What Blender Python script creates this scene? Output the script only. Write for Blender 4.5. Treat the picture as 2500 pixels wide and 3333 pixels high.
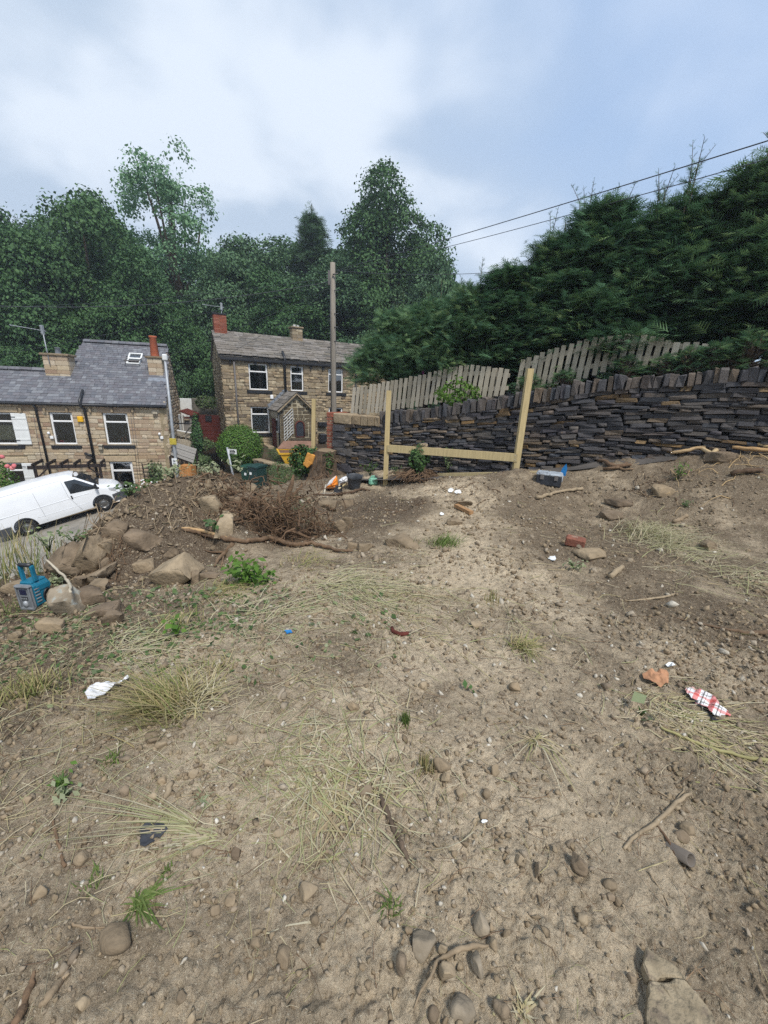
import bpy, bmesh, math, random
import numpy as np
from mathutils import Vector, Matrix
for _o in list(bpy.data.objects): bpy.data.objects.remove(_o)
S = bpy.context.scene
COL = S.collection
rng = np.random.default_rng(7)
random.seed(7)

# ------------------------------------------------------------------ camera
FPX, CX, CY = 1275.0, 1250.0, 1666.5          # focal length and centre in the 2500 x 3333 photo
_d = np.array([-160.0, 4180.0, FPX]); _d /= np.linalg.norm(_d)
_up = -_d
_yc = np.array([0, 0, 1.0]) - _up * _up[2]; _yc /= np.linalg.norm(_yc)
_xc = np.cross(_yc, _up)
RC = np.array([_xc, _yc, _up])                 # world = RC @ (x right, y down, z forward)
EYE = np.array([0.0, 0.0, 1.65])
cam_data = bpy.data.cameras.new('camera')
cam_data.sensor_fit = 'HORIZONTAL'; cam_data.sensor_width = 36.0
cam_data.lens = 36.0 * FPX / 2500.0
cam_data.clip_start = 0.05; cam_data.clip_end = 3000.0
cam = bpy.data.objects.new('camera', cam_data); COL.objects.link(cam)
_m = Matrix.Identity(4)
for _r in range(3):
    _m[_r][0] = RC[_r][0]; _m[_r][1] = -RC[_r][1]; _m[_r][2] = -RC[_r][2]; _m[_r][3] = EYE[_r]
cam.matrix_world = _m
S.camera = cam

# ------------------------------------------------------------------ sky, sun, exposure
SUN_EL, SUN_AZ = math.radians(56), math.radians(150)   # azimuth clockwise from +Y: high, behind the camera and to the right
world = bpy.data.worlds.new('World'); S.world = world; world.use_nodes = True
nt = world.node_tree; nt.nodes.clear()
def wn(t, **k):
    n = nt.nodes.new(t)
    for a, b in k.items(): setattr(n, a, b)
    return n
def wmath(op, a, b=None, clamp=False):
    n = wn('ShaderNodeMath', operation=op, use_clamp=clamp)
    for i, v in enumerate((a, b)):
        if v is None: continue
        if isinstance(v, (int, float)): n.inputs[i].default_value = v
        else: nt.links.new(v, n.inputs[i])
    return n.outputs[0]
def wmix(f, a, b):
    n = wn('ShaderNodeMix', data_type='RGBA')
    if isinstance(f, (int, float)): n.inputs[0].default_value = f
    else: nt.links.new(f, n.inputs[0])
    for i, v in ((6, a), (7, b)):
        if isinstance(v, tuple): n.inputs[i].default_value = (*v, 1)
        else: nt.links.new(v, n.inputs[i])
    return n.outputs[2]
def wnoise(vec, scale, detail, rough=0.5, dist=0.0, off=(0, 0, 0)):
    mp = wn('ShaderNodeMapping'); mp.inputs['Location'].default_value = off
    nt.links.new(vec, mp.inputs['Vector'])
    n = wn('ShaderNodeTexNoise'); n.inputs['Scale'].default_value = scale; n.inputs['Detail'].default_value = detail
    n.inputs['Roughness'].default_value = rough; n.inputs['Distortion'].default_value = dist
    nt.links.new(mp.outputs[0], n.inputs['Vector'])
    return n.outputs['Fac']
def wstep(x, lo, hi):
    n = wn('ShaderNodeMapRange', interpolation_type='SMOOTHSTEP'); n.inputs[1].default_value = lo; n.inputs[2].default_value = hi
    nt.links.new(x, n.inputs[0]); return n.outputs[0]
sky = wn('ShaderNodeTexSky', sky_type='NISHITA', sun_disc=False)
sky.sun_elevation = SUN_EL; sky.sun_rotation = SUN_AZ; sky.air_density = 1.3; sky.dust_density = 0.6; sky.ozone_density = 2.0
tc = wn('ShaderNodeTexCoord')
sep = wn('ShaderNodeSeparateXYZ'); nt.links.new(tc.outputs['Generated'], sep.inputs[0])
zc = wmath('ADD', wmath('MAXIMUM', sep.outputs[2], 0.0), 0.32)
comb = wn('ShaderNodeCombineXYZ')                       # the cloud deck seen in perspective
nt.links.new(wmath('DIVIDE', sep.outputs[0], zc), comb.inputs[0]); nt.links.new(wmath('DIVIDE', sep.outputs[1], zc), comb.inputs[1])
deck = comb.outputs[0]
big = wnoise(deck, 0.6, 2.0, 0.4, 0.2, (0.35, 0.1, 0.0))
mid = wnoise(deck, 2.1, 3.5, 0.45, 0.3, (3.1, 7.7, 0.0))
fine = wnoise(deck, 4.0, 5.0, 0.5, 0.3, (1.2, 0.4, 2.0))
# how thick the deck is: thin over the right of the view, closed elsewhere
side = wmath('ADD', wmath('MULTIPLY', sep.outputs[0], -0.55), wmath('MULTIPLY', sep.outputs[2], -0.55))
cover = wmath('ADD', wmath('ADD', side, wmath('MULTIPLY', big, 0.55)), wmath('MULTIPLY', mid, 0.6))
cover = wstep(cover, -0.16, 0.46)
light = wmath('ADD', wmath('MULTIPLY', mid, 0.7), wmath('MULTIPLY', fine, 0.3))
cloud = wmix(wstep(light, 0.42, 0.60), (3.0, 3.65, 4.55), (4.5, 5.0, 5.7))
blue = wmix(0.72, sky.outputs[0], (2.35, 3.3, 4.95))
bg = wn('ShaderNodeBackground'); bg.inputs['Strength'].default_value = 0.10
nt.links.new(wmix(cover, blue, cloud), bg.inputs['Color'])
out = wn('ShaderNodeOutputWorld'); nt.links.new(bg.outputs[0], out.inputs['Surface'])
sun_data = bpy.data.lights.new('sun', 'SUN'); sun_data.energy = 2.2; sun_data.angle = math.radians(12); sun_data.color = (1.0, 0.95, 0.88)
sun = bpy.data.objects.new('sun', sun_data); COL.objects.link(sun)
_sd = Vector((math.sin(SUN_AZ) * math.cos(SUN_EL), math.cos(SUN_AZ) * math.cos(SUN_EL), math.sin(SUN_EL)))
sun.rotation_euler = _sd.to_track_quat('Z', 'Y').to_euler(); sun.location = _sd * 60
S.view_settings.view_transform = 'Standard'; S.view_settings.look = 'None'
S.view_settings.exposure = 0.88; S.view_settings.gamma = 1.0; S.view_settings.use_curve_mapping = False
S.render.engine = 'CYCLES'
S.cycles.max_bounces = 6; S.cycles.diffuse_bounces = 3; S.cycles.transparent_max_bounces = 8
S.cycles.use_denoising = False; S.cycles.use_adaptive_sampling = False; S.cycles.sample_clamp_indirect = 4.0
# ------------------------------------------------------------------ measuring
def ray(px, py):
    return RC @ np.array([(px - CX) / FPX, (py - CY) / FPX, 1.0])
def P(px, py, Y):
    r = ray(px, py); return EYE + r * (Y / r[1])
def on_plane(px, py, o, n):
    r = ray(px, py); o = np.array(o, float); n = np.array(n, float)
    return EYE + r * (((o - EYE) @ n) / (r @ n))
def proj(p):
    c = RC.T @ (np.array(p, float) - EYE)
    return CX + FPX * c[0] / c[2], CY + FPX * c[1] / c[2]

# ------------------------------------------------------------------ noise
def _hash(ix, iy, seed):
    h = (ix.astype(np.int64) * 374761393 + iy.astype(np.int64) * 668265263 + seed * 974634777) & 0xFFFFFFFF
    h = ((h ^ (h >> 13)) * 1274126177) & 0xFFFFFFFF
    return ((h ^ (h >> 16)) & 0xFFFFFF) / float(0xFFFFFF)
def vnoise(x, y, seed=0):
    x = np.asarray(x, float); y = np.asarray(y, float)
    ix = np.floor(x); iy = np.floor(y); fx = x - ix; fy = y - iy
    fx = fx * fx * fx * (fx * (fx * 6 - 15) + 10); fy = fy * fy * fy * (fy * (fy * 6 - 15) + 10)
    a = _hash(ix, iy, seed); b = _hash(ix + 1, iy, seed); c = _hash(ix, iy + 1, seed); d = _hash(ix + 1, iy + 1, seed)
    return (a + (b - a) * fx) * (1 - fy) + (c + (d - c) * fx) * fy - 0.5
def fbm(x, y, f, octv=4, gain=0.5, seed=0):
    s = 0; a = 1.0
    for k in range(octv):
        s = s + a * vnoise(x * f + 17.3 * k, y * f - 9.1 * k, seed + k); f *= 2.03; a *= gain
    return s
def sstep(x, a, b):
    t = np.clip((x - a) / (b - a), 0, 1); return t * t * (3 - 2 * t)

# ------------------------------------------------------------------ materials
def mat(name, palette, noise=(0.75, 1.2), scale=8.0, rough=0.9, bump=0.3, bscale=None, bdist=0.02, spec=0.25, metal=0.0,
        spots=None, stretch=(1, 1, 1), detail=6.0, sat=1.0, translucent=0.0, coat=0.0):
    """palette: real colours, one chosen per piece by its random number; noise: patchy variation; spots: (colour, threshold, scale)"""
    m = bpy.data.materials.new(name); m.use_nodes = True
    t = m.node_tree; n = t.nodes; L = t.links; n.clear()
    o = n.new('ShaderNodeOutputMaterial'); b = n.new('ShaderNodeBsdfPrincipled'); L.new(b.outputs[0], o.inputs[0])
    at = n.new('ShaderNodeAttribute'); at.attribute_name = 'rnd'
    oi = n.new('ShaderNodeObjectInfo')
    ad = n.new('ShaderNodeMath'); ad.operation = 'ADD'; L.new(at.outputs['Fac'], ad.inputs[0]); L.new(oi.outputs['Random'], ad.inputs[1])
    fr = n.new('ShaderNodeMath'); fr.operation = 'FRACT'; L.new(ad.outputs[0], fr.inputs[0])
    cr = n.new('ShaderNodeValToRGB'); e = cr.color_ramp.elements
    k = len(palette)
    while len(e) < k: e.new(0.5)
    if k == 1:
        e[0].color = e[1].color = (*palette[0], 1)
    else:
        for i, c in enumerate(palette): e[i].position = i / (k - 1); e[i].color = (*c, 1)
    L.new(fr.outputs[0], cr.inputs[0])
    tcn = n.new('ShaderNodeTexCoord'); mp = n.new('ShaderNodeMapping'); mp.inputs['Scale'].default_value = stretch
    L.new(tcn.outputs['Object'], mp.inputs[0])
    # shift the pattern per piece so that pieces sharing a mesh differ
    vm = n.new('ShaderNodeVectorMath'); vm.operation = 'ADD'; cx = n.new('ShaderNodeCombineXYZ')
    ml = n.new('ShaderNodeMath'); ml.operation = 'MULTIPLY'; ml.inputs[1].default_value = 37.0; L.new(fr.outputs[0], ml.inputs[0])
    L.new(ml.outputs[0], cx.inputs[0]); L.new(ml.outputs[0], cx.inputs[2])
    L.new(mp.outputs[0], vm.inputs[0]); L.new(cx.outputs[0], vm.inputs[1])
    nz = n.new('ShaderNodeTexNoise'); nz.inputs['Scale'].default_value = scale; nz.inputs['Detail'].default_value = detail; nz.inputs['Roughness'].default_value = 0.6
    L.new(vm.outputs[0], nz.inputs['Vector'])
    mr = n.new('ShaderNodeMapRange'); mr.inputs[1].default_value = 0.3; mr.inputs[2].default_value = 0.7; mr.inputs[3].default_value = noise[0]; mr.inputs[4].default_value = noise[1]
    L.new(nz.outputs['Fac'], mr.inputs[0])
    mu = n.new('ShaderNodeMix'); mu.data_type = 'RGBA'; mu.blend_type = 'MULTIPLY'; mu.inputs[0].default_value = 1.0
    L.new(cr.outputs[0], mu.inputs[6]); L.new(mr.outputs[0], mu.inputs[7])
    col = mu.outputs[2]
    if spots:
        s2 = n.new('ShaderNodeTexNoise'); s2.inputs['Scale'].default_value = spots[2]; s2.inputs['Detail'].default_value = 5; L.new(vm.outputs[0], s2.inputs['Vector'])
        m2 = n.new('ShaderNodeMapRange'); m2.inputs[1].default_value = spots[1]; m2.inputs[2].default_value = spots[1] + 0.07; L.new(s2.outputs['Fac'], m2.inputs[0])
        mx = n.new('ShaderNodeMix'); mx.data_type = 'RGBA'; L.new(m2.outputs[0], mx.inputs[0]); L.new(col, mx.inputs[6]); mx.inputs[7].default_value = (*spots[0], 1)
        col = mx.outputs[2]
    L.new(col, b.inputs['Base Color'])
    b.inputs['Roughness'].default_value = rough; b.inputs['Specular IOR Level'].default_value = spec; b.inputs['Metallic'].default_value = metal
    if coat: b.inputs['Coat Weight'].default_value = coat
    if bump:
        b2 = n.new('ShaderNodeTexNoise'); b2.inputs['Scale'].default_value = bscale or scale * 3; b2.inputs['Detail'].default_value = 6; L.new(vm.outputs[0], b2.inputs['Vector'])
        bp = n.new('ShaderNodeBump'); bp.inputs['Strength'].default_value = bump; bp.inputs['Distance'].default_value = bdist
        L.new(b2.outputs['Fac'], bp.inputs['Height']); L.new(bp.outputs[0], b.inputs['Normal'])
    if translucent:
        tr = n.new('ShaderNodeBsdfTranslucent'); L.new(col, tr.inputs[0])
        ms = n.new('ShaderNodeMixShader'); ms.inputs[0].default_value = translucent
        L.new(b.outputs[0], ms.inputs[1]); L.new(tr.outputs[0], ms.inputs[2]); L.new(ms.outputs[0], o.inputs[0])
    return m

def glass_mat(name, tint=(0.82, 0.85, 0.85), refl=0.2):
    m = bpy.data.materials.new(name); m.use_nodes = True; t = m.node_tree; n = t.nodes; L = t.links; n.clear()
    o = n.new('ShaderNodeOutputMaterial'); a = n.new('ShaderNodeBsdfTransparent'); a.inputs[0].default_value = (*tint, 1)
    g = n.new('ShaderNodeBsdfGlossy'); g.inputs['Roughness'].default_value = 0.03
    f = n.new('ShaderNodeFresnel'); f.inputs[0].default_value = 1.5
    ad = n.new('ShaderNodeMath'); ad.operation = 'ADD'; ad.inputs[1].default_value = refl; L.new(f.outputs[0], ad.inputs[0])
    ms = n.new('ShaderNodeMixShader'); L.new(ad.outputs[0], ms.inputs[0]); L.new(a.outputs[0], ms.inputs[1]); L.new(g.outputs[0], ms.inputs[2])
    L.new(ms.outputs[0], o.inputs[0]); return m

M = {}
M['tan_stone'] = mat('tan_stone', [(0.425, 0.327, 0.210), (0.495, 0.405, 0.275), (0.354, 0.248, 0.153), (0.543, 0.458, 0.340), (0.448, 0.366, 0.259), (0.307, 0.203, 0.137), (0.508, 0.431, 0.307)], (0.75, 1.15), 9, 0.95, 0.5, 30)
M['mortar'] = mat('mortar', [(0.30, 0.24, 0.15)], (0.7, 1.2), 6, 0.95, 0.4)
M['brown_stone'] = mat('brown_stone', [(0.295, 0.217, 0.133), (0.372, 0.290, 0.184), (0.135, 0.102, 0.073), (0.436, 0.363, 0.246), (0.320, 0.254, 0.159), (0.192, 0.146, 0.096), (0.398, 0.320, 0.212), (0.244, 0.188, 0.124)], (0.6, 1.3), 7, 0.95, 0.6, 26, 0.03)
M['brown_mortar'] = mat('brown_mortar', [(0.231, 0.178, 0.110)], (0.6, 1.3), 6, 0.95, 0.4)
M['porch_stone'] = mat('porch_stone', [(0.115, 0.09, 0.055), (0.15, 0.115, 0.07), (0.085, 0.068, 0.045), (0.19, 0.15, 0.09)], (0.6, 1.3), 9, 0.95, 0.5, 30)
M['pale_mortar'] = mat('pale_mortar', [(0.414, 0.360, 0.252)], (0.85, 1.1), 9, 0.95, 0.3)
M['slate'] = mat('slate', [(0.094, 0.098, 0.112), (0.131, 0.135, 0.150), (0.106, 0.100, 0.112), (0.188, 0.194, 0.206), (0.112, 0.112, 0.122), (0.150, 0.144, 0.156)], (0.75, 1.25), 10, 0.75, 0.3, 40, spec=0.35)
M['slab'] = mat('stone_slab', [(0.150, 0.130, 0.108), (0.197, 0.176, 0.152), (0.113, 0.104, 0.091), (0.235, 0.212, 0.189), (0.169, 0.150, 0.120)], (0.6, 1.3), 6, 0.95, 0.5, 25, spots=((0.34, 0.32, 0.26), 0.66, 9))
M['dark_stone'] = mat('dark_wall_stone', [(0.054, 0.053, 0.059), (0.087, 0.082, 0.084), (0.072, 0.077, 0.088), (0.135, 0.113, 0.095), (0.061, 0.063, 0.072), (0.108, 0.096, 0.084), (0.066, 0.063, 0.073), (0.171, 0.129, 0.088), (0.089, 0.088, 0.095)], (0.55, 1.5), 9, 0.9, 0.7, 28, 0.03, spots=((0.21, 0.145, 0.075), 0.70, 5))
M['ochre_stone'] = mat('ochre_wall_stone', [(0.26, 0.165, 0.075), (0.16, 0.105, 0.055), (0.21, 0.15, 0.085), (0.30, 0.20, 0.10)], (0.55, 1.35), 9, 0.9, 0.7, 28, 0.03, spots=((0.06, 0.05, 0.045), 0.58, 5))
M['wall_core'] = mat('wall_core', [(0.018, 0.016, 0.014)], (0.6, 1.3), 8, 1.0, 0.5)
M['rock'] = mat('sandstone_rock', [(0.208, 0.158, 0.102), (0.253, 0.194, 0.125), (0.170, 0.127, 0.086), (0.283, 0.219, 0.146)], (0.55, 1.3), 5, 0.95, 0.7, 18, 0.03)
M['pale_rock'] = mat('pale_rock', [(0.266, 0.200, 0.126), (0.322, 0.253, 0.166), (0.234, 0.175, 0.109)], (0.65, 1.25), 7, 0.95, 0.6, 25)
M['lichen_rock'] = mat('lichen_rock', [(0.264, 0.217, 0.155)], (0.6, 1.3), 7, 0.95, 0.7, 18, spots=((0.30, 0.30, 0.26), 0.56, 14))
M['pebble'] = mat('pebble', [(0.20, 0.155, 0.105), (0.28, 0.225, 0.16), (0.16, 0.122, 0.084), (0.35, 0.295, 0.22), (0.22, 0.17, 0.115), (0.30, 0.25, 0.18), (0.52, 0.48, 0.40)], (0.75, 1.2), 25, 0.95, 0.4, 60)
M['clod'] = mat('soil_clod', [(0.216, 0.164, 0.104), (0.263, 0.204, 0.131), (0.184, 0.138, 0.088), (0.309, 0.243, 0.159)], (0.7, 1.25), 30, 1.0, 0.6, 60)
M['soil_path'] = mat('path_soil', [(0.11, 0.08, 0.05)], (0.6, 1.3), 3, 1.0, 0.5, 20)
M['lane'] = mat('lane_gravel', [(0.27, 0.245, 0.205)], (0.6, 1.2), 1.4, 0.95, 0.5, 40, spots=((0.13, 0.12, 0.08), 0.62, 0.9))
M['tarmac'] = mat('tarmac', [(0.085, 0.076, 0.068)], (0.7, 1.3), 3, 0.95, 0.4, 60)
M['litter'] = mat('leaf_litter', [(0.052, 0.036, 0.022)], (0.5, 1.5), 2, 1.0, 0.6, 12)
M['bank'] = mat('bank_soil', [(0.07, 0.052, 0.03)], (0.5, 1.4), 3, 1.0, 0.5, 15, spots=((0.04, 0.06, 0.018), 0.55, 2.5))
M['white_pvc'] = mat('white_pvc', [(0.80, 0.80, 0.79)], (0.95, 1.02), 4, 0.35, 0, spec=0.5)
M['white_paint'] = mat('white_paint', [(0.72, 0.73, 0.71)], (0.9, 1.05), 5, 0.6, 0.1)
M['sill'] = mat('black_sill', [(0.018, 0.019, 0.022)], (0.8, 1.3), 6, 0.6, 0.1)
M['black_plastic'] = mat('black_plastic', [(0.014, 0.014, 0.016)], (0.8, 1.3), 6, 0.45, 0.05, spec=0.5)
M['grey_pipe'] = mat('grey_pipe', [(0.13, 0.12, 0.115)], (0.8, 1.2), 6, 0.6, 0.1)
M['glass'] = glass_mat('window_glass')
M['dark'] = mat('dark_interior', [(0.02, 0.019, 0.018)], (0.7, 1.4), 1.5, 0.9, 0)  # near black: the darkness of unlit interiors is put into the colour
M['curtain'] = mat('net_curtain', [(0.750, 0.750, 0.705)], (0.9, 1.05), 4, 0.95, 0, translucent=0.3)
M['blind'] = mat('roller_blind', [(0.52, 0.48, 0.30)], (0.9, 1.05), 3, 0.9, 0)
M['red_brick'] = mat('red_brick', [(0.25, 0.075, 0.045), (0.30, 0.10, 0.06), (0.20, 0.062, 0.042), (0.33, 0.13, 0.085)], (0.7, 1.2), 14, 0.95, 0.4, 40)
M['terracotta'] = mat('terracotta', [(0.42, 0.12, 0.06)], (0.8, 1.15), 7, 0.9, 0.2)
M['lead'] = mat('lead', [(0.20, 0.22, 0.25)], (0.7, 1.25), 7, 0.6, 0.2)
M['new_timber'] = mat('new_timber', [(0.47, 0.37, 0.19), (0.51, 0.41, 0.22)], (0.8, 1.12), 5, 0.85, 0.2, 30, 0.005, stretch=(6, 6, 0.6), spots=((0.30, 0.21, 0.10), 0.735, 3.5))
M['old_timber'] = mat('weathered_timber', [(0.403, 0.358, 0.273), (0.468, 0.416, 0.325), (0.325, 0.286, 0.215), (0.507, 0.455, 0.364)], (0.65, 1.2), 6, 0.95, 0.3, 30, 0.006, stretch=(5, 5, 0.7))
M['pole'] = mat('pole_timber', [(0.25, 0.22, 0.18)], (0.7, 1.2), 6, 0.95, 0.4, 30, 0.01, stretch=(4, 4, 0.25))
M['grey_timber'] = mat('grey_board', [(0.24, 0.225, 0.20), (0.28, 0.26, 0.235)], (0.75, 1.2), 6, 0.95, 0.3, 30, 0.006, stretch=(0.7, 5, 5))
M['orange_timber'] = mat('orange_board', [(0.42, 0.19, 0.06)], (0.75, 1.2), 6, 0.8, 0.2, 30, 0.006, stretch=(4, 4, 0.7))
M['dark_timber'] = mat('dark_stained_timber', [(0.028, 0.02, 0.018)], (0.8, 1.3), 6, 0.7, 0.2)
M['red_timber'] = mat('red_timber', [(0.100, 0.022, 0.015)], (0.75, 1.2), 5, 0.8, 0.1)  # darkened so that the shadow over the shed sits in the colour
M['bark'] = mat('bark', [(0.085, 0.06, 0.042), (0.11, 0.08, 0.055)], (0.55, 1.4), 12, 1.0, 0.8, 30, 0.02, stretch=(1, 1, 0.4))
M['root'] = mat('root_bark', [(0.13, 0.08, 0.048), (0.17, 0.11, 0.066), (0.10, 0.065, 0.042), (0.22, 0.15, 0.09)], (0.6, 1.3), 12, 1.0, 0.5, 40)
M['split_wood'] = mat('split_wood', [(0.46, 0.33, 0.17), (0.40, 0.25, 0.12), (0.50, 0.38, 0.22)], (0.7, 1.2), 9, 0.9, 0.4, 30, stretch=(1, 1, 3))
M['dry_stick'] = mat('dry_stick', [(0.26, 0.195, 0.125), (0.33, 0.26, 0.17), (0.20, 0.145, 0.092)], (0.7, 1.2), 20, 0.95, 0.3, 50)
M['straw'] = mat('straw', [(0.470, 0.392, 0.234), (0.381, 0.336, 0.172), (0.526, 0.470, 0.333), (0.336, 0.258, 0.148), (0.280, 0.302, 0.123)], (0.85, 1.1), 5, 0.9, 0, translucent=0.2)
M['hay'] = mat('cut_green_hay', [(0.408, 0.374, 0.221), (0.306, 0.317, 0.147), (0.469, 0.422, 0.294), (0.428, 0.355, 0.231)], (0.85, 1.1), 5, 0.9, 0, translucent=0.2)
M['grass'] = mat('green_grass', [(0.10, 0.16, 0.035), (0.16, 0.22, 0.06), (0.08, 0.13, 0.03), (0.22, 0.25, 0.09)], (0.85, 1.1), 5, 0.8, 0, translucent=0.3)
M['drygrass'] = mat('dry_grass', [(0.36, 0.29, 0.14), (0.42, 0.35, 0.19), (0.25, 0.24, 0.09), (0.20, 0.24, 0.075)], (0.85, 1.1), 5, 0.9, 0, translucent=0.25)
M['weed'] = mat('weed_leaf', [(0.055, 0.100, 0.034), (0.088, 0.150, 0.046), (0.132, 0.200, 0.069), (0.165, 0.210, 0.103), (0.066, 0.090, 0.046)], (0.85, 1.1), 8, 0.7, 0, translucent=0.3)
M['pale_weed'] = mat('wilted_leaf', [(0.26, 0.30, 0.16), (0.33, 0.35, 0.22), (0.20, 0.25, 0.11)], (0.85, 1.1), 8, 0.8, 0, translucent=0.3)
M['bright_leaf'] = mat('bright_leaf', [(0.083, 0.173, 0.022), (0.120, 0.217, 0.038), (0.068, 0.143, 0.022)], (0.85, 1.1), 8, 0.55, 0, translucent=0.3)
M['ivy'] = mat('ivy_leaf', [(0.035, 0.075, 0.022), (0.055, 0.11, 0.03), (0.08, 0.15, 0.045), (0.04, 0.085, 0.03)], (0.85, 1.1), 8, 0.5, 0, translucent=0.15)
M['hedge'] = mat('privet_leaf', [(0.07, 0.15, 0.022), (0.10, 0.20, 0.03), (0.055, 0.12, 0.02), (0.13, 0.22, 0.04)], (0.85, 1.1), 8, 0.6, 0, translucent=0.2)
M['oak'] = mat('oak_leaf', [(0.042, 0.100, 0.035), (0.062, 0.131, 0.042), (0.081, 0.158, 0.054), (0.054, 0.115, 0.047)], (0.9, 1.1), 3, 0.7, 0, translucent=0.2)
M['sycamore'] = mat('sycamore_leaf', [(0.060, 0.123, 0.060), (0.083, 0.155, 0.072), (0.103, 0.178, 0.083), (0.072, 0.139, 0.067)], (0.9, 1.1), 3, 0.7, 0, translucent=0.2)
M['ash'] = mat('ash_leaf', [(0.124, 0.246, 0.124), (0.164, 0.300, 0.151), (0.191, 0.328, 0.164)], (0.9, 1.1), 3, 0.7, 0, translucent=0.3)
M['cypress'] = mat('cypress_spray', [(0.039, 0.098, 0.054), (0.090, 0.186, 0.087), (0.064, 0.142, 0.077), (0.162, 0.267, 0.109), (0.051, 0.118, 0.065), (0.226, 0.320, 0.128)], (0.9, 1.1), 3, 0.75, 0, translucent=0.3)
M['rose'] = mat('rose_petal', [(0.55, 0.12, 0.14), (0.60, 0.22, 0.20)], (0.9, 1.1), 8, 0.7, 0)
M['metal'] = mat('galvanised_metal', [(0.36, 0.38, 0.40)], (0.8, 1.1), 6, 0.5, 0.05, metal=0.3)
M['wire'] = mat('cable', [(0.06, 0.065, 0.075)], (0.9, 1.1), 6, 0.6, 0)

# ------------------------------------------------------------------ building helpers
WORLD = {}                                      # object name -> where its origin stands
def worg(o): return WORLD.get(o.name, np.zeros(3)) if o is not None else np.zeros(3)
def setp(o, label=None, cat=None, group=None, kind=None):
    if label: o['label'] = label
    if cat: o['category'] = cat
    if group: o['group'] = group
    if kind: o['kind'] = kind
    return o
def thing(name, label, cat, loc, group=None):
    o = bpy.data.objects.new(name, None); o.empty_display_size = 0.2; COL.objects.link(o)
    o.location = [float(v) for v in loc]; WORLD[o.name] = np.array(loc, float)
    return setp(o, label, cat, group)
def add_obj(name, me, parent=None, mats=None, org=None):
    """link mesh data whose vertices are relative to org (default: the parent's origin)"""
    o = bpy.data.objects.new(name, me); COL.objects.link(o)
    for m_ in (mats or []):
        if m_.name not in [x.name for x in me.materials if x]: me.materials.append(m_)
    if parent is not None:
        o.parent = parent
        if org is None: org = worg(parent)
        o.location = [float(v) for v in (np.array(org) - worg(parent))]
    elif org is not None: o.location = [float(v) for v in org]
    WORLD[o.name] = np.array(org if org is not None else (0, 0, 0), float)
    return o
def np_mesh(name, V, F, rnd=None, smooth=False, attrs=None):
    """V (n,3); F (m,k) one face size"""
    me = bpy.data.meshes.new(name); V = np.ascontiguousarray(V, np.float32); F = np.ascontiguousarray(F, np.int32)
    k = F.shape[1]
    me.vertices.add(len(V)); me.vertices.foreach_set('co', V.ravel())
    me.loops.add(F.size); me.loops.foreach_set('vertex_index', F.ravel())
    me.polygons.add(len(F)); me.polygons.foreach_set('loop_start', np.arange(0, F.size, k, dtype=np.int32))
    if smooth: me.polygons.foreach_set('use_smooth', np.ones(len(F), bool))
    me.update(calc_edges=True); me.validate()
    if rnd is not None:
        a = me.attributes.new('rnd', 'FLOAT', 'POINT'); a.data.foreach_set('value', np.ascontiguousarray(rnd, np.float32))
    for nm, arr in (attrs or {}).items():
        a = me.attributes.new(nm, 'FLOAT', 'POINT'); a.data.foreach_set('value', np.ascontiguousarray(arr, np.float32))
    return me
def rotz(a):
    c, s = math.cos(a), math.sin(a); return np.array([[c, -s, 0], [s, c, 0], [0, 0, 1.0]])
def rotx(a):
    c, s = math.cos(a), math.sin(a); return np.array([[1.0, 0, 0], [0, c, -s], [0, s, c]])
def roty(a):
    c, s = math.cos(a), math.sin(a); return np.array([[c, 0, s], [0, 1.0, 0], [-s, 0, c]])
def rand_rots(n, r=rng):
    q = r.normal(size=(n, 4)); q /= np.linalg.norm(q, axis=1)[:, None]; w, x, y, z = q.T
    return np.stack([np.stack([1 - 2 * (y * y + z * z), 2 * (x * y - z * w), 2 * (x * z + y * w)], -1),
                     np.stack([2 * (x * y + z * w), 1 - 2 * (x * x + z * z), 2 * (y * z - x * w)], -1),
                     np.stack([2 * (x * z - y * w), 2 * (y * z + x * w), 1 - 2 * (x * x + y * y)], -1)], 1)
def scatter_mesh(name, variants, A, T, which=None, rnd=None, smooth=False):
    """join copies: variants [(v, f)] with one face size each; A (n,3,3), T (n,3)"""
    n = len(T); which = rng.integers(0, len(variants), n) if which is None else which
    rnd = rng.random(n) if rnd is None else rnd
    Vs, Fs, Rs, off = [], [], [], 0
    for k, (bv, bf) in enumerate(variants):
        i = np.where(which == k)[0]
        if not len(i): continue
        v = np.einsum('nij,vj->nvi', A[i], bv) + T[i][:, None, :]
        f = bf[None] + (np.arange(len(i)) * len(bv))[:, None, None] + off
        Vs.append(v.reshape(-1, 3)); Fs.append(f.reshape(-1, bf.shape[1])); Rs.append(np.repeat(rnd[i], len(bv))); off += len(i) * len(bv)
    return np_mesh(name, np.concatenate(Vs), np.concatenate(Fs), np.concatenate(Rs), smooth)

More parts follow.
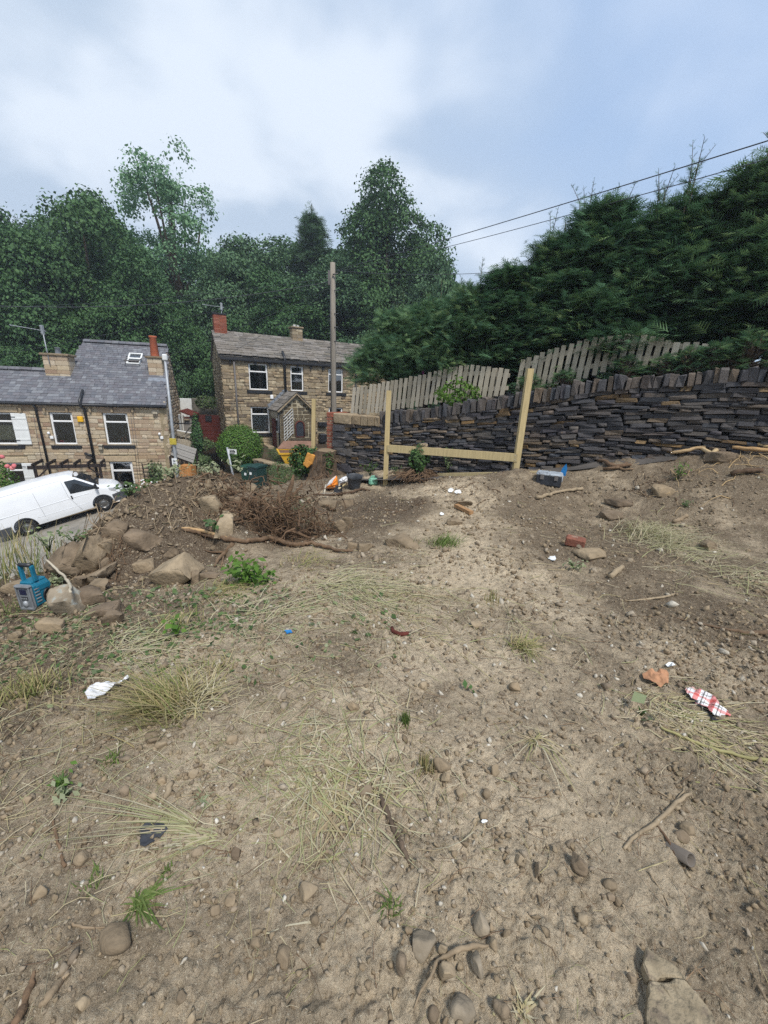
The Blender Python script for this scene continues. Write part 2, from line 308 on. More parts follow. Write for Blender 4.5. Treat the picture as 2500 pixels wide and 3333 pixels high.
class MB:
    """collects shapes in world coordinates, builds one mesh object"""
    def __init__(s): s.v = []; s.f = []; s.sm = []; s.n = 0
    def add(s, V, F, smooth=False):
        b = s.n; V = np.asarray(V, float); s.v.append(V); s.n += len(V)
        for f in F: s.f.append([int(i) + b for i in f]); s.sm.append(smooth)
        return s
    def box(s, c, size, R=None, taper=1.0, jit=0.0):
        x, y, z = np.array(size, float) / 2
        V = np.array([(-x, -y, -z), (x, -y, -z), (x, y, -z), (-x, y, -z), (-x * taper, -y * taper, z), (x * taper, -y * taper, z), (x * taper, y * taper, z), (-x * taper, y * taper, z)])
        if jit: V = V + rng.uniform(-jit, jit, V.shape)
        if R is not None: V = V @ np.asarray(R).T
        return s.add(V + np.array(c, float), [(0, 3, 2, 1), (4, 5, 6, 7), (0, 1, 5, 4), (1, 2, 6, 5), (2, 3, 7, 6), (3, 0, 4, 7)])
    def bbox(s, c, size, bev, R=None):
        """box with bevelled edges"""
        v, f = bevel_box(np.array(size, float), bev)
        if R is not None: v = v @ np.asarray(R).T
        return s.add(v + np.array(c, float), f)
    def beam(s, a, b, w, h, up=(0, 0, 1)):
        """square timber from a to b"""
        a = np.array(a, float); b = np.array(b, float); d = b - a; L = np.linalg.norm(d); d /= L
        r = np.cross(d, np.array(up, float)); 
        if np.linalg.norm(r) < 1e-4: r = np.cross(d, (1, 0, 0))
        r /= np.linalg.norm(r); u = np.cross(r, d)
        return s.box((a + b) / 2, (w, L, h), np.stack([r, d, u], 1))
    def tube(s, pts, rad, n=6, cap=True, smooth=True):
        pts = np.array(pts, float); m = len(pts); rad = np.broadcast_to(np.array(rad, float), (m,))
        t = np.gradient(pts, axis=0); t /= np.linalg.norm(t, axis=1)[:, None] + 1e-12
        r0 = np.cross(t[0], (0, 0, 1.0)); 
        if np.linalg.norm(r0) < 1e-3: r0 = np.cross(t[0], (1.0, 0, 0))
        V = []
        for i in range(m):
            r0 = r0 - t[i] * (r0 @ t[i]); r0 /= np.linalg.norm(r0); u0 = np.cross(t[i], r0)
            a = np.arange(n) * 2 * math.pi / n
            V.append(pts[i] + rad[i] * (np.cos(a)[:, None] * r0 + np.sin(a)[:, None] * u0))
        F = [(i * n + j, i * n + (j + 1) % n, (i + 1) * n + (j + 1) % n, (i + 1) * n + j) for i in range(m - 1) for j in range(n)]
        if cap: F += [tuple(range(n))[::-1], tuple(range((m - 1) * n, m * n))]
        return s.add(np.concatenate(V), F, smooth)
    def lathe(s, prof, c=(0, 0, 0), n=16, R=None, smooth=True):
        """prof [(r, z)]"""
        a = np.arange(n) * 2 * math.pi / n
        V = np.concatenate([np.stack([r * np.cos(a), r * np.sin(a), np.full(n, z)], 1) for r, z in prof])
        if R is not None: V = V @ np.asarray(R).T
        m = len(prof)
        F = [(i * n + j, i * n + (j + 1) % n, (i + 1) * n + (j + 1) % n, (i + 1) * n + j) for i in range(m - 1) for j in range(n)]
        return s.add(V + np.array(c, float), F, smooth)
    def prism(s, poly, d):
        """polygon (k,3) pushed along d"""
        p = np.array(poly, float); k = len(p); V = np.concatenate([p, p + np.array(d, float)])
        return s.add(V, [tuple(range(k))[::-1], tuple(range(k, 2 * k))] + [(i, (i + 1) % k, k + (i + 1) % k, k + i) for i in range(k)])
    def build(s, name, m, parent=None, org=None):
        V = np.concatenate(s.v)
        o_ = np.array(org, float) if org is not None else worg(parent)
        me = bpy.data.meshes.new(name); me.from_pydata((V - o_).tolist(), [], s.f)
        me.polygons.foreach_set('use_smooth', np.array(s.sm, bool)); me.update()
        return add_obj(name, me, parent, m if isinstance(m, list) else [m], o_)
def bevel_box(size, bev):
    x, y, z = size / 2; b = min(bev, 0.45 * min(size))
    V = []; idx = {}
    for sx in (-1, 1):
        for sy in (-1, 1):
            for sz in (-1, 1):
                for ax in range(3):
                    p = np.array([sx * (x - b), sy * (y - b), sz * (z - b)]); p[ax] = (sx * x, sy * y, sz * z)[ax]
                    idx[(sx, sy, sz, ax)] = len(V); V.append(p)
    F = []
    for ax in range(3):
        o1, o2 = [(1, 2), (2, 0), (0, 1)][ax]
        for sgn in (-1, 1):
            q = []
            for a, b_ in ((-1, -1), (1, -1), (1, 1), (-1, 1)):
                k = [0, 0, 0]; k[ax] = sgn; k[o1] = a; k[o2] = b_; q.append(idx[(*k, ax)])
            F.append(q if sgn > 0 else q[::-1])
        for a in (-1, 1):                       # edges along ax
            for b_ in (-1, 1):
                k0 = [0, 0, 0]; k0[ax] = -1; k0[o1] = a; k0[o2] = b_; k1 = list(k0); k1[ax] = 1
                q = [idx[(*k0, o1)], idx[(*k1, o1)], idx[(*k1, o2)], idx[(*k0, o2)]]
                F.append(q if a * b_ < 0 else q[::-1])
    for k in [(a, b_, c) for a in (-1, 1) for b_ in (-1, 1) for c in (-1, 1)]:
        q = [idx[(*k, 0)], idx[(*k, 1)], idx[(*k, 2)]]
        F.append(q if k[0] * k[1] * k[2] > 0 else q[::-1])
    return np.array(V), F
def tri(F):
    out = []
    for f in F:
        for i in range(1, len(f) - 1): out.append((f[0], f[i], f[i + 1]))
    return np.array(out, np.int32)
def stone_variants(k, bev=(0.05, 0.05, 0.1), jit=0.06, r=rng):
    """unit blocks with worn edges, each a little different"""
    out = []
    for _ in range(k):
        v, f = bevel_box(np.ones(3), 0.07)
        v = v + r.uniform(-jit, jit, v.shape) * np.array([0.6, 1.0, 1.2])
        corner = {}
        for i, p in enumerate(v):
            key = tuple(np.sign(p).astype(int))
            if key not in corner: corner[key] = r.uniform(-jit, jit, 3)
            v[i] = p + corner[key]
        out.append((v, tri(f)))
    return out
BLOCKS = stone_variants(10)
FLATS = stone_variants(6, jit=0.03)
def mesh_of(name, vf, m):
    me = bpy.data.meshes.new(name); me.from_pydata(vf[0].tolist(), [], [list(map(int, t)) for t in vf[1]]); me.update(); me.materials.append(m); return me
def pieces(parent, mats_A, mats_T, m, name, variants, limit=300, stuff=None, key=None, rnd=None):
    """many alike pieces: those that show largest as parts sharing mesh data, the rest joined as one stuff part"""
    A = np.array(mats_A, float); T = np.array(mats_T, float); n = len(T)
    if n == 0: return
    if key is None:
        area = np.linalg.norm(A[:, :, 0], axis=1) * np.linalg.norm(A[:, :, 2], axis=1)
        c = (T - EYE) @ RC; px = CX + FPX * c[:, 0] / c[:, 2]; py = CY + FPX * c[:, 1] / c[:, 2]
        vis = (c[:, 2] > 0.1) & (px > -20) & (px < 2520) & (py > 0) & (py < 3333)
        key = np.where(vis, area / (c[:, 2] ** 2), -1)
    order = np.argsort(-key)
    mes = [mesh_of(name, v, m) for v in variants]
    o0 = worg(parent)
    for i in order[:limit]:
        me = mes[int(rng.integers(len(mes)))]
        o = bpy.data.objects.new(name, me); o.parent = parent
        mm = Matrix.Identity(4)
        for a in range(3):
            for b in range(3): mm[a][b] = A[i, a, b]
            mm[a][3] = T[i, a] - o0[a]
        o.matrix_local = mm; COL.objects.link(o)
    rest = order[limit:]
    if len(rest):
        me = scatter_mesh(stuff or name + 's', variants, A[rest], T[rest] - o0)
        o = add_obj(stuff or name + 's', me, parent, [m]); o['kind'] = 'stuff'

def hull_rock(r, n=16, flat=0.7, elong=1.0):
    """angular broken stone: hull of random points, unit size"""
    p = r.normal(size=(n, 3)); p /= np.linalg.norm(p, axis=1)[:, None]; p *= r.uniform(0.75, 1.0, (n, 1)); p *= np.array([elong, 1.0, flat]) * 0.5
    bm = bmesh.new()
    for q in p: bm.verts.new(q)
    bmesh.ops.convex_hull(bm, input=bm.verts)
    bmesh.ops.triangulate(bm, faces=bm.faces)
    bm.verts.ensure_lookup_table(); used = [v for v in bm.verts if v.link_faces]
    ix = {v: i for i, v in enumerate(used)}
    V = np.array([v.co[:] for v in used]); F = np.array([[ix[v] for v in f.verts] for f in bm.faces], np.int32); bm.free()
    return V, F
PEBS = [hull_rock(rng, 13, rng.uniform(0.5, 0.9), rng.uniform(1, 1.6)) for _ in range(16)]
_ICO = {}
def ico(sub):
    if sub not in _ICO:
        bm = bmesh.new(); bmesh.ops.create_icosphere(bm, subdivisions=sub, radius=1.0); bm.verts.index_update()
        _ICO[sub] = (np.array([v.co[:] for v in bm.verts]), np.array([[v.index for v in f.verts] for f in bm.faces], np.int32)); bm.free()
    return _ICO[sub]
def worn_rock(r, sub=3, axis=True, extra=9, rough=.035, soft=.06):
    """a stone broken along planes: a ball cut flat from many sides, edges a little worn; unit size"""
    v, f = ico(sub); v = v * (.98 if axis else .56); ns, ds = [], []
    if axis:
        for n_ in np.concatenate([np.eye(3), -np.eye(3)]): ns.append(n_ + r.normal(0, .2, 3)); ds.append(r.uniform(.36, .5))
    for _ in range(extra): ns.append(r.normal(size=3)); ds.append(r.uniform(.42, .56) if axis else r.uniform(.29, .46))
    for n_, d in zip(ns, ds):
        n_ = n_ / np.linalg.norm(n_); t = v @ n_ - d; t = np.where(t > 0, t, 0); v = v - n_[None] * (t * (1 - soft))[:, None]
    s0 = r.uniform(0, 60); q = v * 3.1 + s0
    nz = fbm(q[:, 0] + .6 * q[:, 2], q[:, 1] - .5 * q[:, 2], 1.0, 4, .6, int(s0 * 7))
    return v * (1 + rough * 2.2 * nz[:, None]), f
def big_rock(name, m, c, size, R, parent=None, seed=0, npts=9, sub=4, axis=True):
    r = np.random.default_rng(seed); v, f = worn_rock(r, sub, axis, npts, 0.035, .015 if axis else .06)
    me = np_mesh(name, (v * np.array(size)) @ np.asarray(R).T, f, smooth=False)
    return add_obj(name, me, parent, [m], np.array(c, float))
def orient(yaw=0, pitch=0, roll=0):
    return rotz(math.radians(yaw)) @ rotx(math.radians(pitch)) @ roty(math.radians(roll))
# ------------------------------------------------------------------ dry stone wall: line, foot and top
WA = np.array([-1.42, 10.5]); WB = np.array([7.9, 4.75]); WDIR = (WB - WA) / np.linalg.norm(WB - WA)
WN = np.array([WDIR[1], -WDIR[0]])                       # towards the viewer
WLEN = np.linalg.norm(WB - WA)
def wall_uv(px, py):
    p = on_plane(px, py, (*WA, 0), (*WN, 0)); return float((p[:2] - WA) @ WDIR), float(p[2])
_top = np.array([wall_uv(a, b) for a, b in [(1085, 1347), (1200, 1345), (1300, 1336), (1400, 1322), (1500, 1305), (1600, 1290), (1700, 1270), (1800, 1255), (1900, 1232), (2000, 1216), (2100, 1206), (2200, 1201), (2300, 1190), (2400, 1180), (2500, 1180)]])
_bot = np.array([wall_uv(a, b) for a, b in [(1085, 1550), (1300, 1545), (1500, 1540), (1700, 1531), (1950, 1516), (2200, 1500), (2500, 1485)]])
_fp = [WA + WDIR * u + WN * 0.5 for u in _bot[:, 0]]
# ------------------------------------------------------------------ the ground
# levels of the plot, measured at points
_KP = np.array([
 (0, .3, 0), (0, 2, 0), (-2.2, 1.9, -.03), (2.5, 2.1, .03), (0, 5.5, -.2), (-3.1, 3.1, -.35), (-1.6, 4.2, -.27), (-4.2, 2.2, -.3), (-5, 0, -.1), (5, 0, .15), (0, -3, 0.05),
 (0, 8.8, -.38), (2.54, 7.6, .03), (-1.6, 9.0, -.47), (4.5, 4.6, .12), (2.2, 4.8, -.05), (3.3, 6.2, .10),
 (4.55, 6.35, .62), (5.2, 5.95, .76), (6.0, 5.4, .85), (5.3, 5.2, .42), (6.5, 4.5, .6), (8, 3, .6), (-8, 2, -.5), (-7, 8, -1), (9, 6, 1.2), (3, 12, .3), (-1, 14, -.8)] + [(q[0], q[1], z - .015) for q, z in list(zip(_fp, _bot[:, 1]))[:5]], float)
def _tps(r2): return np.where(r2 > 1e-12, 0.5 * r2 * np.log(np.maximum(r2, 1e-12)), 0.0)
_k = len(_KP)
_A = np.zeros((_k + 3, _k + 3))
_A[:_k, :_k] = _tps(((_KP[:, None, :2] - _KP[None, :, :2]) ** 2).sum(-1)) + np.eye(_k) * 0.003
_A[:_k, _k] = 1; _A[:_k, _k + 1:] = _KP[:, :2]; _A[_k:, :_k] = _A[:_k, _k:].T
_W = np.linalg.solve(_A, np.concatenate([_KP[:, 2], np.zeros(3)]))
def base_level(x, y):
    s = _W[_k] + _W[_k + 1] * x + _W[_k + 2] * y
    for i in range(_k): s = s + _W[i] * _tps((x - _KP[i, 0]) ** 2 + (y - _KP[i, 1]) ** 2)
    return s
def poly_dist(x, y, pts):
    """signed distance to an open polyline (positive = left of its direction) and the position along it"""
    best = np.full(np.shape(x), 1e9); sg = np.zeros(np.shape(x)); par = np.zeros(np.shape(x))
    for i in range(len(pts) - 1):
        ax, ay = pts[i][:2]; bx, by = pts[i + 1][:2]; dx, dy = bx - ax, by - ay; L2 = dx * dx + dy * dy
        t = np.clip(((x - ax) * dx + (y - ay) * dy) / L2, 0, 1)
        qx, qy = x - ax - t * dx, y - ay - t * dy; d = np.hypot(qx, qy); m_ = d < best
        sg = np.where(m_, np.sign(dx * (y - ay) - dy * (x - ax)), sg); par = np.where(m_, i + t, par); best = np.where(m_, d, best)
    return best * np.where(sg == 0, 1, sg), par
# crest of the heap of spoil, from its left end to the far right end
CREST = [P(150, 1880, 3.75), P(330, 1690, 4.3), P(450, 1610, 4.75), P(560, 1553, 5.2), P(700, 1532, 5.5), P(765, 1556, 5.65), P(830, 1588, 5.8), P(950, 1606, 6.2), P(1060, 1650, 6.5), P(1150, 1680, 6.5)]
_CZ = np.array([c[2] for c in CREST])
# edge of the plot, where it drops to the lane
EDGE = [(-9, 2.6), (-5.0, 3.3), (-4.1, 4.3), (-3.95, 5.5), (-3.6, 7.0), (-3.0, 9.0), (-2.3, 10.6), (-1.75, 11.2), (-1.7, 16)]
LO = np.array([-12.9, 15.35]); LU = np.array([0.83, 0.558]); LV = np.array([-0.558, 0.83])   # the lane climbs along LU, the houses lie towards LV
def lane_z(x, y):
    x = np.asarray(x, float) - LO[0]; y = np.asarray(y, float) - LO[1]
    u = x * LU[0] + y * LU[1]; v = x * LV[0] + y * LV[1]
    return -3.98 + np.where(u < 1.5, 0.235 * u, 0.3525 + 0.1 * (u - 1.5)) - 0.3 * np.maximum(v - 1.2, 0)
def smax(a, b, k): 
    h = np.clip(0.5 + 0.5 * (a - b) / k, 0, 1); return b + (a - b) * h + k * h * (1 - h)
def lot_coarse(x, y):
    x = np.asarray(x, float); y = np.asarray(y, float)
    z = base_level(x, y)
    d, par = poly_dist(x, y, CREST)
    hc = np.interp(par, np.arange(len(CREST)), _CZ)
    w = fbm(x, y, 0.9, 3, 0.5, 40)
    front = hc - np.maximum(-d, 0) * (0.62 + 0.25 * w) ; back = hc - np.maximum(d, 0) * 0.75
    heap = np.where(d < 0, front, back) + 0.04 * fbm(x, y, 2.3, 3, 0.55, 41)
    z = smax(z, heap, 0.10)
    e, _ = poly_dist(x, y, EDGE)
    z = z - np.maximum(e + 0.12 * vnoise(x * 1.3, y * 1.3, 9), 0) * 0.95
    return z
def lot_fine(x, y):
    d, _ = poly_dist(x, y, CREST)
    rough = 0.55 + 0.9 * np.exp(-(d / 1.2) ** 2) + 0.6 * sstep(y, 5.0, 8.0)
    far = np.clip(3.0 / (y + 1.6), 0.25, 1)
    b1 = fbm(x, y, 1.7, 3, 0.5, 3)
    z = 0.035 * b1 * rough
    z += 0.030 * rough * fbm(x, y, 5.0, 4, 0.55, 11)
    c = fbm(x, y, 16.0, 4, 0.6, 23)                    # clods: sharp little humps
    msk = sstep(fbm(x, y, 0.8, 3, 0.5, 77) + 0.10 * (np.abs(x) > 1.0), -0.12, 0.22)
    z += (0.010 + 0.034 * msk * rough) * np.abs(c) * 1.5
    z += (0.003 + 0.010 * msk) * fbm(x, y, 44.0, 3, 0.6, 31)
    return z
def lot_z(x, y):
    x = np.asarray(x, float); y = np.asarray(y, float)
    return lot_coarse(x, y) + lot_fine(x, y)
def G(px, py, lift=0.0):
    """where the sight line of a photo pixel meets the plot"""
    r = ray(px, py); t = np.linspace(0.3, 14.5, 1400) / max(r[1], 1e-6)
    q = EYE[None] + t[:, None] * r[None]
    gap = q[:, 2] - lot_z(q[:, 0], q[:, 1]) - lift; below = gap < 0
    if not below.any(): return q[int(np.argmin(np.where(q[:, 1] < 7.5, gap, 9)))]
    i = int(np.argmax(below))
    if not below.any() or i == 0: i = max(i, 1)
    a, b = t[i - 1], t[i]
    for _ in range(18):
        c = 0.5 * (a + b); p = EYE + c * r
        if p[2] < float(lot_z(p[0], p[1])) + lift: b = c
        else: a = c
    return EYE + 0.5 * (a + b) * r
def onlot(x, y, lift=0.0): return np.array([x, y, float(lot_z(x, y)) + lift])

# mesh: rows closer together near the feet of the viewer
_ny, _nx = 640, 700
_y = np.exp(np.linspace(math.log(1.15), math.log(15.2), _ny)) - 1.6
_s = np.linspace(-1.25, 1.25, _nx)
_gx = (_y[:, None] + 1.9) * _s[None, :]; _gy = np.repeat(_y[:, None], _nx, 1)
_keep = None
_z = lot_z(_gx, _gy)
V = np.stack([_gx, _gy, _z], -1).reshape(-1, 3)
i0 = (np.arange(_ny - 1)[:, None] * _nx + np.arange(_nx - 1)[None, :]).ravel()
F = np.stack([i0, i0 + 1, i0 + 1 + _nx, i0 + _nx], 1)
# drop what lies far below the lane or far behind the wall
_vx, _vy, _vz = V.T
bad = (_vz < lane_z(_vx, _vy) - 0.6) | (_vy > 13.5) | (_vx > 9.5) | (_vx < -9.5) | ((_vy - (10.5 - 0.617 * (_vx + 1.42))) > 0.9) & (_vx > -1.6)
F = F[~bad[F].any(1)]
used = np.zeros(len(V), bool); used[F.ravel()] = True
remap = np.cumsum(used) - 1; V = V[used]; F = remap[F]
x, y = V[:, 0], V[:, 1]
d_, par_ = poly_dist(x, y, CREST)
heapm = np.exp(-(np.maximum(np.abs(d_) - np.where(d_ < 0, 0.95, .5), 0) / 0.4) ** 2)
path = np.exp(-((x - 0.35 - 0.06 * y) / (0.75 + 0.12 * y)) ** 2) * sstep(y, -0.5, 1.2)
dry = 0.30 + 0.50 * path + 0.9 * fbm(x, y, 0.9, 4, 0.6, 61) + 0.35 * fbm(x, y, 4.0, 3, 0.6, 63) - 0.5 * heapm - 0.42 * sstep(y, 4.2, 6.2) - 0.26 * sstep(np.abs(x - 0.3), 0.9, 2.6)
me = np_mesh('ground', V, F, smooth=True, attrs={'dry': np.clip(dry, 0, 1), 'heap': np.clip(heapm, 0, 1)})
gm = bpy.data.materials.new('bare_soil'); gm.use_nodes = True
t = gm.node_tree; n = t.nodes; L = t.links; n.clear()
def gnoise(scale, det, rough=0.6):
    a = n.new('ShaderNodeTexNoise'); a.inputs['Scale'].default_value = scale; a.inputs['Detail'].default_value = det; a.inputs['Roughness'].default_value = rough
    L.new(tcn.outputs['Object'], a.inputs['Vector']); return a.outputs['Fac']
def gmix(f, a, b, blend='MIX'):
    q = n.new('ShaderNodeMix'); q.data_type = 'RGBA'; q.blend_type = blend
    for i, v in ((0, f), (6, a), (7, b)):
        if isinstance(v, tuple): q.inputs[i].default_value = (*v, 1)
        elif isinstance(v, (int, float)): q.inputs[i].default_value = v
        else: L.new(v, q.inputs[i])
    return q.outputs[2]
def grange(x, a, b, c, d):
    q = n.new('ShaderNodeMapRange'); L.new(x, q.inputs[0])
    for i, v in enumerate((a, b, c, d)): q.inputs[i + 1].default_value = v
    return q.outputs[0]
tcn = n.new('ShaderNodeTexCoord')
at = n.new('ShaderNodeAttribute'); at.attribute_name = 'dry'
hp = n.new('ShaderNodeAttribute'); hp.attribute_name = 'heap'
f1 = gnoise(7, 8, 0.7)
ad = n.new('ShaderNodeMath'); ad.operation = 'ADD'; L.new(at.outputs['Fac'], ad.inputs[0]); L.new(grange(f1, 0.25, 0.75, -0.3, 0.3), ad.inputs[1])
col = gmix(grange(ad.outputs[0], 0.05, 0.95, 0, 1), (0.155, 0.118, 0.080), (0.50, 0.405, 0.28))
col = gmix(grange(hp.outputs['Fac'], 0.2, 0.9, 0, 0.85), col, (0.092, 0.067, 0.046))
g3 = grange(gnoise(26, 7, 0.75), 0.3, 0.7, 0.62, 1.34)
col = gmix(1.0, col, g3, 'MULTIPLY')
sp = gnoise(60, 5, 0.7)
col = gmix(grange(sp, 0.57, 0.66, 0, 0.75), col, (0.48, 0.41, 0.29))       # grit
col = gmix(grange(sp, 0.43, 0.32, 0, 0.75), col, (0.10, 0.073, 0.05))
big2 = gnoise(150, 3, 0.6)
col = gmix(grange(big2, 0.60, 0.68, 0, 0.7), col, (0.56, 0.50, 0.38))
b = n.new('ShaderNodeBsdfPrincipled'); b.inputs['Roughness'].default_value = 1.0; b.inputs['Specular IOR Level'].default_value = 0.1
L.new(col, b.inputs['Base Color'])
bp = n.new('ShaderNodeBump'); bp.inputs['Strength'].default_value = 1.0; bp.inputs['Distance'].default_value = 0.02
L.new(gnoise(55, 8, 0.75), bp.inputs['Height'])
bp2 = n.new('ShaderNodeBump'); bp2.inputs['Strength'].default_value = 0.7; bp2.inputs['Distance'].default_value = 0.03; L.new(gnoise(14, 6, 0.65), bp2.inputs['Height']); L.new(bp.outputs[0], bp2.inputs['Normal'])
L.new(bp2.outputs[0], b.inputs['Normal'])
o = n.new('ShaderNodeOutputMaterial'); L.new(b.outputs[0], o.inputs[0])
setp(add_obj('ground', me, None, [gm]), kind='structure')

# lane, yards and the wooded hillside behind: one grid of real levels
def hill_z(x, y):
    x = np.asarray(x, float); y = np.asarray(y, float)
    lz = lane_z(x, y)
    # distance behind the line of houses
    back = (y - (25.5 + 0.36 * (x + 6.0)))
    z = np.minimum(lz, -1.9 + 0.02 * (y - 20))
    yard = sstep(x, -8.5, -6.6) * sstep(y + 0.55 * (x + 6), 18.8, 20.6)     # raised yard of the far house
    z = z * (1 - yard) + (-1.75) * yard
    z = z + np.maximum(back, 0) * 0.52 * sstep(back, 0, 4)
    z = np.where(z > 9, 9 + (z - 9) * 0.25, z)
    return z + 0.12 * fbm(x, y, 0.35, 4, 0.5, 91) * sstep(back, -1, 2) 
nx_, ny_ = 150, 130
gx, gy = np.meshgrid(np.linspace(-75, 60, nx_), np.concatenate([np.linspace(-30, 8, 25), np.linspace(8.5, 95, ny_ - 25)]))
V = np.stack([gx, gy, hill_z(gx, gy) - 0.0], -1).reshape(-1, 3)
i0 = (np.arange(ny_ - 1)[:, None] * nx_ + np.arange(nx_ - 1)[None, :]).ravel()
F = np.stack([i0, i0 + 1, i0 + 1 + nx_, i0 + nx_], 1)
me = np_mesh('hillside', V, F, smooth=True)
setp(add_obj('hillside', me, None, [M['litter']]), kind='structure')
# far country out to the horizon
V = np.array([(-2500, -2500, -6.5), (2500, -2500, -6.5), (2500, 2500, -6.5), (-2500, 2500, -6.5)], float)
setp(add_obj('terrain', np_mesh('terrain', V, np.array([[0, 1, 2, 3]])), None, [M['bank']]), kind='structure')
# the lane itself: a gravel sheet lying on that grid
lu = np.linspace(-22, 7.2, 120); lv = np.linspace(-9.5, 2.2, 40)
U2, V2 = np.meshgrid(lu, lv)
lx = LO[0] + LU[0] * U2 + LV[0] * V2; ly = LO[1] + LU[1] * U2 + LV[1] * V2
lz = np.maximum(lane_z(lx, ly), hill_z(lx, ly) - 0.02) + 0.02 + 0.02 * fbm(lx, ly, 1.2, 4, 0.5, 5)
Vv = np.stack([lx, ly, lz], -1).reshape(-1, 3)
i0 = (np.arange(39)[:, None] * 120 + np.arange(119)[None, :]).ravel()
setp(add_obj('lane', np_mesh('lane', Vv, np.stack([i0, i0 + 1, i0 + 121, i0 + 120], 1), smooth=True), None, [M['lane']]), kind='structure')

def wall_top(u): return np.interp(u, _top[:, 0], _top[:, 1])
def wall_foot(u): return np.interp(u, _bot[:, 0], _bot[:, 1])
def wall_pt(u, z, out_=0.0):
    q = WA + WDIR * u + WN * out_; return np.array([q[0], q[1], z])
WR = np.stack([np.array([*WDIR, 0]), np.array([-WN[0], -WN[1], 0]), np.array([0, 0, 1.0])], 1)   # local x along, y into the wall, z up

# retained bank behind the wall
uu = np.linspace(0.12, WLEN + 6, 60); vv = np.array([0.30, 0.6, 1.2, 2.2, 3.5, 5.5, 8, 12])
U2, V2 = np.meshgrid(uu, vv)
tz = np.interp(U2, _top[:, 0], _top[:, 1]) - 0.22 + 0.06 * V2 * sstep(U2, 3, 7) + 0.08 * fbm(U2, V2, 1.1, 4, 0.5, 15) * sstep(V2, 0.3, 1)
xy = WA[None, None] + WDIR * U2[..., None] - WN * V2[..., None]
Vt = np.stack([xy[..., 0], xy[..., 1], tz], -1); Vb = Vt.copy(); Vb[..., 2] = -3.5
Vv = np.concatenate([Vt.reshape(-1, 3), Vb.reshape(-1, 3)])
n1, n2 = len(vv), len(uu)
F = [(i * n2 + j, i * n2 + j + 1, (i + 1) * n2 + j + 1, (i + 1) * n2 + j) for i in range(n1 - 1) for j in range(n2 - 1)]
q = n1 * n2
F += [(i * n2, (i + 1) * n2, (i + 1) * n2 + q, i * n2 + q) for i in range(n1 - 1)]          # left end
F += [(j + (n1 - 1) * n2, j + 1 + (n1 - 1) * n2, j + 1 + (n1 - 1) * n2 + q, j + (n1 - 1) * n2 + q) for j in range(n2 - 1)]
F += [(j, j + q, j + 1 + q, j + 1) for j in range(n2 - 1)]
setp(add_obj('bank', np_mesh('bank', Vv, np.array(F)), None, [M['bank']]), kind='structure')
# strip of tarmac path at the wall foot
uu = np.linspace(0.3, 7.4, 90); vv = np.linspace(0.02, 0.95, 12)
U2, V2 = np.meshgrid(uu, vv)
xy = WA[None, None] + WDIR * U2[..., None] + WN * (V2 * np.interp(U2, [0, 4.5, 7.4], [1, 0.9, 0.15]))[..., None]
tz = np.maximum(np.interp(U2, _bot[:, 0], _bot[:, 1]) + 0.015, lot_coarse(xy[..., 0], xy[..., 1]) + 0.02) + 0.012 * fbm(xy[..., 0], xy[..., 1], 6, 3, 0.5, 8)
Vv = np.stack([xy[..., 0], xy[..., 1], tz], -1).reshape(-1, 3)
i0 = (np.arange(11)[:, None] * 90 + np.arange(89)[None, :]).ravel()
setp(add_obj('path', np_mesh('path', Vv, np.stack([i0, i0 + 1, i0 + 91, i0 + 90], 1), smooth=True), None, [M['tarmac']]), kind='structure')
# ------------------------------------------------------------------ dry stone wall
wall = thing('dry_stone_wall', 'long dark dry stone retaining wall with upright coping, climbing to the right below the picket fence', 'wall', wall_pt(0, -0.6))
A_, T_, A2, T2 = [], [], [], []
r = np.random.default_rng(21)
lev = 0.0; COPE = 0.27
end_u = 0.0
while lev < 1.0:
    h = r.uniform(0.029, 0.058) * (1.25 if lev < 0.15 else 1.0); h = min(h, 1.0 - lev)
    if 1.0 - lev - h < 0.025: h = 1.0 - lev
    u = -0.02 + r.uniform(0, 0.1)
    while u < WLEN:
        big = u < 1.0 or r.random() < 0.06
        ln = r.uniform(0.14, 0.46) * (1.15 if u < 1 else 1.0)
        if lev + h / 2 < 0.9 and r.random() < 0.03: ln *= 1.5
        um = u + ln / 2
        f0, t0 = float(wall_foot(um)), float(wall_top(um)) - COPE
        H = t0 - f0 + 0.10
        zc = f0 - 0.10 + (lev + h / 2) * H + 0.012 * math.sin(u * 2.1 + lev * 9) + r.uniform(-.008, .008)
        hh = h * H
        dz = (float(wall_top(um + .2)) - float(wall_top(um - .2))) / 0.4 * (0.35 + 0.65 * lev) * 0.8
        Rr = WR @ roty(-math.atan(dz) + r.uniform(-.05, .05)) @ rotz(r.uniform(-.08, .08))
        dep = r.uniform(0.22, 0.3); pr = r.uniform(-0.028, 0.032)
        split = hh > 0.085 and r.random() < 0.35 and not big
        parts_ = [(0.0, 1.0)] if not split else [(-0.25, 0.48), (0.25, 0.48)]
        for zo, sc in parts_:
            a = Rr @ np.diag([ln * 0.985, dep, hh * sc * r.uniform(0.90, 1.04)])
            p = wall_pt(um, zc + zo * hh, pr - dep / 2 + 0.02 + r.uniform(-.012, .012))
            och = r.random() < (0.20 if (0.78 < lev < 0.97 and 0.5 < u < 8.5) else (0.22 if (u < 1.9 and lev > .3) else 0.035))
            (A2 if och else A_).append(a); (T2 if och else T_).append(p)
        u += ln + 0.004
    lev += h
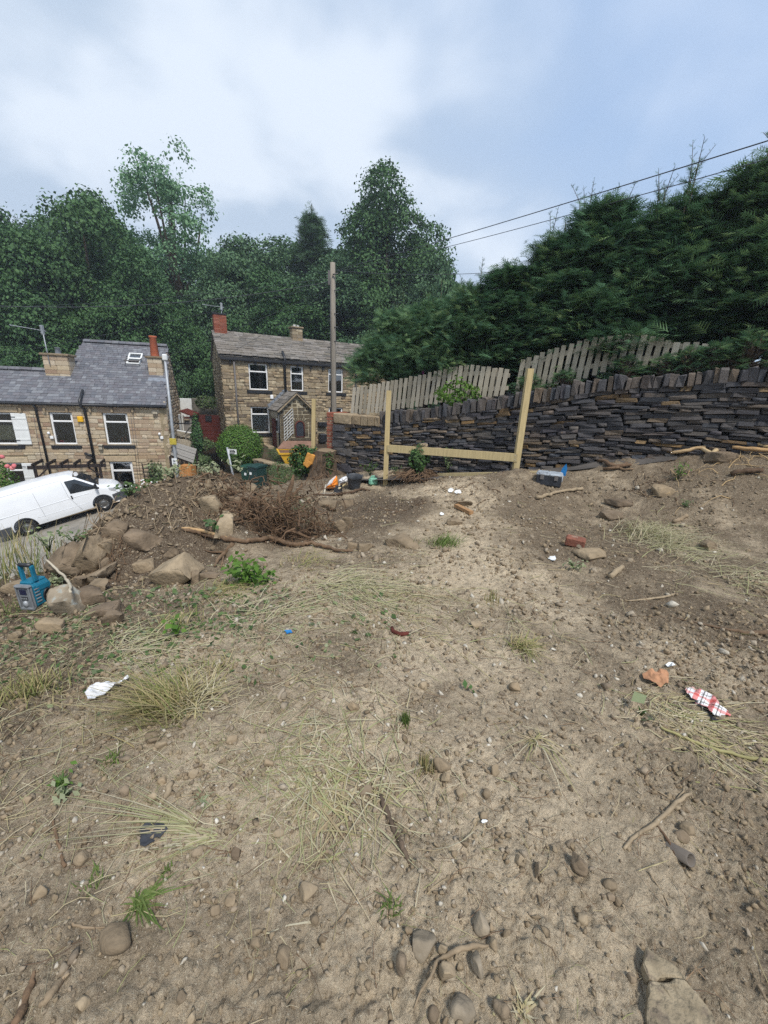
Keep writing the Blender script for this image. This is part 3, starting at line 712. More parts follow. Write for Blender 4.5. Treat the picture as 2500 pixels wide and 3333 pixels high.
# quoins of the end block by the brick pier
for k in range(7):
    f0, t0 = float(wall_foot(0.3)) - 0.05, float(wall_top(0.3)) - COPE
    zc = f0 + (k + 0.5) / 7 * (t0 - f0); ln = 0.62 if k % 2 else 0.42
    A_.append(WR @ rotz(r.uniform(-.04, .04)) @ np.diag([ln, 0.34, (t0 - f0) / 7 * 0.95])); T_.append(wall_pt(ln / 2 + 0.02, zc, -0.11))
pieces(wall, A_, T_, M['dark_stone'], 'stone', BLOCKS, 250, 'stones')
pieces(wall, A2, T2, M['ochre_stone'], 'ochre_stone', BLOCKS, 50, 'ochre_stones')
# coping on edge
A_, T_ = [], []
u = 1.45
while u < WLEN:
    th = r.uniform(0.06, 0.13); hh = r.uniform(0.22, 0.30); tl = r.uniform(-.07, .06)
    if u > 6.4: hh *= 0.8
    zt = float(wall_top(u))
    A_.append(WR @ roty(tl) @ rotz(r.uniform(-.15, .15)) @ np.diag([th, r.uniform(.3, .38), hh])); T_.append(wall_pt(u + th / 2, zt - 0.27 + hh / 2 - 0.02, -0.14 + r.uniform(-.02, .02)))
    u += th + 0.006
pieces(wall, A_, T_, M['dark_stone'], 'coping_stone', BLOCKS, 120, 'coping_stones')
A_, T_ = [], []
for u0, u1 in ((0.03, 0.62), (0.64, 0.9), (0.91, 1.12), (1.13, 1.32), (1.33, 1.45)):
    zt = float(wall_top(0.5)); A_.append(WR @ np.diag([u1 - u0, 0.38, 0.25 + r.uniform(-.02, .02)])); T_.append(wall_pt((u0 + u1) / 2, zt - 0.14, -0.13))
pieces(wall, A_, T_, M['pale_rock'], 'cap_stone', FLATS, 20)
mb = MB()
uu = np.linspace(-0.0, WLEN, 24)
F = []; V = []
for u in uu:
    f0, t0 = float(wall_foot(u)) - 0.6, float(wall_top(u)) - 0.2
    V += [wall_pt(u, f0, -0.07), wall_pt(u, t0, -0.07), wall_pt(u, t0, -0.34), wall_pt(u, f0, -0.34)]
for i in range(len(uu) - 1):
    a = i * 4; F += [(a, a + 4, a + 5, a + 1), (a + 1, a + 5, a + 6, a + 2), (a + 2, a + 6, a + 7, a + 3)]
mb.add(V, F + [(0, 1, 2, 3)]); mb.build('wall_core', M['wall_core'], wall)

# brick pier at its end
c0 = wall_pt(-0.14, 0, -0.14)
pier = thing('brick_pier', 'narrow red brick gate pier closing the left end of the dark stone wall', 'pier', (c0[0], c0[1], -0.7))
zt = wall_uv(1070, 1349)[1]; A_, T_ = [], []
k = 0; z = -0.75
while z + 0.07 < zt:
    for iu in range(2):
        for iv in range(2):
            ox, oy = ((-0.058, 0.058)[iu], 0) if k % 2 else (0, (-0.058, 0.058)[iu])
            if iv: continue
            sz = (0.106, 0.222, 0.065) if k % 2 else (0.222, 0.106, 0.065)
            A_.append(WR @ np.diag(sz)); T_.append(np.array([c0[0], c0[1], z + 0.0325]) + WR @ np.array([ox, oy, 0]))
    z += 0.075; k += 1
pieces(pier, A_, T_, M['red_brick'], 'brick', FLATS, 200)
MB().box((c0[0], c0[1], (zt - 0.75) / 2), (0.205, 0.205, zt + 0.73), WR).build('mortar_core', M['pale_mortar'], pier)
A_, T_ = [], []
for i in range(7):                                        # a row of bricks on edge along the top, running back
    A_.append(WR @ np.diag([0.235, 0.1, 0.065])); T_.append(np.array([c0[0], c0[1], zt + 0.02]) + WR @ np.array([0.0, -0.06 + i * 0.108, 0]))
pieces(pier, A_, T_, M['red_brick'], 'cap_brick', FLATS, 30)

# ------------------------------------------------------------------ frame for a facade
class Face:
    """o: a point of the plane; du: direction to the viewer's right along it; out: outward normal"""
    def __init__(s, o, ang):
        s.o = np.array(o, float); s.du = np.array([math.cos(ang), math.sin(ang), 0.0]); s.n = np.array([math.sin(ang), -math.cos(ang), 0.0])
        s.R = np.stack([s.du, -s.n, np.array([0, 0, 1.0])], 1)     # local: x along, y inwards, z up
    def uv(s, px, py, out_=0.0):
        p = on_plane(px, py, s.o + s.n * out_, s.n); return float((p - s.o) @ s.du), float(p[2])
    def pt(s, u, z, out_=0.0):
        q = s.o + s.du * u + s.n * out_; return np.array([q[0], q[1], z])
    def rect(s, x0, y0, x1, y1, out_=0.0):
        a = s.uv(x0, y0, out_); b = s.uv(x1, y0, out_); c = s.uv(x0, y1, out_); d = s.uv(x1, y1, out_)
        return (min((a[0] + c[0]) / 2, (b[0] + d[0]) / 2), max((a[0] + c[0]) / 2, (b[0] + d[0]) / 2), (c[1] + d[1]) / 2, (a[1] + b[1]) / 2)   # u0,u1,z0,z1
def wall_panel(mb, f, u0, u1, z0, z1, holes, reveal=0.16, thick=0.0):
    """flat wall with openings and their reveals"""
    us = sorted({u0, u1, *[h[0] for h in holes], *[h[1] for h in holes]}); zs = sorted({z0, z1, *[h[2] for h in holes], *[h[3] for h in holes]})
    for a, b in zip(us, us[1:]):
        for c, d in zip(zs, zs[1:]):
            um, zm = (a + b) / 2, (c + d) / 2
            if um < u0 or um > u1 or zm < z0 or zm > z1: continue
            if any(h[0] < um < h[1] and h[2] < zm < h[3] for h in holes): continue
            mb.add([f.pt(a, c), f.pt(b, c), f.pt(b, d), f.pt(a, d)], [(0, 1, 2, 3)])
    for h in holes:
        a, b, c, d = h
        o_ = [f.pt(a, c), f.pt(b, c), f.pt(b, d), f.pt(a, d)]; i_ = [p - f.n * reveal for p in o_]
        mb.add(o_ + i_, [(0, 4, 5, 1), (1, 5, 6, 2), (2, 6, 7, 3), (3, 7, 4, 0)])
def courses(f, u0, u1, z0, z1, holes, ch, ln, r, proud=(0.006, 0.028), gap=0.012, depth=0.1, clip=None):
    A_, T_ = [], []
    z = z0
    while z < z1 - 0.04:
        h = min(r.uniform(*ch), z1 - z); zm = z + h / 2
        if z1 - z - h < 0.05: h = z1 - z; zm = z + h / 2
        blocks = sorted((a, b) for a, b, c, d in holes if c < zm < d)
        segs = []; s0 = u0
        for a, b in blocks:
            if a > s0: segs.append((s0, a))
            s0 = max(s0, b)
        if s0 < u1: segs.append((s0, u1))
        for a, b in segs:
            u = a
            while u < b - 0.03:
                l_ = r.uniform(*ln)
                if b - u - l_ < ln[0] * 0.6: l_ = b - u
                if clip is None or clip(u + l_ / 2, zm):
                    pr = r.uniform(*proud)
                    A_.append(f.R @ roty(r.uniform(-.012, .012)) @ np.diag([max(l_ - gap, .03), depth, max(h - gap, .03)])); T_.append(f.pt(u + l_ / 2, zm, pr - depth / 2))
                u += l_
        z += h
    return A_, T_
def window(parent, f, rc, transom=0.28, fw=0.07, inset=0.10, back=None, name='window'):
    """white frame, transom bar, two panes"""
    u0, u1, z0, z1 = rc; zt = z1 - (z1 - z0) * transom
    mb = MB()
    def bar(a, b, c, d, t=0.07, o_=0.0): mb.bbox(f.pt((a + b) / 2, (c + d) / 2, -inset + o_), (b - a, t, d - c), 0.012, f.R)
    bar(u0, u0 + fw, z0, z1); bar(u1 - fw, u1, z0, z1); bar(u0 + fw, u1 - fw, z0, z0 + fw); bar(u0 + fw, u1 - fw, z1 - fw, z1)
    bar(u0 + fw, u1 - fw, zt - fw * 0.55, zt + fw * 0.55, 0.062)
    # opening light at the top, standing a little proud
    g = fw * 0.45
    bar(u0 + fw, u0 + fw + g, zt + fw * .55, z1 - fw, 0.05, 0.015); bar(u1 - fw - g, u1 - fw, zt + fw * .55, z1 - fw, 0.05, 0.015)
    w = mb.build(name, M['white_pvc'], parent)
    for a, b in ((z0 + fw, zt - fw * .55), (zt + fw * .55, z1 - fw)):
        p = [f.pt(u0 + fw, a, -inset - .01), f.pt(u1 - fw, a, -inset - .01), f.pt(u1 - fw, b, -inset - .01), f.pt(u0 + fw, b, -inset - .01)]
        MB().add(p, [(0, 1, 2, 3)]).build('pane', M['glass'], w)
    # box behind the panes, unlit indoor darkness put into its colour
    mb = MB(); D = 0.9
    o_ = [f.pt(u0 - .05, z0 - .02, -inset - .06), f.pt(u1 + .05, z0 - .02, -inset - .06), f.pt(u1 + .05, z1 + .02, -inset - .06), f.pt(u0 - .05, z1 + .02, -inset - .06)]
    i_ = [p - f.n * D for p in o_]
    mb.add(o_ + i_, [(0, 4, 5, 1), (1, 5, 6, 2), (2, 6, 7, 3), (3, 7, 4, 0), (4, 5, 6, 7)]); mb.build('room_dark', M['dark'], w)
    return w
def sill(parent, f, u0, u1, z1, h=0.13, out_=0.06):
    return MB().bbox(f.pt((u0 + u1) / 2, z1 - h / 2, out_ - 0.11), (u1 - u0, 0.22, h), 0.012, f.R).build('sill', M['sill'], parent)
def downpipe(parent, pts, rad=0.04, m='black_plastic', name='downpipe'):
    mb = MB(); mb.tube(pts, rad, 8)
    return mb.build(name, M[m], parent)
def roof_pieces(f, ue0, ue1, z_e, slope_n, rows, wr, r, overhang=0.12, thick=0.014, lap=1.25, clip=None, tilt=0.05, jit=0.004):
    """rows: exposed heights from the eave upwards; slope_n = (back, up) direction of the slope"""
    sb, su = slope_n; A_, T_ = [], []
    s = 0.0
    Rs = np.stack([f.du, -f.n * sb + np.array([0, 0, su]), f.n * su + np.array([0, 0, sb])], 1)    # x along, y up the slope, z out of the roof
    for k, ex in enumerate(rows):
        u = ue0 - r.uniform(0, wr[1])
        while u < ue1:
            w = r.uniform(*wr); a, b = max(u, ue0), min(u + w, ue1)
            if b - a > 0.04:
                um = (a + b) / 2; sm = s + ex / 2
                if clip is None or clip(um, sm):
                    base = f.pt(um, z_e, overhang) + Rs[:, 1] * (s + ex * lap / 2) + Rs[:, 2] * (thick * 1.6 + r.uniform(0, jit))
                    A_.append(Rs @ rotx(-tilt) @ rotz(r.uniform(-.012, .012)) @ np.diag([b - a - 0.006, ex * lap, thick * r.uniform(.8, 1.3)])); T_.append(base)
            u += w
        s += ex
    return A_, T_, Rs
# pieces() measures x and z extents; for roofs use x and y
def roof_key(A_, T_):
    A = np.array(A_); T = np.array(T_); c = (T - EYE) @ RC; px = CX + FPX * c[:, 0] / c[:, 2]; py = CY + FPX * c[:, 1] / c[:, 2]
    vis = (px > -15) & (px < 2515) & (py > 0); area = np.linalg.norm(A[:, :, 0], axis=1) * np.linalg.norm(A[:, :, 1], axis=1)
    return np.where(vis, area / c[:, 2] ** 2, -1)

# ------------------------------------------------------------------ near terrace: slate roof, tan stone
Y1 = 19.5
cr = P(540, 1327, Y1)
f1 = Face((cr[0], cr[1], 0), math.radians(15.0))          # u = 0 at the right corner, negative to the left
g1 = -4.15                                               # ground in front
h1 = thing('terrace_cottage', 'tan stone terrace cottages with grey slate roof and skylight, behind the white van', 'house', (cr[0], cr[1], g1))
eave1 = f1.uv(540, 1322)[1]
LEFT1 = -11.0
holes = []
W2 = f1.rect(168, 1343, 243, 1447); W3 = f1.rect(340, 1345, 421, 1447); W4 = f1.rect(362, 1503, 436, 1590)
W1 = f1.rect(-30, 1343, 55, 1447); W5 = f1.rect(22, 1507, 88, 1590)
W4 = (W4[0], W4[1], g1 + 0.05, W4[3]); W5 = (W5[0], W5[1], g1 + 0.75, W5[3])
holes = [W1, W2, W3, W4, W5]
mb = MB(); wall_panel(mb, f1, LEFT1, 0, g1 - 1.5, eave1, holes); wp = mb.build('wall', M['mortar'], h1)
r = np.random.default_rng(31)
# lintels and their places
lint = []
for q in holes:
    MB().bbox(f1.pt((q[0] + q[1]) / 2, q[3] + 0.14, -0.04), (q[1] - q[0] + 0.36, 0.14, 0.25), 0.012, f1.R).build('lintel', M['tan_stone'], h1)
    lint.append((q[0] - 0.19, q[1] + 0.19, q[3], q[3] + 0.275))
sl = []
for q in (W1, W2, W3):
    sill(h1, f1, q[0] - 0.14, q[1] + 0.16, q[2] - 0.03, 0.15); sl.append((q[0] - 0.15, q[1] + 0.17, q[2] - 0.19, q[2]))
A_, T_ = courses(f1, LEFT1, -0.01, g1 - 0.3, eave1 - 0.05, holes + lint + sl, (0.135, 0.205), (0.22, 0.55), r)
DEPTH1 = 5.6; LOW1 = None
# heights of the two ridges along one slope
def slope_hit(px, py):
    """a point on the near roof plane through the eave: returns (u, s)"""
    nrm = f1.n * SU + np.array([0, 0, SB]); p = on_plane(px, py, f1.pt(0, eave1 + 0.02, 0.12), nrm); d = p - f1.pt(0, eave1 + 0.02, 0.12)
    return float(d @ f1.du), float(d @ (-f1.n * SB + np.array([0, 0, SU])))
_pitch = math.radians(38); SB, SU = math.cos(_pitch), math.sin(_pitch)
sR = slope_hit(400, 1118)[1]; sL = slope_hit(80, 1201)[1]; uS = slope_hit(275, 1110)[0]; uS0 = slope_hit(225, 1195)[0]
back1, up1 = sR * SB, sR * SU
# right gable: stone, seen edge-on, not quite square to the front
uR = slope_hit(543, 1124)[0]; SKW = uR / back1; FQ = math.hypot(1, SKW)
fg = Face(f1.pt(0, 0, 0), math.radians(15.0 + 90) + math.atan(-SKW))
back1 *= FQ
prof = [(0, g1 - 1.5), (0, eave1), (back1 - 0.12, eave1 + up1 + 0.0), (2 * back1 - .24, eave1), (2 * back1 - .24, g1 - 1.5)]
mb = MB(); mb.prism([fg.pt(a, b) for a, b in prof], -fg.n * 0.3); mb.build('gable_wall', M['mortar'], h1)
r2 = np.random.default_rng(32)
_cl = lambda u, z: z < eave1 + (u / FQ * SU / SB) - 0.03 and z < eave1 + ((2 * back1 - .24 - u) / FQ * SU / SB)
A3, T3 = courses(fg, 0.0, 2 * back1 - .24, g1, eave1 + up1, [], (0.14, 0.2), (0.25, 0.55), r2, clip=_cl)
pieces(h1, A_ + A3, T_ + T3, M['tan_stone'], 'stone', FLATS, 300, 'stones')
# roof body under the slates
zE = eave1 + 0.02
def rp(u, s, out_=0.0):
    return f1.pt(u, zE, 0.12) + (-f1.n * SB + np.array([0, 0, SU])) * s + (f1.n * SU + np.array([0, 0, SB])) * out_
mb = MB()
mb.prism([rp(LEFT1, 0), rp(0.05, 0), rp(uR + .05, sR), rp(uS, sR), rp(uS0, sL), rp(LEFT1, sL)], (f1.n * SU + np.array([0, 0, SB])) * -0.08)
dn = -f1.n * SB - np.array([0, 0, SU])
mb.prism([rp(uR + .05, sR), rp(uS, sR), rp(uS, sR) + dn * sR, rp(2 * uR + .05, sR) + dn * sR], np.array([0, 0, -0.08]))
mb.prism([rp(uS0 + .3, sL), rp(LEFT1, sL), rp(LEFT1, sL) + dn * sL, rp(uS0 + .3, sL) + dn * sL], np.array([0, 0, -0.08]))
mb.prism([rp(uS, sR), rp(uS, sR) + dn * (sR - sL) * 2, rp(uS0, sL) + dn * 0.1, rp(uS0, sL)], f1.du * -0.05)
roof1 = mb.build('roof', M['slate'], h1)
cutu = lambda s: LEFT1 if s < sL else uS0 + (uS - uS0) * (s - sL) / (sR - sL)
SK = slope_hit(440, 1172)                                  # skylight middle
nrow = 27; rows = [sR / nrow * (1.12 - 0.24 * k / nrow) for k in range(nrow)]
A_, T_, RS1 = roof_pieces(f1, LEFT1, 0.06, zE, (SB, SU), rows, (0.16, 0.27), r, thick=0.017, lap=1.22, tilt=0.07,
                          clip=lambda u, s: u > cutu(s) and u < .05 + uR * s / sR and s < sR - 0.02 and not (abs(u - SK[0]) < 0.36 and abs(s - SK[1]) < 0.5))
pieces(h1, A_, T_, M['slate'], 'slate', FLATS, 300, 'slates', roof_key(A_, T_))
# ridge tiles
mb = MB()
def ridge_row(h, a, b, n_, m, name='ridge_tile'):
    for i in range(n_):
        p = a + (b - a) * (i + 0.5) / n_; L_ = np.linalg.norm(b - a) / n_; d = (b - a) / np.linalg.norm(b - a)
        mb = MB(); up_ = np.array([0, 0, 1.0]); bk = np.cross(up_, d)
        V = [d * sx * L_ * 0.485 + bk * bx + up_ * bz for sx in (-1, 1) for bx, bz in ((-.16, -.09), (-.05, .025), (.05, .025), (.16, -.09), (.15, -.12), (.0, -.02), (-.15, -.12))]
        V = [q + p + rng.uniform(-.006, .006, 3) for q in V]
        mb.add(V, [(j, j + 1, j + 8, j + 7) for j in range(6)] + [(6, 0, 7, 13), tuple(range(7))[::-1], tuple(range(7, 14))])
        mb.build(name, m, h)
ridge_row(h1, rp(uR + .05, sR, 0.1), rp(uS, sR, 0.1), 12, M['slate'])
ridge_row(h1, rp(uS0, sL, 0.09), rp(LEFT1, sL, 0.09), 14, M['slate'])
# gutter, brackets, pipes
MB().tube([f1.pt(LEFT1, zE - 0.05, 0.17), f1.pt(0.05, zE - 0.05, 0.17)], 0.065, 8).build('gutter', M['black_plastic'], h1)
for px in (68, 146, 219, 294, 365, 432):
    u, z = f1.uv(px, 1330); MB().bbox(f1.pt(u, z - 0.07, 0.05), (0.09, 0.14, 0.2), 0.01, f1.R).build('gutter_bracket', M['pale_rock'], h1)
u1, _ = f1.uv(120, 1335); downpipe(h1, [f1.pt(u1, zE - .1, .17), f1.pt(u1, zE - .25, .07), f1.pt(u1 + .04, g1, .07)], 0.05)
u2, _ = f1.uv(276, 1350); downpipe(h1, [rp(u2 - .06, 0.75, 0.16), f1.pt(u2 - .02, zE + .1, .24), f1.pt(u2, zE - .12, .22), f1.pt(u2 + .06, zE - .28, .08), f1.pt(u2 + .12, g1, .08)], 0.062, name='soil_pipe')
MB().tube([f1.pt(u2 - .25, f1.uv(290, 1475)[1], .1), f1.pt(u2 + .05, f1.uv(290, 1482)[1], .12)], 0.06, 8).build('hopper', M['black_plastic'], h1)
# windows
w_ = window(h1, f1, W1, 0.27)
q = W1; MB().add([f1.pt(q[0] + .1, q[2] + .2, -.2), f1.pt(q[1] - .1, q[2] + .2, -.2), f1.pt(q[1] - .1, q[2] + .85, -.2), f1.pt(q[0] + .1, q[2] + .85, -.2)], [(0, 1, 2, 3)]).build('blind', M['blind'], w_)
window(h1, f1, W2, 0.27)
w_ = window(h1, f1, W3, 0.28)
q = W3; mb = MB()                                        # ornaments standing inside on the sill
mb.lathe([(0.0, 0), (.05, 0), (.065, .1), (.035, .2), (.05, .24), (0, .24)], f1.pt(q[0] + .55 * (q[1] - q[0]), q[2] + .07, -.3), 8); mb.tube([f1.pt(q[0] + .7 * (q[1] - q[0]), q[2] + .07, -.3), f1.pt(q[0] + .72 * (q[1] - q[0]), q[2] + .4, -.28)], .025, 5)
mb.build('ornament', M['terracotta'], w_)
w_ = window(h1, f1, W4, 0.22, 0.085, name='door')
w_ = window(h1, f1, W5, 0.27)
# white shutters
for (a, b, c, d) in (f1.rect(48, 1345, 96, 1446), f1.rect(82, 1507, 118, 1590)):
    if d < -1.6: c = g1 + 0.75
    sh = MB(); sh.bbox(f1.pt((a + b) / 2, (c + d) / 2, .06), (b - a, 0.045, d - c), 0.01, f1.R)
    so = sh.build('shutter', M['white_paint'], h1)
    mb = MB()
    for k in (0.16, 0.5, 0.84): mb.box(f1.pt((a + b) / 2, c + (d - c) * k, .088), (b - a - .02, 0.014, 0.07), f1.R)
    mb.build('batten', M['white_paint'], so)
    mb = MB()
    for k in (0.14, 0.88): mb.box(f1.pt(a + .06, c + (d - c) * k, .1), (0.2, 0.012, 0.03), f1.R)
    mb.build('hinge', M['black_plastic'], so)
# yellow alarm box, meter boxes, lamp, bird box
u, z = f1.uv(264, 1364); MB().bbox(f1.pt(u, z, .07), (0.23, 0.1, 0.25), 0.02, f1.R).build('alarm_box', mat('alarm_yellow', [(0.75, 0.42, 0.02)], rough=.4, bump=0), h1)
for px, py in ((171, 1423), (528, 1424)):
    u, z = f1.uv(px, py); MB().bbox(f1.pt(u, z, .06), (0.13, 0.08, 0.13), 0.01, f1.R).build('junction_box', M['white_pvc'], h1)
for px, py in ((162, 1409), (521, 1412)):
    u, z = f1.uv(px, py); MB().lathe([(0, -.06), (.06, -.05), (.05, .05), (0, .07)], f1.pt(u, z, .1), 8).build('security_lamp', M['white_pvc'], h1)
u, z = f1.uv(331, 1455); bb = MB(); bb.bbox(f1.pt(u, z, .1), (.14, .14, .2), .005, f1.R); bb.box(f1.pt(u, z + .12, .12), (.2, .2, .02), f1.R @ rotx(.2)); bb.build('bird_box', M['old_timber'], h1)
u, z = f1.uv(507, 1344); MB().bbox(f1.pt(u, z, .1), (.2, .14, .1), .01, f1.R).build('bird_box', M['old_timber'], h1)
mb = MB()                                                # telephone cables down the wall
for px0, px1 in ((426, 452), (434, 460), (110, 150)):
    a = f1.uv(px0, 1348); b = f1.uv(px1, 1570); mb.tube([f1.pt(a[0], a[1], .045), f1.pt(b[0], b[1], .045)], 0.008, 4)
mb.build('wall_cable', M['grey_pipe'], h1)
# skylight
def skylight(h, c, w_, hh):
    mb = MB()
    for a, b, cc, d in ((-w_ / 2, w_ / 2, -hh / 2, -hh / 2 + .07), (-w_ / 2, w_ / 2, hh / 2 - .07, hh / 2), (-w_ / 2, -w_ / 2 + .07, -hh / 2 + .07, hh / 2 - .07), (w_ / 2 - .07, w_ / 2, -hh / 2 + .07, hh / 2 - .07), (-w_ / 2 + .07, w_ / 2 - .07, -.05, .05)):
        mb.bbox(c + RS1 @ np.array([(a + b) / 2, (cc + d) / 2, 0.05]), (b - a, d - cc, 0.1), .01, RS1)
    s = mb.build('skylight', M['white_paint'], h)
    p = [c + RS1 @ np.array([a, b, 0.04]) for a, b in ((-w_ / 2 + .05, .03), (w_ / 2 - .05, .03), (w_ / 2 - .05, hh / 2 - .05), (-w_ / 2 + .05, hh / 2 - .05))]
    MB().add(p, [(0, 1, 2, 3)]).build('pane', M['glass'], s)
    p = [c + RS1 @ np.array([a, b, 0.004]) for a, b in ((-w_ / 2 + .05, -hh / 2 + .05), (w_ / 2 - .05, -hh / 2 + .05), (w_ / 2 - .05, hh / 2 - .05), (-w_ / 2 + .05, hh / 2 - .05))]
    MB().add(p, [(0, 1, 2, 3)]).build('room_dark', M['dark'], s)  # flat dark sheet standing for the unlit space under the pane
    p = [c + RS1 @ np.array([a, b, z]) for a, b, z in ((-w_ / 2, -.02, .1), (w_ / 2, -.02, .1), (w_ / 2, -hh / 2 - .1, .32), (-w_ / 2, -hh / 2 - .1, .32))]
    MB().tube([p[0], p[3], p[2], p[1]], .03, 4).build('sash', M['grey_pipe'], s)
skylight(h1, rp(SK[0], SK[1], 0.02), 0.64, 0.9)
# chimneys
def chimney(h, f, base, w_, d_, hgt, m, name='chimney', ch=(0.17, 0.24), pots=(), cap=True):
    c = MB(); zz = base[2]; st = []
    core = MB().box(base + np.array([0, 0, hgt / 2]), (w_ - .03, d_ - .03, hgt), f.R).build(name, M['mortar'], h)
    A_, T_ = [], []
    z = 0.0; rr = np.random.default_rng(int(w_ * 1000))
    while z < hgt - .02:
        hh = min(rr.uniform(*ch), hgt - z)
        sp = rr.uniform(.35, .65)
        for a, b in ((0, sp), (sp, 1)):
            l_ = w_ * (b - a) - .012
            for sd in (-1, 1):
                A_.append(f.R @ np.diag([l_, .1, hh - .012])); T_.append(base + f.R @ np.array([w_ * ((a + b) / 2 - .5), sd * (d_ / 2 - .04), z + hh / 2]))
        for sd in (-1, 1):
            A_.append(f.R @ rotz(math.pi / 2) @ np.diag([d_ - .1, .1, hh - .012])); T_.append(base + f.R @ np.array([sd * (w_ / 2 - .045), 0, z + hh / 2]))
        z += hh
    for a, t_ in zip(A_, T_):
        o = bpy.data.objects.new('chimney_stone', BLK[m]); o.parent = core
        mm = Matrix.Identity(4)
        for i in range(3):
            for j in range(3): mm[i][j] = a[i, j]
            mm[i][3] = t_[i] - worg(core)[i]
        o.matrix_local = mm; COL.objects.link(o)
    if cap: MB().bbox(base + np.array([0, 0, hgt + .045]), (w_ + .14, d_ + .14, .1), .02, f.R).build('chimney_cap', M['rock'], core)
    for (ox, oy, hh, rad, mm_) in pots:
        MB().lathe([(rad * .95, 0), (rad * 1.05, .05), (rad * .82, hh * .9), (rad * .95, hh * .93), (rad * .95, hh), (rad * .7, hh), (rad * .6, hh * .5), (0, hh * .5)], base + f.R @ np.array([ox, oy, hgt + .08]), 12).build('chimney_pot', M[mm_], core)
    return core
BLK = {k: mesh_of('block_' + k, FLATS[0], M[k]) for k in ('tan_stone', 'brown_stone', 'red_brick')}
# left stack on the low ridge
us, ss = slope_hit(195, 1215)
pb = rp(us, sL, 0); zt = P(195, 1152, float(pb[1]))[2]
chimney(h1, f1, np.array([pb[0], pb[1], pb[2] - .55]), 1.02, 0.75, zt - pb[2] + .45, 'tan_stone', pots=((0.02, 0, .3, .12, 'lead'),))
# right stack on the slope near the gable
pb = rp(*slope_hit(508, 1225), 0); zt = P(507, 1160, float(pb[1]) + .2)[2]
chimney(h1, f1, np.array([pb[0], pb[1], pb[2] - .4]) - f1.n * .35, 0.66, 0.66, zt - pb[2] + .3, 'tan_stone', pots=((-.02, 0, .98, .19, 'terracotta'),))
MB().box(rp(*slope_hit(512, 1238), 0.03), (.8, .3, .03), RS1).build('lead_flashing', M['lead'], h1)
# aerial on the left stack
def aerial(h, base, top, direction, m='metal'):
    a = MB(); a.tube([base, top], .022, 6); o = a.build('aerial', M[m], h)
    d = np.array(direction, float); d /= np.linalg.norm(d); sd = np.cross(d, (0, 0, 1))
    b = MB(); b.tube([top - d * .15 + np.array([0, 0, -.1]), top + d * 1.25 + np.array([0, 0, .08])], .016, 5)
    for k in range(9):
        p = top + d * (0.2 + k * .12) + np.array([0, 0, -.05 + .012 * k]); b.tube([p - sd * .13, p + sd * .13], .008, 4)
    for k in (-1, 1): b.tube([top + d * .0 + np.array([0, 0, .14 * k - .05]) - sd * .2, top + d * .05 + np.array([0, 0, .22 * k - .05]) + sd * .2], .012, 4)
    b.box(top + np.array([0, 0, -.05]), (.1, .1, .4)); b.build('aerial_array', M[m], o)
pb = rp(us, sL, 0)
aerial(h1, P(162, 1185, pb[1] - .5), P(137, 1070, pb[1] - .3), (-1, -.25, 0))

# ------------------------------------------------------------------ far house: brown stone, stone slab roof, porch
Y2 = 23.4
cl = P(718, 1156, Y2)
f2 = Face((cl[0], cl[1], 0), math.radians(29.0))
g2 = -1.85
h2 = thing('stone_house', 'brown stone house with stone slab roof, red brick chimney and gabled porch', 'house', (cl[0], cl[1], g2))
e2 = f2.uv(718, 1160)[1]
X2 = 11.5
def reg(x0, y0, x1, y1): return f2.rect(600 + x0 / 2.552, 950 + y0 / 2.552, 600 + x1 / 2.552, 950 + y1 / 2.552)
WA1 = reg(537, 597, 694, 815); WA2 = reg(883, 618, 990, 824); WA3 = reg(1196, 640, 1318, 836); WB1 = reg(556, 955, 710, 1172); WB3 = reg(1200, 962, 1316, 1150)
holes = [WA1, WA2, WA3, WB1, WB3]
mb = MB(); wall_panel(mb, f2, 0, X2, g2 - 1.5, e2, holes); mb.build('wall', M['brown_mortar'], h2)
lint, sl = [], []
for q in holes:
    MB().bbox(f2.pt((q[0] + q[1]) / 2, q[3] + 0.14, -0.045), (q[1] - q[0] + 0.4, 0.14, 0.26), 0.012, f2.R).build('lintel', M['brown_stone'], h2)
    lint.append((q[0] - 0.21, q[1] + 0.21, q[3], q[3] + 0.285))
    sill(h2, f2, q[0] - 0.16, q[1] + 0.22, q[2] - 0.02, 0.18); sl.append((q[0] - 0.17, q[1] + 0.23, q[2] - 0.21, q[2]))
r = np.random.default_rng(41)
A_, T_ = courses(f2, 0.0, X2, g2 - 0.2, e2 - 0.05, holes + lint + sl, (0.13, 0.24), (0.2, 0.55), r, proud=(0.0, 0.04))
# left gable
_p2 = math.radians(32); SB2, SU2 = math.cos(_p2), math.sin(_p2)
def rp2(u, s, out_=0.0):
    return f2.pt(u, e2 + 0.05, 0.14) + (-f2.n * SB2 + np.array([0, 0, SU2])) * s + (f2.n * SU2 + np.array([0, 0, SB2])) * out_
_nr = f2.n * SU2 + np.array([0, 0, SB2]); _q = on_plane(900, 1100, rp2(0, 0), _nr) - rp2(0, 0)
sR2 = float(_q @ (-f2.n * SB2 + np.array([0, 0, SU2]))); back2 = sR2 * SB2; up2 = sR2 * SU2
fl = Face(f2.pt(0, 0, 0), math.radians(29.0 - 90))        # left gable: u runs towards the front
W_ = 2 * back2 - .28
mb = MB(); mb.prism([fl.pt(-a, b) for a, b in [(0, g2 - 1.5), (0, e2), (back2 - .14, e2 + up2 - .06), (W_, e2), (W_, g2 - 1.5)]], -fl.n * 0.3); mb.build('gable_wall', M['brown_mortar'], h2)
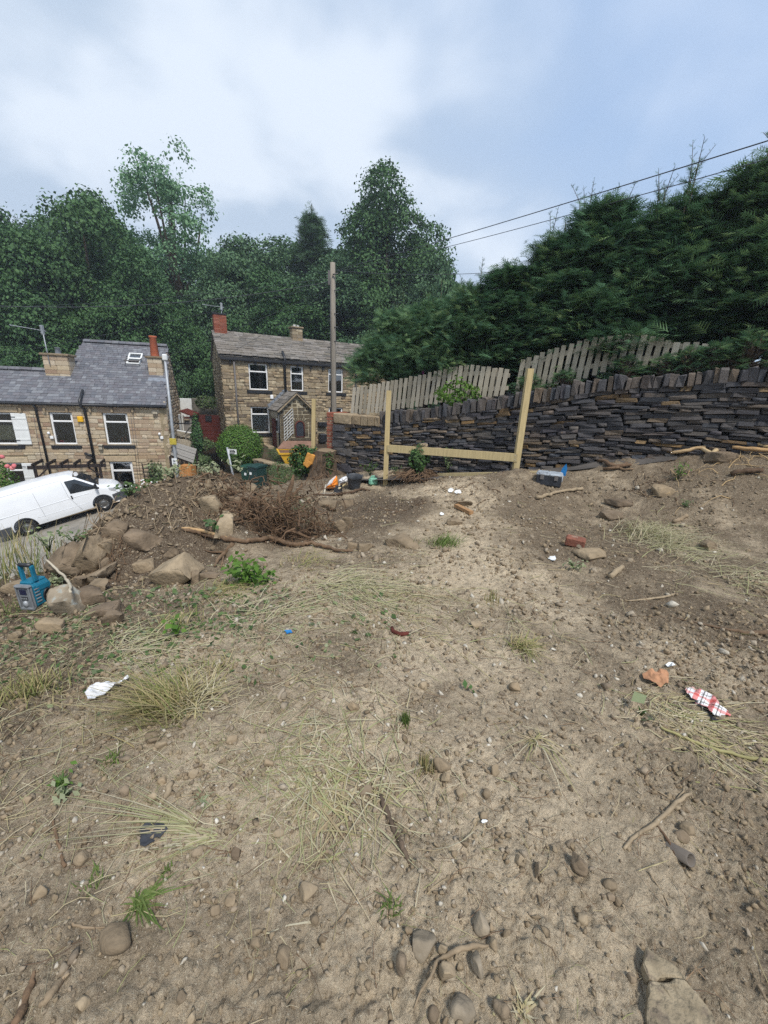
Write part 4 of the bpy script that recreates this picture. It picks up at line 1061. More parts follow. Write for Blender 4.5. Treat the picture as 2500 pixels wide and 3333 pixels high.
A3, T3 = courses(fl, -W_, 0.0, g2 - 0.2, e2 + up2, [], (0.14, 0.22), (0.22, 0.5), r, proud=(0.0, 0.04), clip=lambda u, z: z < e2 + (-u) * SU2 / SB2 - .02 and z < e2 + (W_ + u) * SU2 / SB2 - .02)
pieces(h2, A_ + A3, T_ + T3, M['brown_stone'], 'stone', BLOCKS, 300, 'stones')
mb = MB(); mb.prism([rp2(-0.12, 0), rp2(X2, 0), rp2(X2, sR2), rp2(-0.12, sR2)], _nr * -0.1)
dn2 = -f2.n * SB2 - np.array([0, 0, SU2]); mb.prism([rp2(-.12, sR2), rp2(X2, sR2), rp2(X2, sR2) + dn2 * sR2, rp2(-.12, sR2) + dn2 * sR2], np.array([0, 0, -.1]))
mb.build('roof', M['slab'], h2)
wts = [1.5 - 0.9 * k / 12 for k in range(13)]; rows = [sR2 * w / sum(wts) for w in wts]
A_, T_, RS2 = roof_pieces(f2, -0.14, X2, e2 + .05, (SB2, SU2), rows, (0.32, 0.75), r, overhang=0.14, thick=0.042, lap=1.25, tilt=0.09, jit=0.02)
pieces(h2, A_, T_, M['slab'], 'roof_slab', BLOCKS, 300, 'roof_slabs', roof_key(A_, T_))
ridge_row(h2, rp2(-.1, sR2, .1), rp2(X2, sR2, .1), 20, M['slab'])
MB().bbox(f2.pt(X2 / 2, e2 - .1, .13), (X2 + .1, .14, .14), .02, f2.R).build('gutter', M['black_plastic'], h2)
for px in (748, 830, 877, 967, 1010, 1050):
    u, z = f2.uv(px, 1172); MB().box(f2.pt(u, e2 - .26, .05), (.1, .16, .18), f2.R).build('gutter_bracket', M['sill'], h2)
u, _ = f2.uv(760, 1170); downpipe(h2, [f2.pt(u, e2 - .1, .1), f2.pt(u + .02, g2, .08)], .05, 'grey_pipe')
u, _ = f2.uv(925, 1200); downpipe(h2, [rp2(u, .6, .2), f2.pt(u, e2 + .1, .24), f2.pt(u, e2 - .2, .12), f2.pt(u + .02, f2.uv(927, 1280)[1], .1)], .075, name='soil_pipe')
u, _ = f2.uv(1157, 1200); downpipe(h2, [f2.pt(u, e2 - .1, .1), f2.pt(u + .02, g2, .08)], .05)
window(h2, f2, WA1, 0.30); window(h2, f2, WA2, 0.30); window(h2, f2, WA3, 0.24); window(h2, f2, WB3, 0.26)
w_ = window(h2, f2, WB1, 0.28)
q = WB1; uu = np.linspace(q[0] + .05, q[1] - .05, 40); V = []
for i, u in enumerate(uu):
    o_ = -.15 + .022 * math.sin(i * 1.15) + .012 * math.sin(i * 2.9); V += [f2.pt(u, q[2] + .05, o_), f2.pt(u, q[3] - (q[3] - q[2]) * .32, o_)]
MB().add(V, [(2 * i, 2 * i + 2, 2 * i + 3, 2 * i + 1) for i in range(39)], True).build('net_curtain', M['curtain'], w_)
u, z = f2.uv(884, 1292); MB().bbox(f2.pt(u, z, .06), (.19, .06, .24), .03, f2.R).build('house_number_plate', M['white_pvc'], h2)
# brick chimney at the left gable, stone stack on the ridge
pk = fl.pt(-(back2 - .1), 0, -.35); zt = P(703, 1026, float(pk[1]))[2]
pb = np.array([pk[0], pk[1], e2 + up2 - .5])
chb = chimney(h2, f2, pb, .72, .6, zt - pb[2], 'red_brick', ch=(0.075, 0.076), cap=False)
MB().bbox(pb + np.array([0, 0, zt - pb[2] + .04]), (.8, .68, .09), .02, f2.R).build('chimney_cap', M['sill'], chb)
un = float((on_plane(964, 1105, rp2(0, sR2), f2.n) - f2.o) @ f2.du); pb = rp2(un, sR2); zt = P(964, 1070, float(pb[1]))[2]
chimney(h2, f2, np.array([pb[0], pb[1], pb[2] - .3]), .68, .62, zt - pb[2] + .3, 'brown_stone', pots=((-.1, 0, .16, .1, 'white_paint'), (.12, 0, .14, .09, 'white_paint')))
pk2 = np.array([pk[0], pk[1], 0]); aerial(h2, P(722, 1050, pk[1]), P(721, 995, pk[1]), (-1, .2, 0))
# porch
PO = 2.1
def prect(x0, y0, x1, y1): return f2.rect(600 + x0 / 2.552, 950 + y0 / 2.552, 600 + x1 / 2.552, 950 + y1 / 2.552, PO)
po = prect(797, 985, 1100, 1285); u0, u1, ze = po[0], po[1] - .25, po[3]
zap = f2.uv(600 + 945 / 2.552, 950 + 858 / 2.552, PO)[1]; um = (u0 + u1) / 2
porch = MB(); fp = Face(f2.pt(0, 0, PO), math.radians(29.0)); fp.o[2] = 0
arch = prect(925, 1075, 995, 1205)
prof = [fp.pt(u0, g2 - .8), fp.pt(u1, g2 - .8), fp.pt(u1, ze), fp.pt(um, zap), fp.pt(u0, ze)]
porch.prism(prof, -f2.n * .25)
fps = Face(fp.pt(u0, 0), math.radians(29.0 - 90))          # door side, faces left
porch.prism([fps.pt(0, g2 - .8), fps.pt(-PO, g2 - .8), fps.pt(-PO, ze), fps.pt(0, ze)], -fps.n * .22)
porch.prism([fp.pt(u1, g2 - .8), fp.pt(u1, g2 - .8, -PO), fp.pt(u1, ze, -PO), fp.pt(u1, ze)], f2.du * -.22)
po_ = porch.build('porch', M['pale_mortar'], h2)
rr = np.random.default_rng(43)
clip = lambda u, z: (z < ze + (zap - ze) * (1 - abs(u - um) / ((u1 - u0) / 2)) - .06)
ahole = [(arch[0] - .26, arch[1] + .26, arch[2] - .25, arch[3] - .1), (arch[0] - .12, arch[1] + .12, arch[3] - .1, arch[3] + .24)]
A_, T_ = courses(fp, u0 + .01, u1 - .01, g2 - .1, zap, ahole, (.19, .24), (.22, .48), rr, proud=(.0, .02), gap=.035, clip=clip)
A3, T3 = courses(fps, -PO, 0, g2 - .1, ze, [(-PO + .15, -.35, g2 - .3, ze)], (.19, .24), (.22, .48), rr, proud=(.0, .02), gap=.035)
PST = [mesh_of('porch_block', v, M['porch_stone']) for v in FLATS[:3]]
def sub_pieces(parent, A_, T_, mes, name):
    for i, (a, t_) in enumerate(zip(A_, T_)):
        o = bpy.data.objects.new(name, mes[i % len(mes)]); o.parent = parent; mm = Matrix.Identity(4)
        for i_ in range(3):
            for j in range(3): mm[i_][j] = a[i_][j]
            mm[i_][3] = t_[i_] - worg(parent)[i_]
        o.matrix_local = mm; COL.objects.link(o)
sub_pieces(po_, A_ + A3, T_ + T3, PST, 'stone')
# arched window: voussoirs, frame, pane, sill
ac = ((arch[0] + arch[1]) / 2, arch[3] - (arch[1] - arch[0]) / 2); ar = (arch[1] - arch[0]) / 2
A_, T_ = [], []
for k in range(11):
    a = math.pi * (k + .5) / 11; A_.append(fp.R @ roty(-(a - math.pi / 2)) @ np.diag([.12 * (ar + .14) / .45 * .8, .1, .24])); T_.append(fp.pt(ac[0] + math.cos(a) * (ar + .14), ac[1] + math.sin(a) * (ar + .14), -.03))
for sd in (-1, 1):
    for k in range(3): A_.append(fp.R @ np.diag([.2, .1, (ac[1] - arch[2]) / 3 - .03])); T_.append(fp.pt(ac[0] + sd * (ar + .14), arch[2] + (ac[1] - arch[2]) * (k + .5) / 3, -.03))
sub_pieces(po_, A_, T_, PST, 'arch_stone')
aw = MB(); pts = [fp.pt(ac[0] + ar, arch[2], .015)] + [fp.pt(ac[0] + ar * math.cos(a), ac[1] + ar * math.sin(a), .015) for a in np.linspace(0, math.pi, 13)] + [fp.pt(ac[0] - ar, arch[2], .015), fp.pt(ac[0] + ar, arch[2], .015)]
aw.tube(pts, .04, 6); aw.build('arched_window', M['red_timber'], po_)
MB().add([p - f2.n * .005 for p in pts[:-1]], [tuple(range(len(pts) - 1))]).build('pane', mat('leaded_pane', [(.04, .045, .055)], rough=.12, bump=.2, bscale=14, spec=.6), po_)
MB().bbox(fp.pt(ac[0] + .1, arch[2] - .12, .05), (arch[1] - arch[0] + .8, .2, .16), .02, f2.R).build('sill', M['porch_stone'], po_)
# door on the left side
d0, d1 = -PO + .25, -.40
dr = MB(); dr.bbox(fps.pt((d0 + d0 + .92) / 2, (g2 + .1 + ze - .55) / 2, .0), (.92, .08, ze - .55 - g2 - .1), .01, fps.R); dro = dr.build('door', M['red_timber'], po_)
MB().bbox(fps.pt(d1 - .2, (g2 + 1.0 + ze - .5) / 2, .0), (.5, .06, ze - .5 - g2 - 1.0), .01, fps.R).build('side_window', M['white_paint'], po_)
MB().bbox(fps.pt(d1 - .2, (g2 + 1.05 + ze - .55) / 2, .03), (.4, .03, ze - .6 - g2 - 1.1), .01, fps.R).build('pane', M['dark'], po_)
MB().bbox(fps.pt((d0 + d1) / 2, ze - .25, .02), (d1 - d0 + .2, .1, .4), .01, fps.R).build('fanlight_board', M['old_timber'], po_)
MB().tube([fps.pt(.02, ze, .07), fps.pt(.02, g2, .07)], .045, 6).build('downpipe', M['black_plastic'], po_)
# porch roof
dvl = np.array(fp.pt(u0 - .14, ze - .1, .12)); apx = fp.pt(um, zap + .06, .12); dvr = fp.pt(u1 + .14, ze - .1, .12); bk = -f2.n * (PO + .12)
mb = MB(); mb.prism([dvl, apx, apx + bk, dvl + bk], (0, 0, .05)); mb.prism([apx, dvr, dvr + bk, apx + bk], (0, 0, .05)); mb.build('porch_roof', M['slab'], po_)
A_, T_ = [], []
for (a, b) in ((dvl, apx), (dvr, apx)):
    L_ = np.linalg.norm(b - a); up_ = (b - a) / L_; al = -f2.n; nn = np.cross(al, up_); nn = nn if nn[2] > 0 else -nn
    Rm = np.stack([al, up_, nn], 1)
    if np.linalg.det(Rm) < 0: Rm[:, 0] *= -1; 
    for k in range(5):
        w0 = 0
        while w0 < PO + .12:
            w1 = min(w0 + rr.uniform(.35, .7), PO + .12); A_.append(Rm @ rotx(-.07) @ np.diag([w1 - w0 - .01, L_ / 5 * 1.2, .035])); T_.append(a + up_ * L_ * (k + .55) / 5 - f2.n * (w0 + w1) / 2 + nn * (.085 + rr.uniform(0, .01))); w0 = w1
sub_pieces(po_, A_, T_, [mesh_of('porch_slab', v, M['slab']) for v in FLATS[:3]], 'roof_slab')
mb = MB(); mb.beam(dvl, apx, .06, .16, f2.n); mb.beam(dvr, apx, .06, .16, f2.n); mb.build('barge_board', M['pale_rock'], po_)
mb = MB()
for k in range(6): mb.box(dvl + (apx - dvl) * (k + .6) / 6 + bk * .985 + np.array([0, 0, .2]), (.3, .04, .22), f2.R @ roty(-.5))
mb.build('lead_flashing', M['lead'], po_)
# trellis on the porch front
mb = MB()
t0 = prect(825, 1015, 900, 1240); 
for k in range(9):
    zb = t0[2] + (t0[3] - t0[2]) * k / 9; mb.beam(fp.pt(t0[0], zb, .05), fp.pt(t0[1], zb + (t0[1] - t0[0]) * .95, .05), .02, .028, f2.n)
for k in range(4): mb.beam(fp.pt(t0[0] + (t0[1] - t0[0]) * k / 3, t0[2] + .1 + .35 * k * .3, .07), fp.pt(t0[0] + (t0[1] - t0[0]) * k / 3 + .02, t0[2] + .3 + (t0[3] - t0[2]) * (.55 + .15 * k), .07), .02, .015, f2.n)
mb.build('trellis', M['white_paint'], po_)
# wall boxes to the right of the porch
u, z = f2.uv(600 + 1142 / 2.552, 950 + 1098 / 2.552); MB().bbox(f2.pt(u, z, .15), (.6, .3, .28), .03, f2.R).build('window_box', M['black_plastic'], h2)
u, z = f2.uv(600 + 1140 / 2.552, 950 + 1213 / 2.552); MB().bbox(f2.pt(u, z, .2), (.5, .4, .6), .06, f2.R).build('storage_box', M['black_plastic'], h2)
# ------------------------------------------------------------------ picket fences above the wall
def fence_uv(px, py, off=-0.62):
    o = WA + WN * off; p = on_plane(px, py, (*o, 0), (*WN, 0)); return float((p[:2] - WA) @ WDIR), float(p[2])
_bb = bevel_box(np.array([1., 1., 1.]), 0.03)
SLAT = [mesh_of('slat_board', (_bb[0], tri(_bb[1])), M['old_timber'])]
def fence(label, tops, bots, off, lean, pitch=0.128, wid=0.088, r=np.random.default_rng(5), seg=None):
    tu = np.array([fence_uv(a, b, off) for a, b in tops]); bu = np.array([fence_uv(a, b, off) for a, b in bots])
    u0, u1 = tu[0, 0], tu[-1, 0]
    pm = wall_pt((u0 + u1) / 2, np.interp((u0 + u1) / 2, bu[:, 0], bu[:, 1]), off)
    fo = thing('picket_fence', label, 'fence', pm, 'weathered picket fences above the stone wall')
    u = u0
    while u < u1:
        zt = np.interp(u, tu[:, 0], tu[:, 1]) + r.uniform(-.02, .02); zb = np.interp(u, bu[:, 0], bu[:, 1]) + r.uniform(-.02, .02) - .03
        R_ = WR @ roty(math.radians(lean) + r.uniform(-.025, .025)) @ rotx(r.uniform(-.02, .02))
        c = wall_pt(u, (zt + zb) / 2, off + r.uniform(-.004, .004)) - pm; A = R_ @ np.diag([wid * r.uniform(.9, 1.08), .02, zt - zb])
        o = bpy.data.objects.new('slat', SLAT[0]); o.parent = fo; mm = Matrix.Identity(4)
        for i in range(3):
            for j in range(3): mm[i][j] = A[i, j]
            mm[i][3] = c[i]
        o.matrix_local = mm; COL.objects.link(o)
        u += pitch * r.uniform(.93, 1.07)
    for fr in (0.24, 0.78):
        us = np.linspace(u0, u1, 7)
        for a, b in zip(us, us[1:]):
            za, zb_ = [np.interp(q, bu[:, 0], bu[:, 1]) * (1 - fr) + np.interp(q, tu[:, 0], tu[:, 1]) * fr for q in (a, b)]
            MB().beam(wall_pt(a, za, off - .035), wall_pt(b, zb_, off - .035), .038, .085).build('rail', M['old_timber'], fo)
    for q in np.arange(u0 + .1, u1, 1.8):
        zb_ = np.interp(q, bu[:, 0], bu[:, 1]); zt = np.interp(q, tu[:, 0], tu[:, 1])
        MB().bbox(wall_pt(q, (zb_ + zt) / 2 - .2, off - .1), (.085, .085, zt - zb_ + .4), .01, WR).build('post', M['old_timber'], fo)
    return fo
fence('weathered grey picket fence rising from the brick pier end of the wall', [(1150, 1262), (1250, 1243), (1350, 1224), (1430, 1203), (1510, 1188), (1600, 1195), (1660, 1205)],
      [(1150, 1348), (1250, 1338), (1350, 1322), (1430, 1308), (1510, 1296), (1600, 1285), (1660, 1280)], -0.50, 5)
fence('weathered picket fence half hidden by the cypress hedge on the highest part of the wall', [(1700, 1170), (1790, 1136), (1940, 1098), (2030, 1085), (2120, 1092), (2200, 1110), (2390, 1130)],
      [(1700, 1272), (1790, 1255), (1940, 1215), (2030, 1190), (2120, 1188), (2200, 1186), (2390, 1182)], -0.62, 3)

# ------------------------------------------------------------------ trees
def leaf_quad(w=0.6):
    v = np.array([(0, 0, 0), (.5, -w / 2, .06), (1, 0, -.05), (.5, w / 2, .06)]) - np.array([.5, 0, 0]); return v, np.array([[0, 1, 2, 3]], np.int32)
def frames_from_normal(nr, r):
    nr = nr / (np.linalg.norm(nr, axis=1)[:, None] + 1e-9); a = r.normal(size=nr.shape); x = a - nr * (a * nr).sum(1)[:, None]; x /= np.linalg.norm(x, axis=1)[:, None] + 1e-9
    return np.stack([x, np.cross(nr, x), nr], 2)
def broad_crown(name, r, H, R, zc0, nl, ncl, nleaf, size, m, sparse=1.0, top_taper=0.3, lobe_r=(0.22, 0.36)):
    """crown of boughs: clumps of leaves on the outside of many boughs; returns mesh and bough centres"""
    hz = (H - zc0) / 2; cz = zc0 + hz
    g = r.normal(size=(nl, 3)); g /= np.linalg.norm(g, axis=1)[:, None]; g *= r.uniform(.35, .88, (nl, 1))
    lc = g * np.array([R, R, hz]); lc[:, :2] *= (1 - top_taper * np.clip(lc[:, 2:3] / hz, 0, 1)); lc[:, 2] += cz
    lr = r.uniform(*lobe_r, nl) * R * sparse
    w = lr ** 2; k = r.choice(nl, ncl, p=w / w.sum())
    d = r.normal(size=(ncl, 3)); d[:, 2] += 0.35; d /= np.linalg.norm(d, axis=1)[:, None]
    out_ = lc[k] - np.array([0, 0, cz]); out_ /= np.linalg.norm(out_, axis=1)[:, None] + 1e-6
    d += 0.45 * out_; d /= np.linalg.norm(d, axis=1)[:, None]
    cc = lc[k] + d * lr[k][:, None] * np.array([1, 1, .8]) * r.uniform(.7, 1.05, (ncl, 1))
    n = ncl * nleaf; ci = np.repeat(np.arange(ncl), nleaf)
    T = cc[ci] + r.normal(size=(n, 3)) * np.array([1, 1, .6]) * size * 1.15
    nr = d[ci] * 0.7 + np.array([0, 0, .5]) + r.normal(size=(n, 3)) * .55
    A = frames_from_normal(nr, r) * (size * r.uniform(.6, 1.25, n))[:, None, None]
    me = scatter_mesh(name, [leaf_quad(.7)], A, T, rnd=np.clip(np.repeat(r.random(ncl), nleaf) * .6 + r.random(n) * .4, 0, .999))
    me.materials.append(m); return me, lc, lr
def trunk_mesh(r, H, rad, lc, zc0, limbs=9):
    mb = MB(); z = np.linspace(-0.5, H * .8, 9); px = np.cumsum(r.normal(0, .10, 9)) * (z > 1); py = np.cumsum(r.normal(0, .10, 9)) * (z > 1)
    pts = np.stack([px, py, z], 1); mb.tube(pts, rad * np.linspace(1.15, .18, 9), 7)
    for i in r.choice(len(lc), min(limbs, len(lc)), replace=False):
        zb = min(max(zc0 * .7, lc[i][2] * .55), H * .7); b = np.array([np.interp(zb, z, px), np.interp(zb, z, py), zb]); e = lc[i]
        mid = (b + e) / 2 + np.array([0, 0, .25]) + r.normal(0, .15, 3); mb.tube([b, mid, e], [rad * .42, rad * .26, rad * .08], 5)
    V = np.concatenate(mb.v); me = bpy.data.meshes.new('trunk'); me.from_pydata(V.tolist(), [], mb.f); me.update(); me.materials.append(M['bark']); return me
TK = {}
def kind(key, seed, H, R, zc0, nl, ncl, nleaf, size, m, **k):
    r = np.random.default_rng(seed); cm, lc, lr = broad_crown(key + '_crown', r, H, R, zc0, nl, ncl, nleaf, size, M[m], **k)
    TK[key] = (cm, trunk_mesh(r, H, .3 * H / 14, lc, zc0, 12 if k.get('sparse', 1) == 1 else 16), H, R)
kind('oak', 51, 14.0, 5.2, 1.5, 46, 3300, 11, .23, 'oak')
kind('oakb', 52, 14.0, 5.0, 1.0, 52, 3200, 11, .23, 'oak', top_taper=.55)
kind('sycamore', 53, 14.0, 4.6, 1.0, 46, 3000, 11, .24, 'sycamore', top_taper=.6)
kind('ash', 54, 16.0, 4.2, 3.5, 62, 1500, 9, .20, 'ash', sparse=.62, top_taper=.45)
kind('shrub', 55, 5.0, 2.9, .1, 26, 1500, 9, .17, 'sycamore')
def tree(key, name, label, px, ptop, Y, width_px, cat='tree', group=None, zb=None, rot=None, sx=None):
    cm, tm, H, R = TK[key]
    top = P(px, ptop, Y); z0 = float(hill_z(top[0], top[1])) - .1 if zb is None else zb
    sc = (top[2] - z0) / H; w = width_px * top[1] / FPX / (2 * R * 1.06)
    t_ = thing(name, label, cat, (top[0], top[1], z0), group)
    t_.rotation_euler = (0, 0, random.uniform(0, 6.28) if rot is None else rot)
    t_.scale = (w, w, sc)
    for nm, me_ in (('trunk', tm), ('crown', cm)):
        o = bpy.data.objects.new(nm, me_); COL.objects.link(o); o.parent = t_
    return t_
GW = 'broadleaf trees of the wooded slope behind the houses'
tree('oak', 'broadleaf_tree', 'dark tree cut by the left edge of the photo, its crown a rounded tuft', -60, 585, 33, 330, group=GW)
tree('oak', 'broadleaf_tree', 'broad dark oak rising above the slate roof, densest of the wood', 245, 560, 31, 440, group=GW)
tree('oakb', 'broadleaf_tree', 'dark tree behind the left cottage chimney, below the broad oak', 60, 740, 28, 420, group=GW)
tree('ash', 'ash_tree', 'tall light airy tree with sky showing through, highest of the wood', 520, 415, 38, 360, group=GW)
tree('oakb', 'broadleaf_tree', 'dark tree below the tall airy tree, above the right end of the slate roof', 440, 770, 30, 360, group=GW)
tree('sycamore', 'broadleaf_tree', 'rounded pale-topped tree between the airy tree and the lone conifer', 815, 690, 37, 360, group=GW)
tree('sycamore', 'broadleaf_tree', 'mid green tree directly above the red brick chimney', 690, 760, 33, 280, group=GW)
tree('oak', 'broadleaf_tree', 'lower spreading tree above the stone slab roof, left of the timber pole', 900, 860, 33, 330, group=GW)
tree('sycamore', 'broadleaf_tree', 'tree seen behind the top of the timber pole', 1075, 800, 35, 300, group=GW)
tree('oakb', 'broadleaf_tree', 'tall tapering broadleaf tree right of the timber pole, tallest in the middle', 1270, 525, 37, 380, group=GW)
tree('sycamore', 'broadleaf_tree', 'low tree on the right flank of the tall tapering tree', 1400, 780, 34, 260, group=GW)
tree('shrub', 'broadleaf_tree', 'small pale green bushy tree in the dip of the skyline', 1455, 880, 26, 240, group=GW)
tree('oakb', 'broadleaf_tree', 'low dark tree in the gap between the two houses', 600, 1000, 29.5, 260, group=GW)
tree('oak', 'broadleaf_tree', 'low dark tree behind the ridge of the slate roof', 330, 960, 28, 330, group=GW)
tree('oakb', 'broadleaf_tree', 'low dark tree behind the aerial of the terrace', 90, 980, 27, 330, group=GW)
tree('oak', 'broadleaf_tree', 'dark tree filling the wood behind the roof ridge of the stone house', 1000, 960, 35, 360, group=GW)
# deeper rows that close the wood
DEEP = ['past the left edge of the photo', 'above the left cottage chimney', 'through the tall airy tree', 'left of the red brick chimney', 'above the ridge stack of the stone house', 'beside the timber pole top', 'right of the tall tapering tree', 'between airy tree and roof ridge', 'low behind the slate roof', 'low behind the red brick chimney', 'low behind the timber pole', 'behind the low left cypresses', 'far out beyond the left edge', 'behind the middle of the hedge', 'behind the ragged tops of the hedge', 'behind the highest spire of the hedge']
for i, (px, pt, Y, w) in enumerate([(-250, 640, 40, 500), (130, 700, 44, 420), (380, 680, 44, 400), (640, 800, 45, 400), (900, 770, 46, 400), (1150, 780, 46, 400), (1330, 830, 44, 320), (540, 930, 36, 330), (250, 1050, 33, 420), (760, 990, 36, 360), (1180, 980, 38, 360), (1420, 960, 32, 360), (-420, 600, 32, 500), (1600, 980, 34, 400), (1850, 960, 34, 450), (2200, 900, 34, 500)]):
    tree(('oak', 'oakb', 'sycamore')[i % 3], 'broadleaf_tree', 'deeper tree of the wood, crown patches showing ' + DEEP[i], px, pt, Y, w, group='trees deeper in the wood')
# undergrowth at the foot of the wood
for i, (px, pt, Y, w) in enumerate([(20, 1130, 27.0, 260), (210, 1130, 27.5, 240), (400, 1150, 28.5, 230), (575, 1160, 29, 170), (655, 1175, 30.5, 150), (1180, 1080, 31, 260)]):
    tree('shrub', 'shrub', 'dark shrub at the foot of the wood ' + ('behind the aerial', 'behind the taller slate roof', 'behind the terracotta pot', 'above the white panel', 'left of the red brick chimney', 'behind the low cypress')[i], px, pt, Y, w, 'shrub', group='shrubs at the foot of the wood')

# conifers: flat sprays on drooping branches
def spray_mesh(r, n=11):
    V, F = [], []
    def blade(a, b, w):
        a = np.array(a, float); b = np.array(b, float); d = b - a; s = np.cross(d, (0, 0, 1)); s /= np.linalg.norm(s); k = len(V)
        V.extend([a - s * w, a + s * w, b]); F.append([k, k + 1, k + 2])
    blade((0, 0, 0), (1, 0, -.16), .03)
    for i in range(n):
        x = .08 + .84 * i / n; L_ = (.50 * (1 - x) + .14) * r.uniform(.7, 1.25); sd = 1 if i % 2 else -1
        blade((x, 0, -.16 * x * x), (x + L_ * .75, sd * L_ * .72, -.16 * x * x - L_ * .18 + r.uniform(-.05, .05)), .034)
    return np.array(V), np.array(F, np.int32)
SPR = [spray_mesh(np.random.default_rng(i), 9) for i in range(6)]
def cypress(name, r, H, R, nb, ns, size, m, z0=1.05, pw=1.5, tips=10, up=0.12, fan=1.0, spread=.13):
    HT = H * .87; hz = z0 + (HT - z0) * r.random(nb) ** 0.9
    rad = R * np.clip(1 - ((hz - z0) / (HT - z0)), 0.02, 1) ** (1 / pw) * (1 + .22 * np.sin(hz * 2.3 + r.uniform(0, 6)) * .5)
    rad = np.maximum(rad, .12)
    ph = r.uniform(0, 2 * math.pi, nb); q = r.uniform(.45, 1.05, nb) ** .6 * rad
    c = np.stack([np.cos(ph) * q, np.sin(ph) * q, hz + .12 * q], 1)
    n = nb * ns; i = np.repeat(np.arange(nb), ns)
    a = ph[i] + r.normal(0, .6, n) * fan; el = up + r.normal(0, .28, n) + .5 * np.clip(hz[i] / H - .72, 0, 1)
    x = np.stack([np.cos(a) * np.cos(el), np.sin(a) * np.cos(el), np.sin(el)], 1)
    nr = np.array([0, 0, 1.0]) + r.normal(size=(n, 3)) * .5; nr -= x * (nr * x).sum(1)[:, None]; nr /= np.linalg.norm(nr, axis=1)[:, None]
    L_ = size * r.uniform(.55, 1.2, n)
    A = np.stack([x, np.cross(nr, x), nr], 2) * L_[:, None, None]
    T = c[i] + r.normal(size=(n, 3)) * np.array([1, 1, .34]) * spread * R / 1.6 - np.array([0, 0, .18]) * ((np.abs(a - ph[i]))[:, None] * spread)
    # leading shoots standing clear of the crown, with short side sprays
    tips = max(3, tips // 3); m_ = 22; nt_ = tips * m_; j = np.repeat(np.arange(tips), m_); hh = np.tile(np.linspace(0, 1, m_), tips)
    tb = np.stack([r.normal(0, .17 * R, tips), r.normal(0, .17 * R, tips), H * r.uniform(.72, .84, tips)], 1); tl = H * r.uniform(.12, .24, tips); ln = r.normal(0, .16, (tips, 2))
    T2 = tb[j] + np.stack([ln[j, 0] * tl[j] * hh ** 2, ln[j, 1] * tl[j] * hh ** 2, hh * tl[j]], 1)
    a2 = np.tile(np.arange(m_) * 2.4, tips) + j; el2 = r.uniform(.45, .95, nt_); x = np.stack([np.cos(a2) * np.cos(el2), np.sin(a2) * np.cos(el2), np.sin(el2)], 1)
    nr = r.normal(size=(nt_, 3)); nr -= x * (nr * x).sum(1)[:, None]; nr /= np.linalg.norm(nr, axis=1)[:, None]
    A2 = np.stack([x, np.cross(nr, x), nr], 2) * (size * (1.0 - .72 * hh) * r.uniform(.6, 1.1, nt_))[:, None, None]
    me = scatter_mesh(name, SPR, np.concatenate([A, A2]), np.concatenate([T, T2]), rnd=np.clip(np.concatenate([np.repeat(r.random(nb), ns), r.random(nt_)]) * .55 + .45 * r.random(n + nt_), 0, .999))
    me.materials.append(m)
    mb = MB(); zz = np.linspace(-.4, H * .93, 8); mb.tube(np.stack([.05 * np.sin(zz), .05 * np.cos(zz * 1.3), zz], 1), np.linspace(.13, .012, 8) * R / 1.6, 6)
    for q_, l_, e_ in zip(tb, tl, ln): mb.tube([q_ - np.array([0, 0, .3]), q_ + np.array([e_[0] * l_ * .3, e_[1] * l_ * .3, l_ * .55]), q_ + np.array([e_[0] * l_, e_[1] * l_, l_])], [.014, .009, .004], 4)
    for k in r.choice(nb, min(nb, 60), replace=False): mb.tube([(0, 0, max(hz[k] - .3, .1)), c[k] * np.array([.6, .6, 1]) - np.array([0, 0, .05]), c[k]], [.028, .018, .006], 4)
    V = np.concatenate(mb.v); tm = bpy.data.meshes.new('trunk'); tm.from_pydata(V.tolist(), [], mb.f); tm.update(); tm.materials.append(M['bark'])
    return me, tm, H, R
TK['cypa'] = cypress('cypress_crown', np.random.default_rng(61), 6.2, 1.55, 150, 84, .34, M['cypress'], pw=1.0, tips=12, spread=.25)
TK['cypb'] = cypress('cypress_crown_b', np.random.default_rng(62), 6.2, 1.5, 140, 84, .34, M['cypress'], pw=.85, tips=18, spread=.25)
TK['cypc'] = cypress('cypress_crown_c', np.random.default_rng(63), 3.6, 1.6, 120, 70, .28, M['cypress'], pw=1.4, tips=12, spread=.24)
TK['fir'] = cypress('fir_crown', np.random.default_rng(64), 16, 3.2, 420, 9, 1.1, M['sycamore'], z0=2, pw=1.0, tips=4, up=0.0)
tree('fir', 'conifer_tree', 'lone spire-shaped conifer on the skyline left of the tall tapering tree', 1015, 622, 42, 185)
def hedge_tree(key, px, ptop, u, off, width, label):
    q = WA + WDIR * u - WN * off; z0 = float(np.interp(u, _top[:, 0], _top[:, 1])) - .3
    cm, tm, H, R = TK[key]; top = P(px, ptop, q[1])
    t_ = thing('cypress_tree', label, 'tree', (q[0], q[1], z0), 'cypress trees of the tall hedge above the wall')
    t_.rotation_euler = (0, 0, random.uniform(0, 6.28)); sc = (top[2] - z0) / (H * .97); t_.scale = (width / (2 * R), width / (2 * R), sc)
    for nm, me_ in (('trunk', tm), ('crown', cm)):
        o = bpy.data.objects.new(nm, me_); COL.objects.link(o); o.parent = t_
    return t_
def hu(px, off):                                         # where along the hedge line a sight line meets it
    return fence_uv(px, 1200, -off)[0]
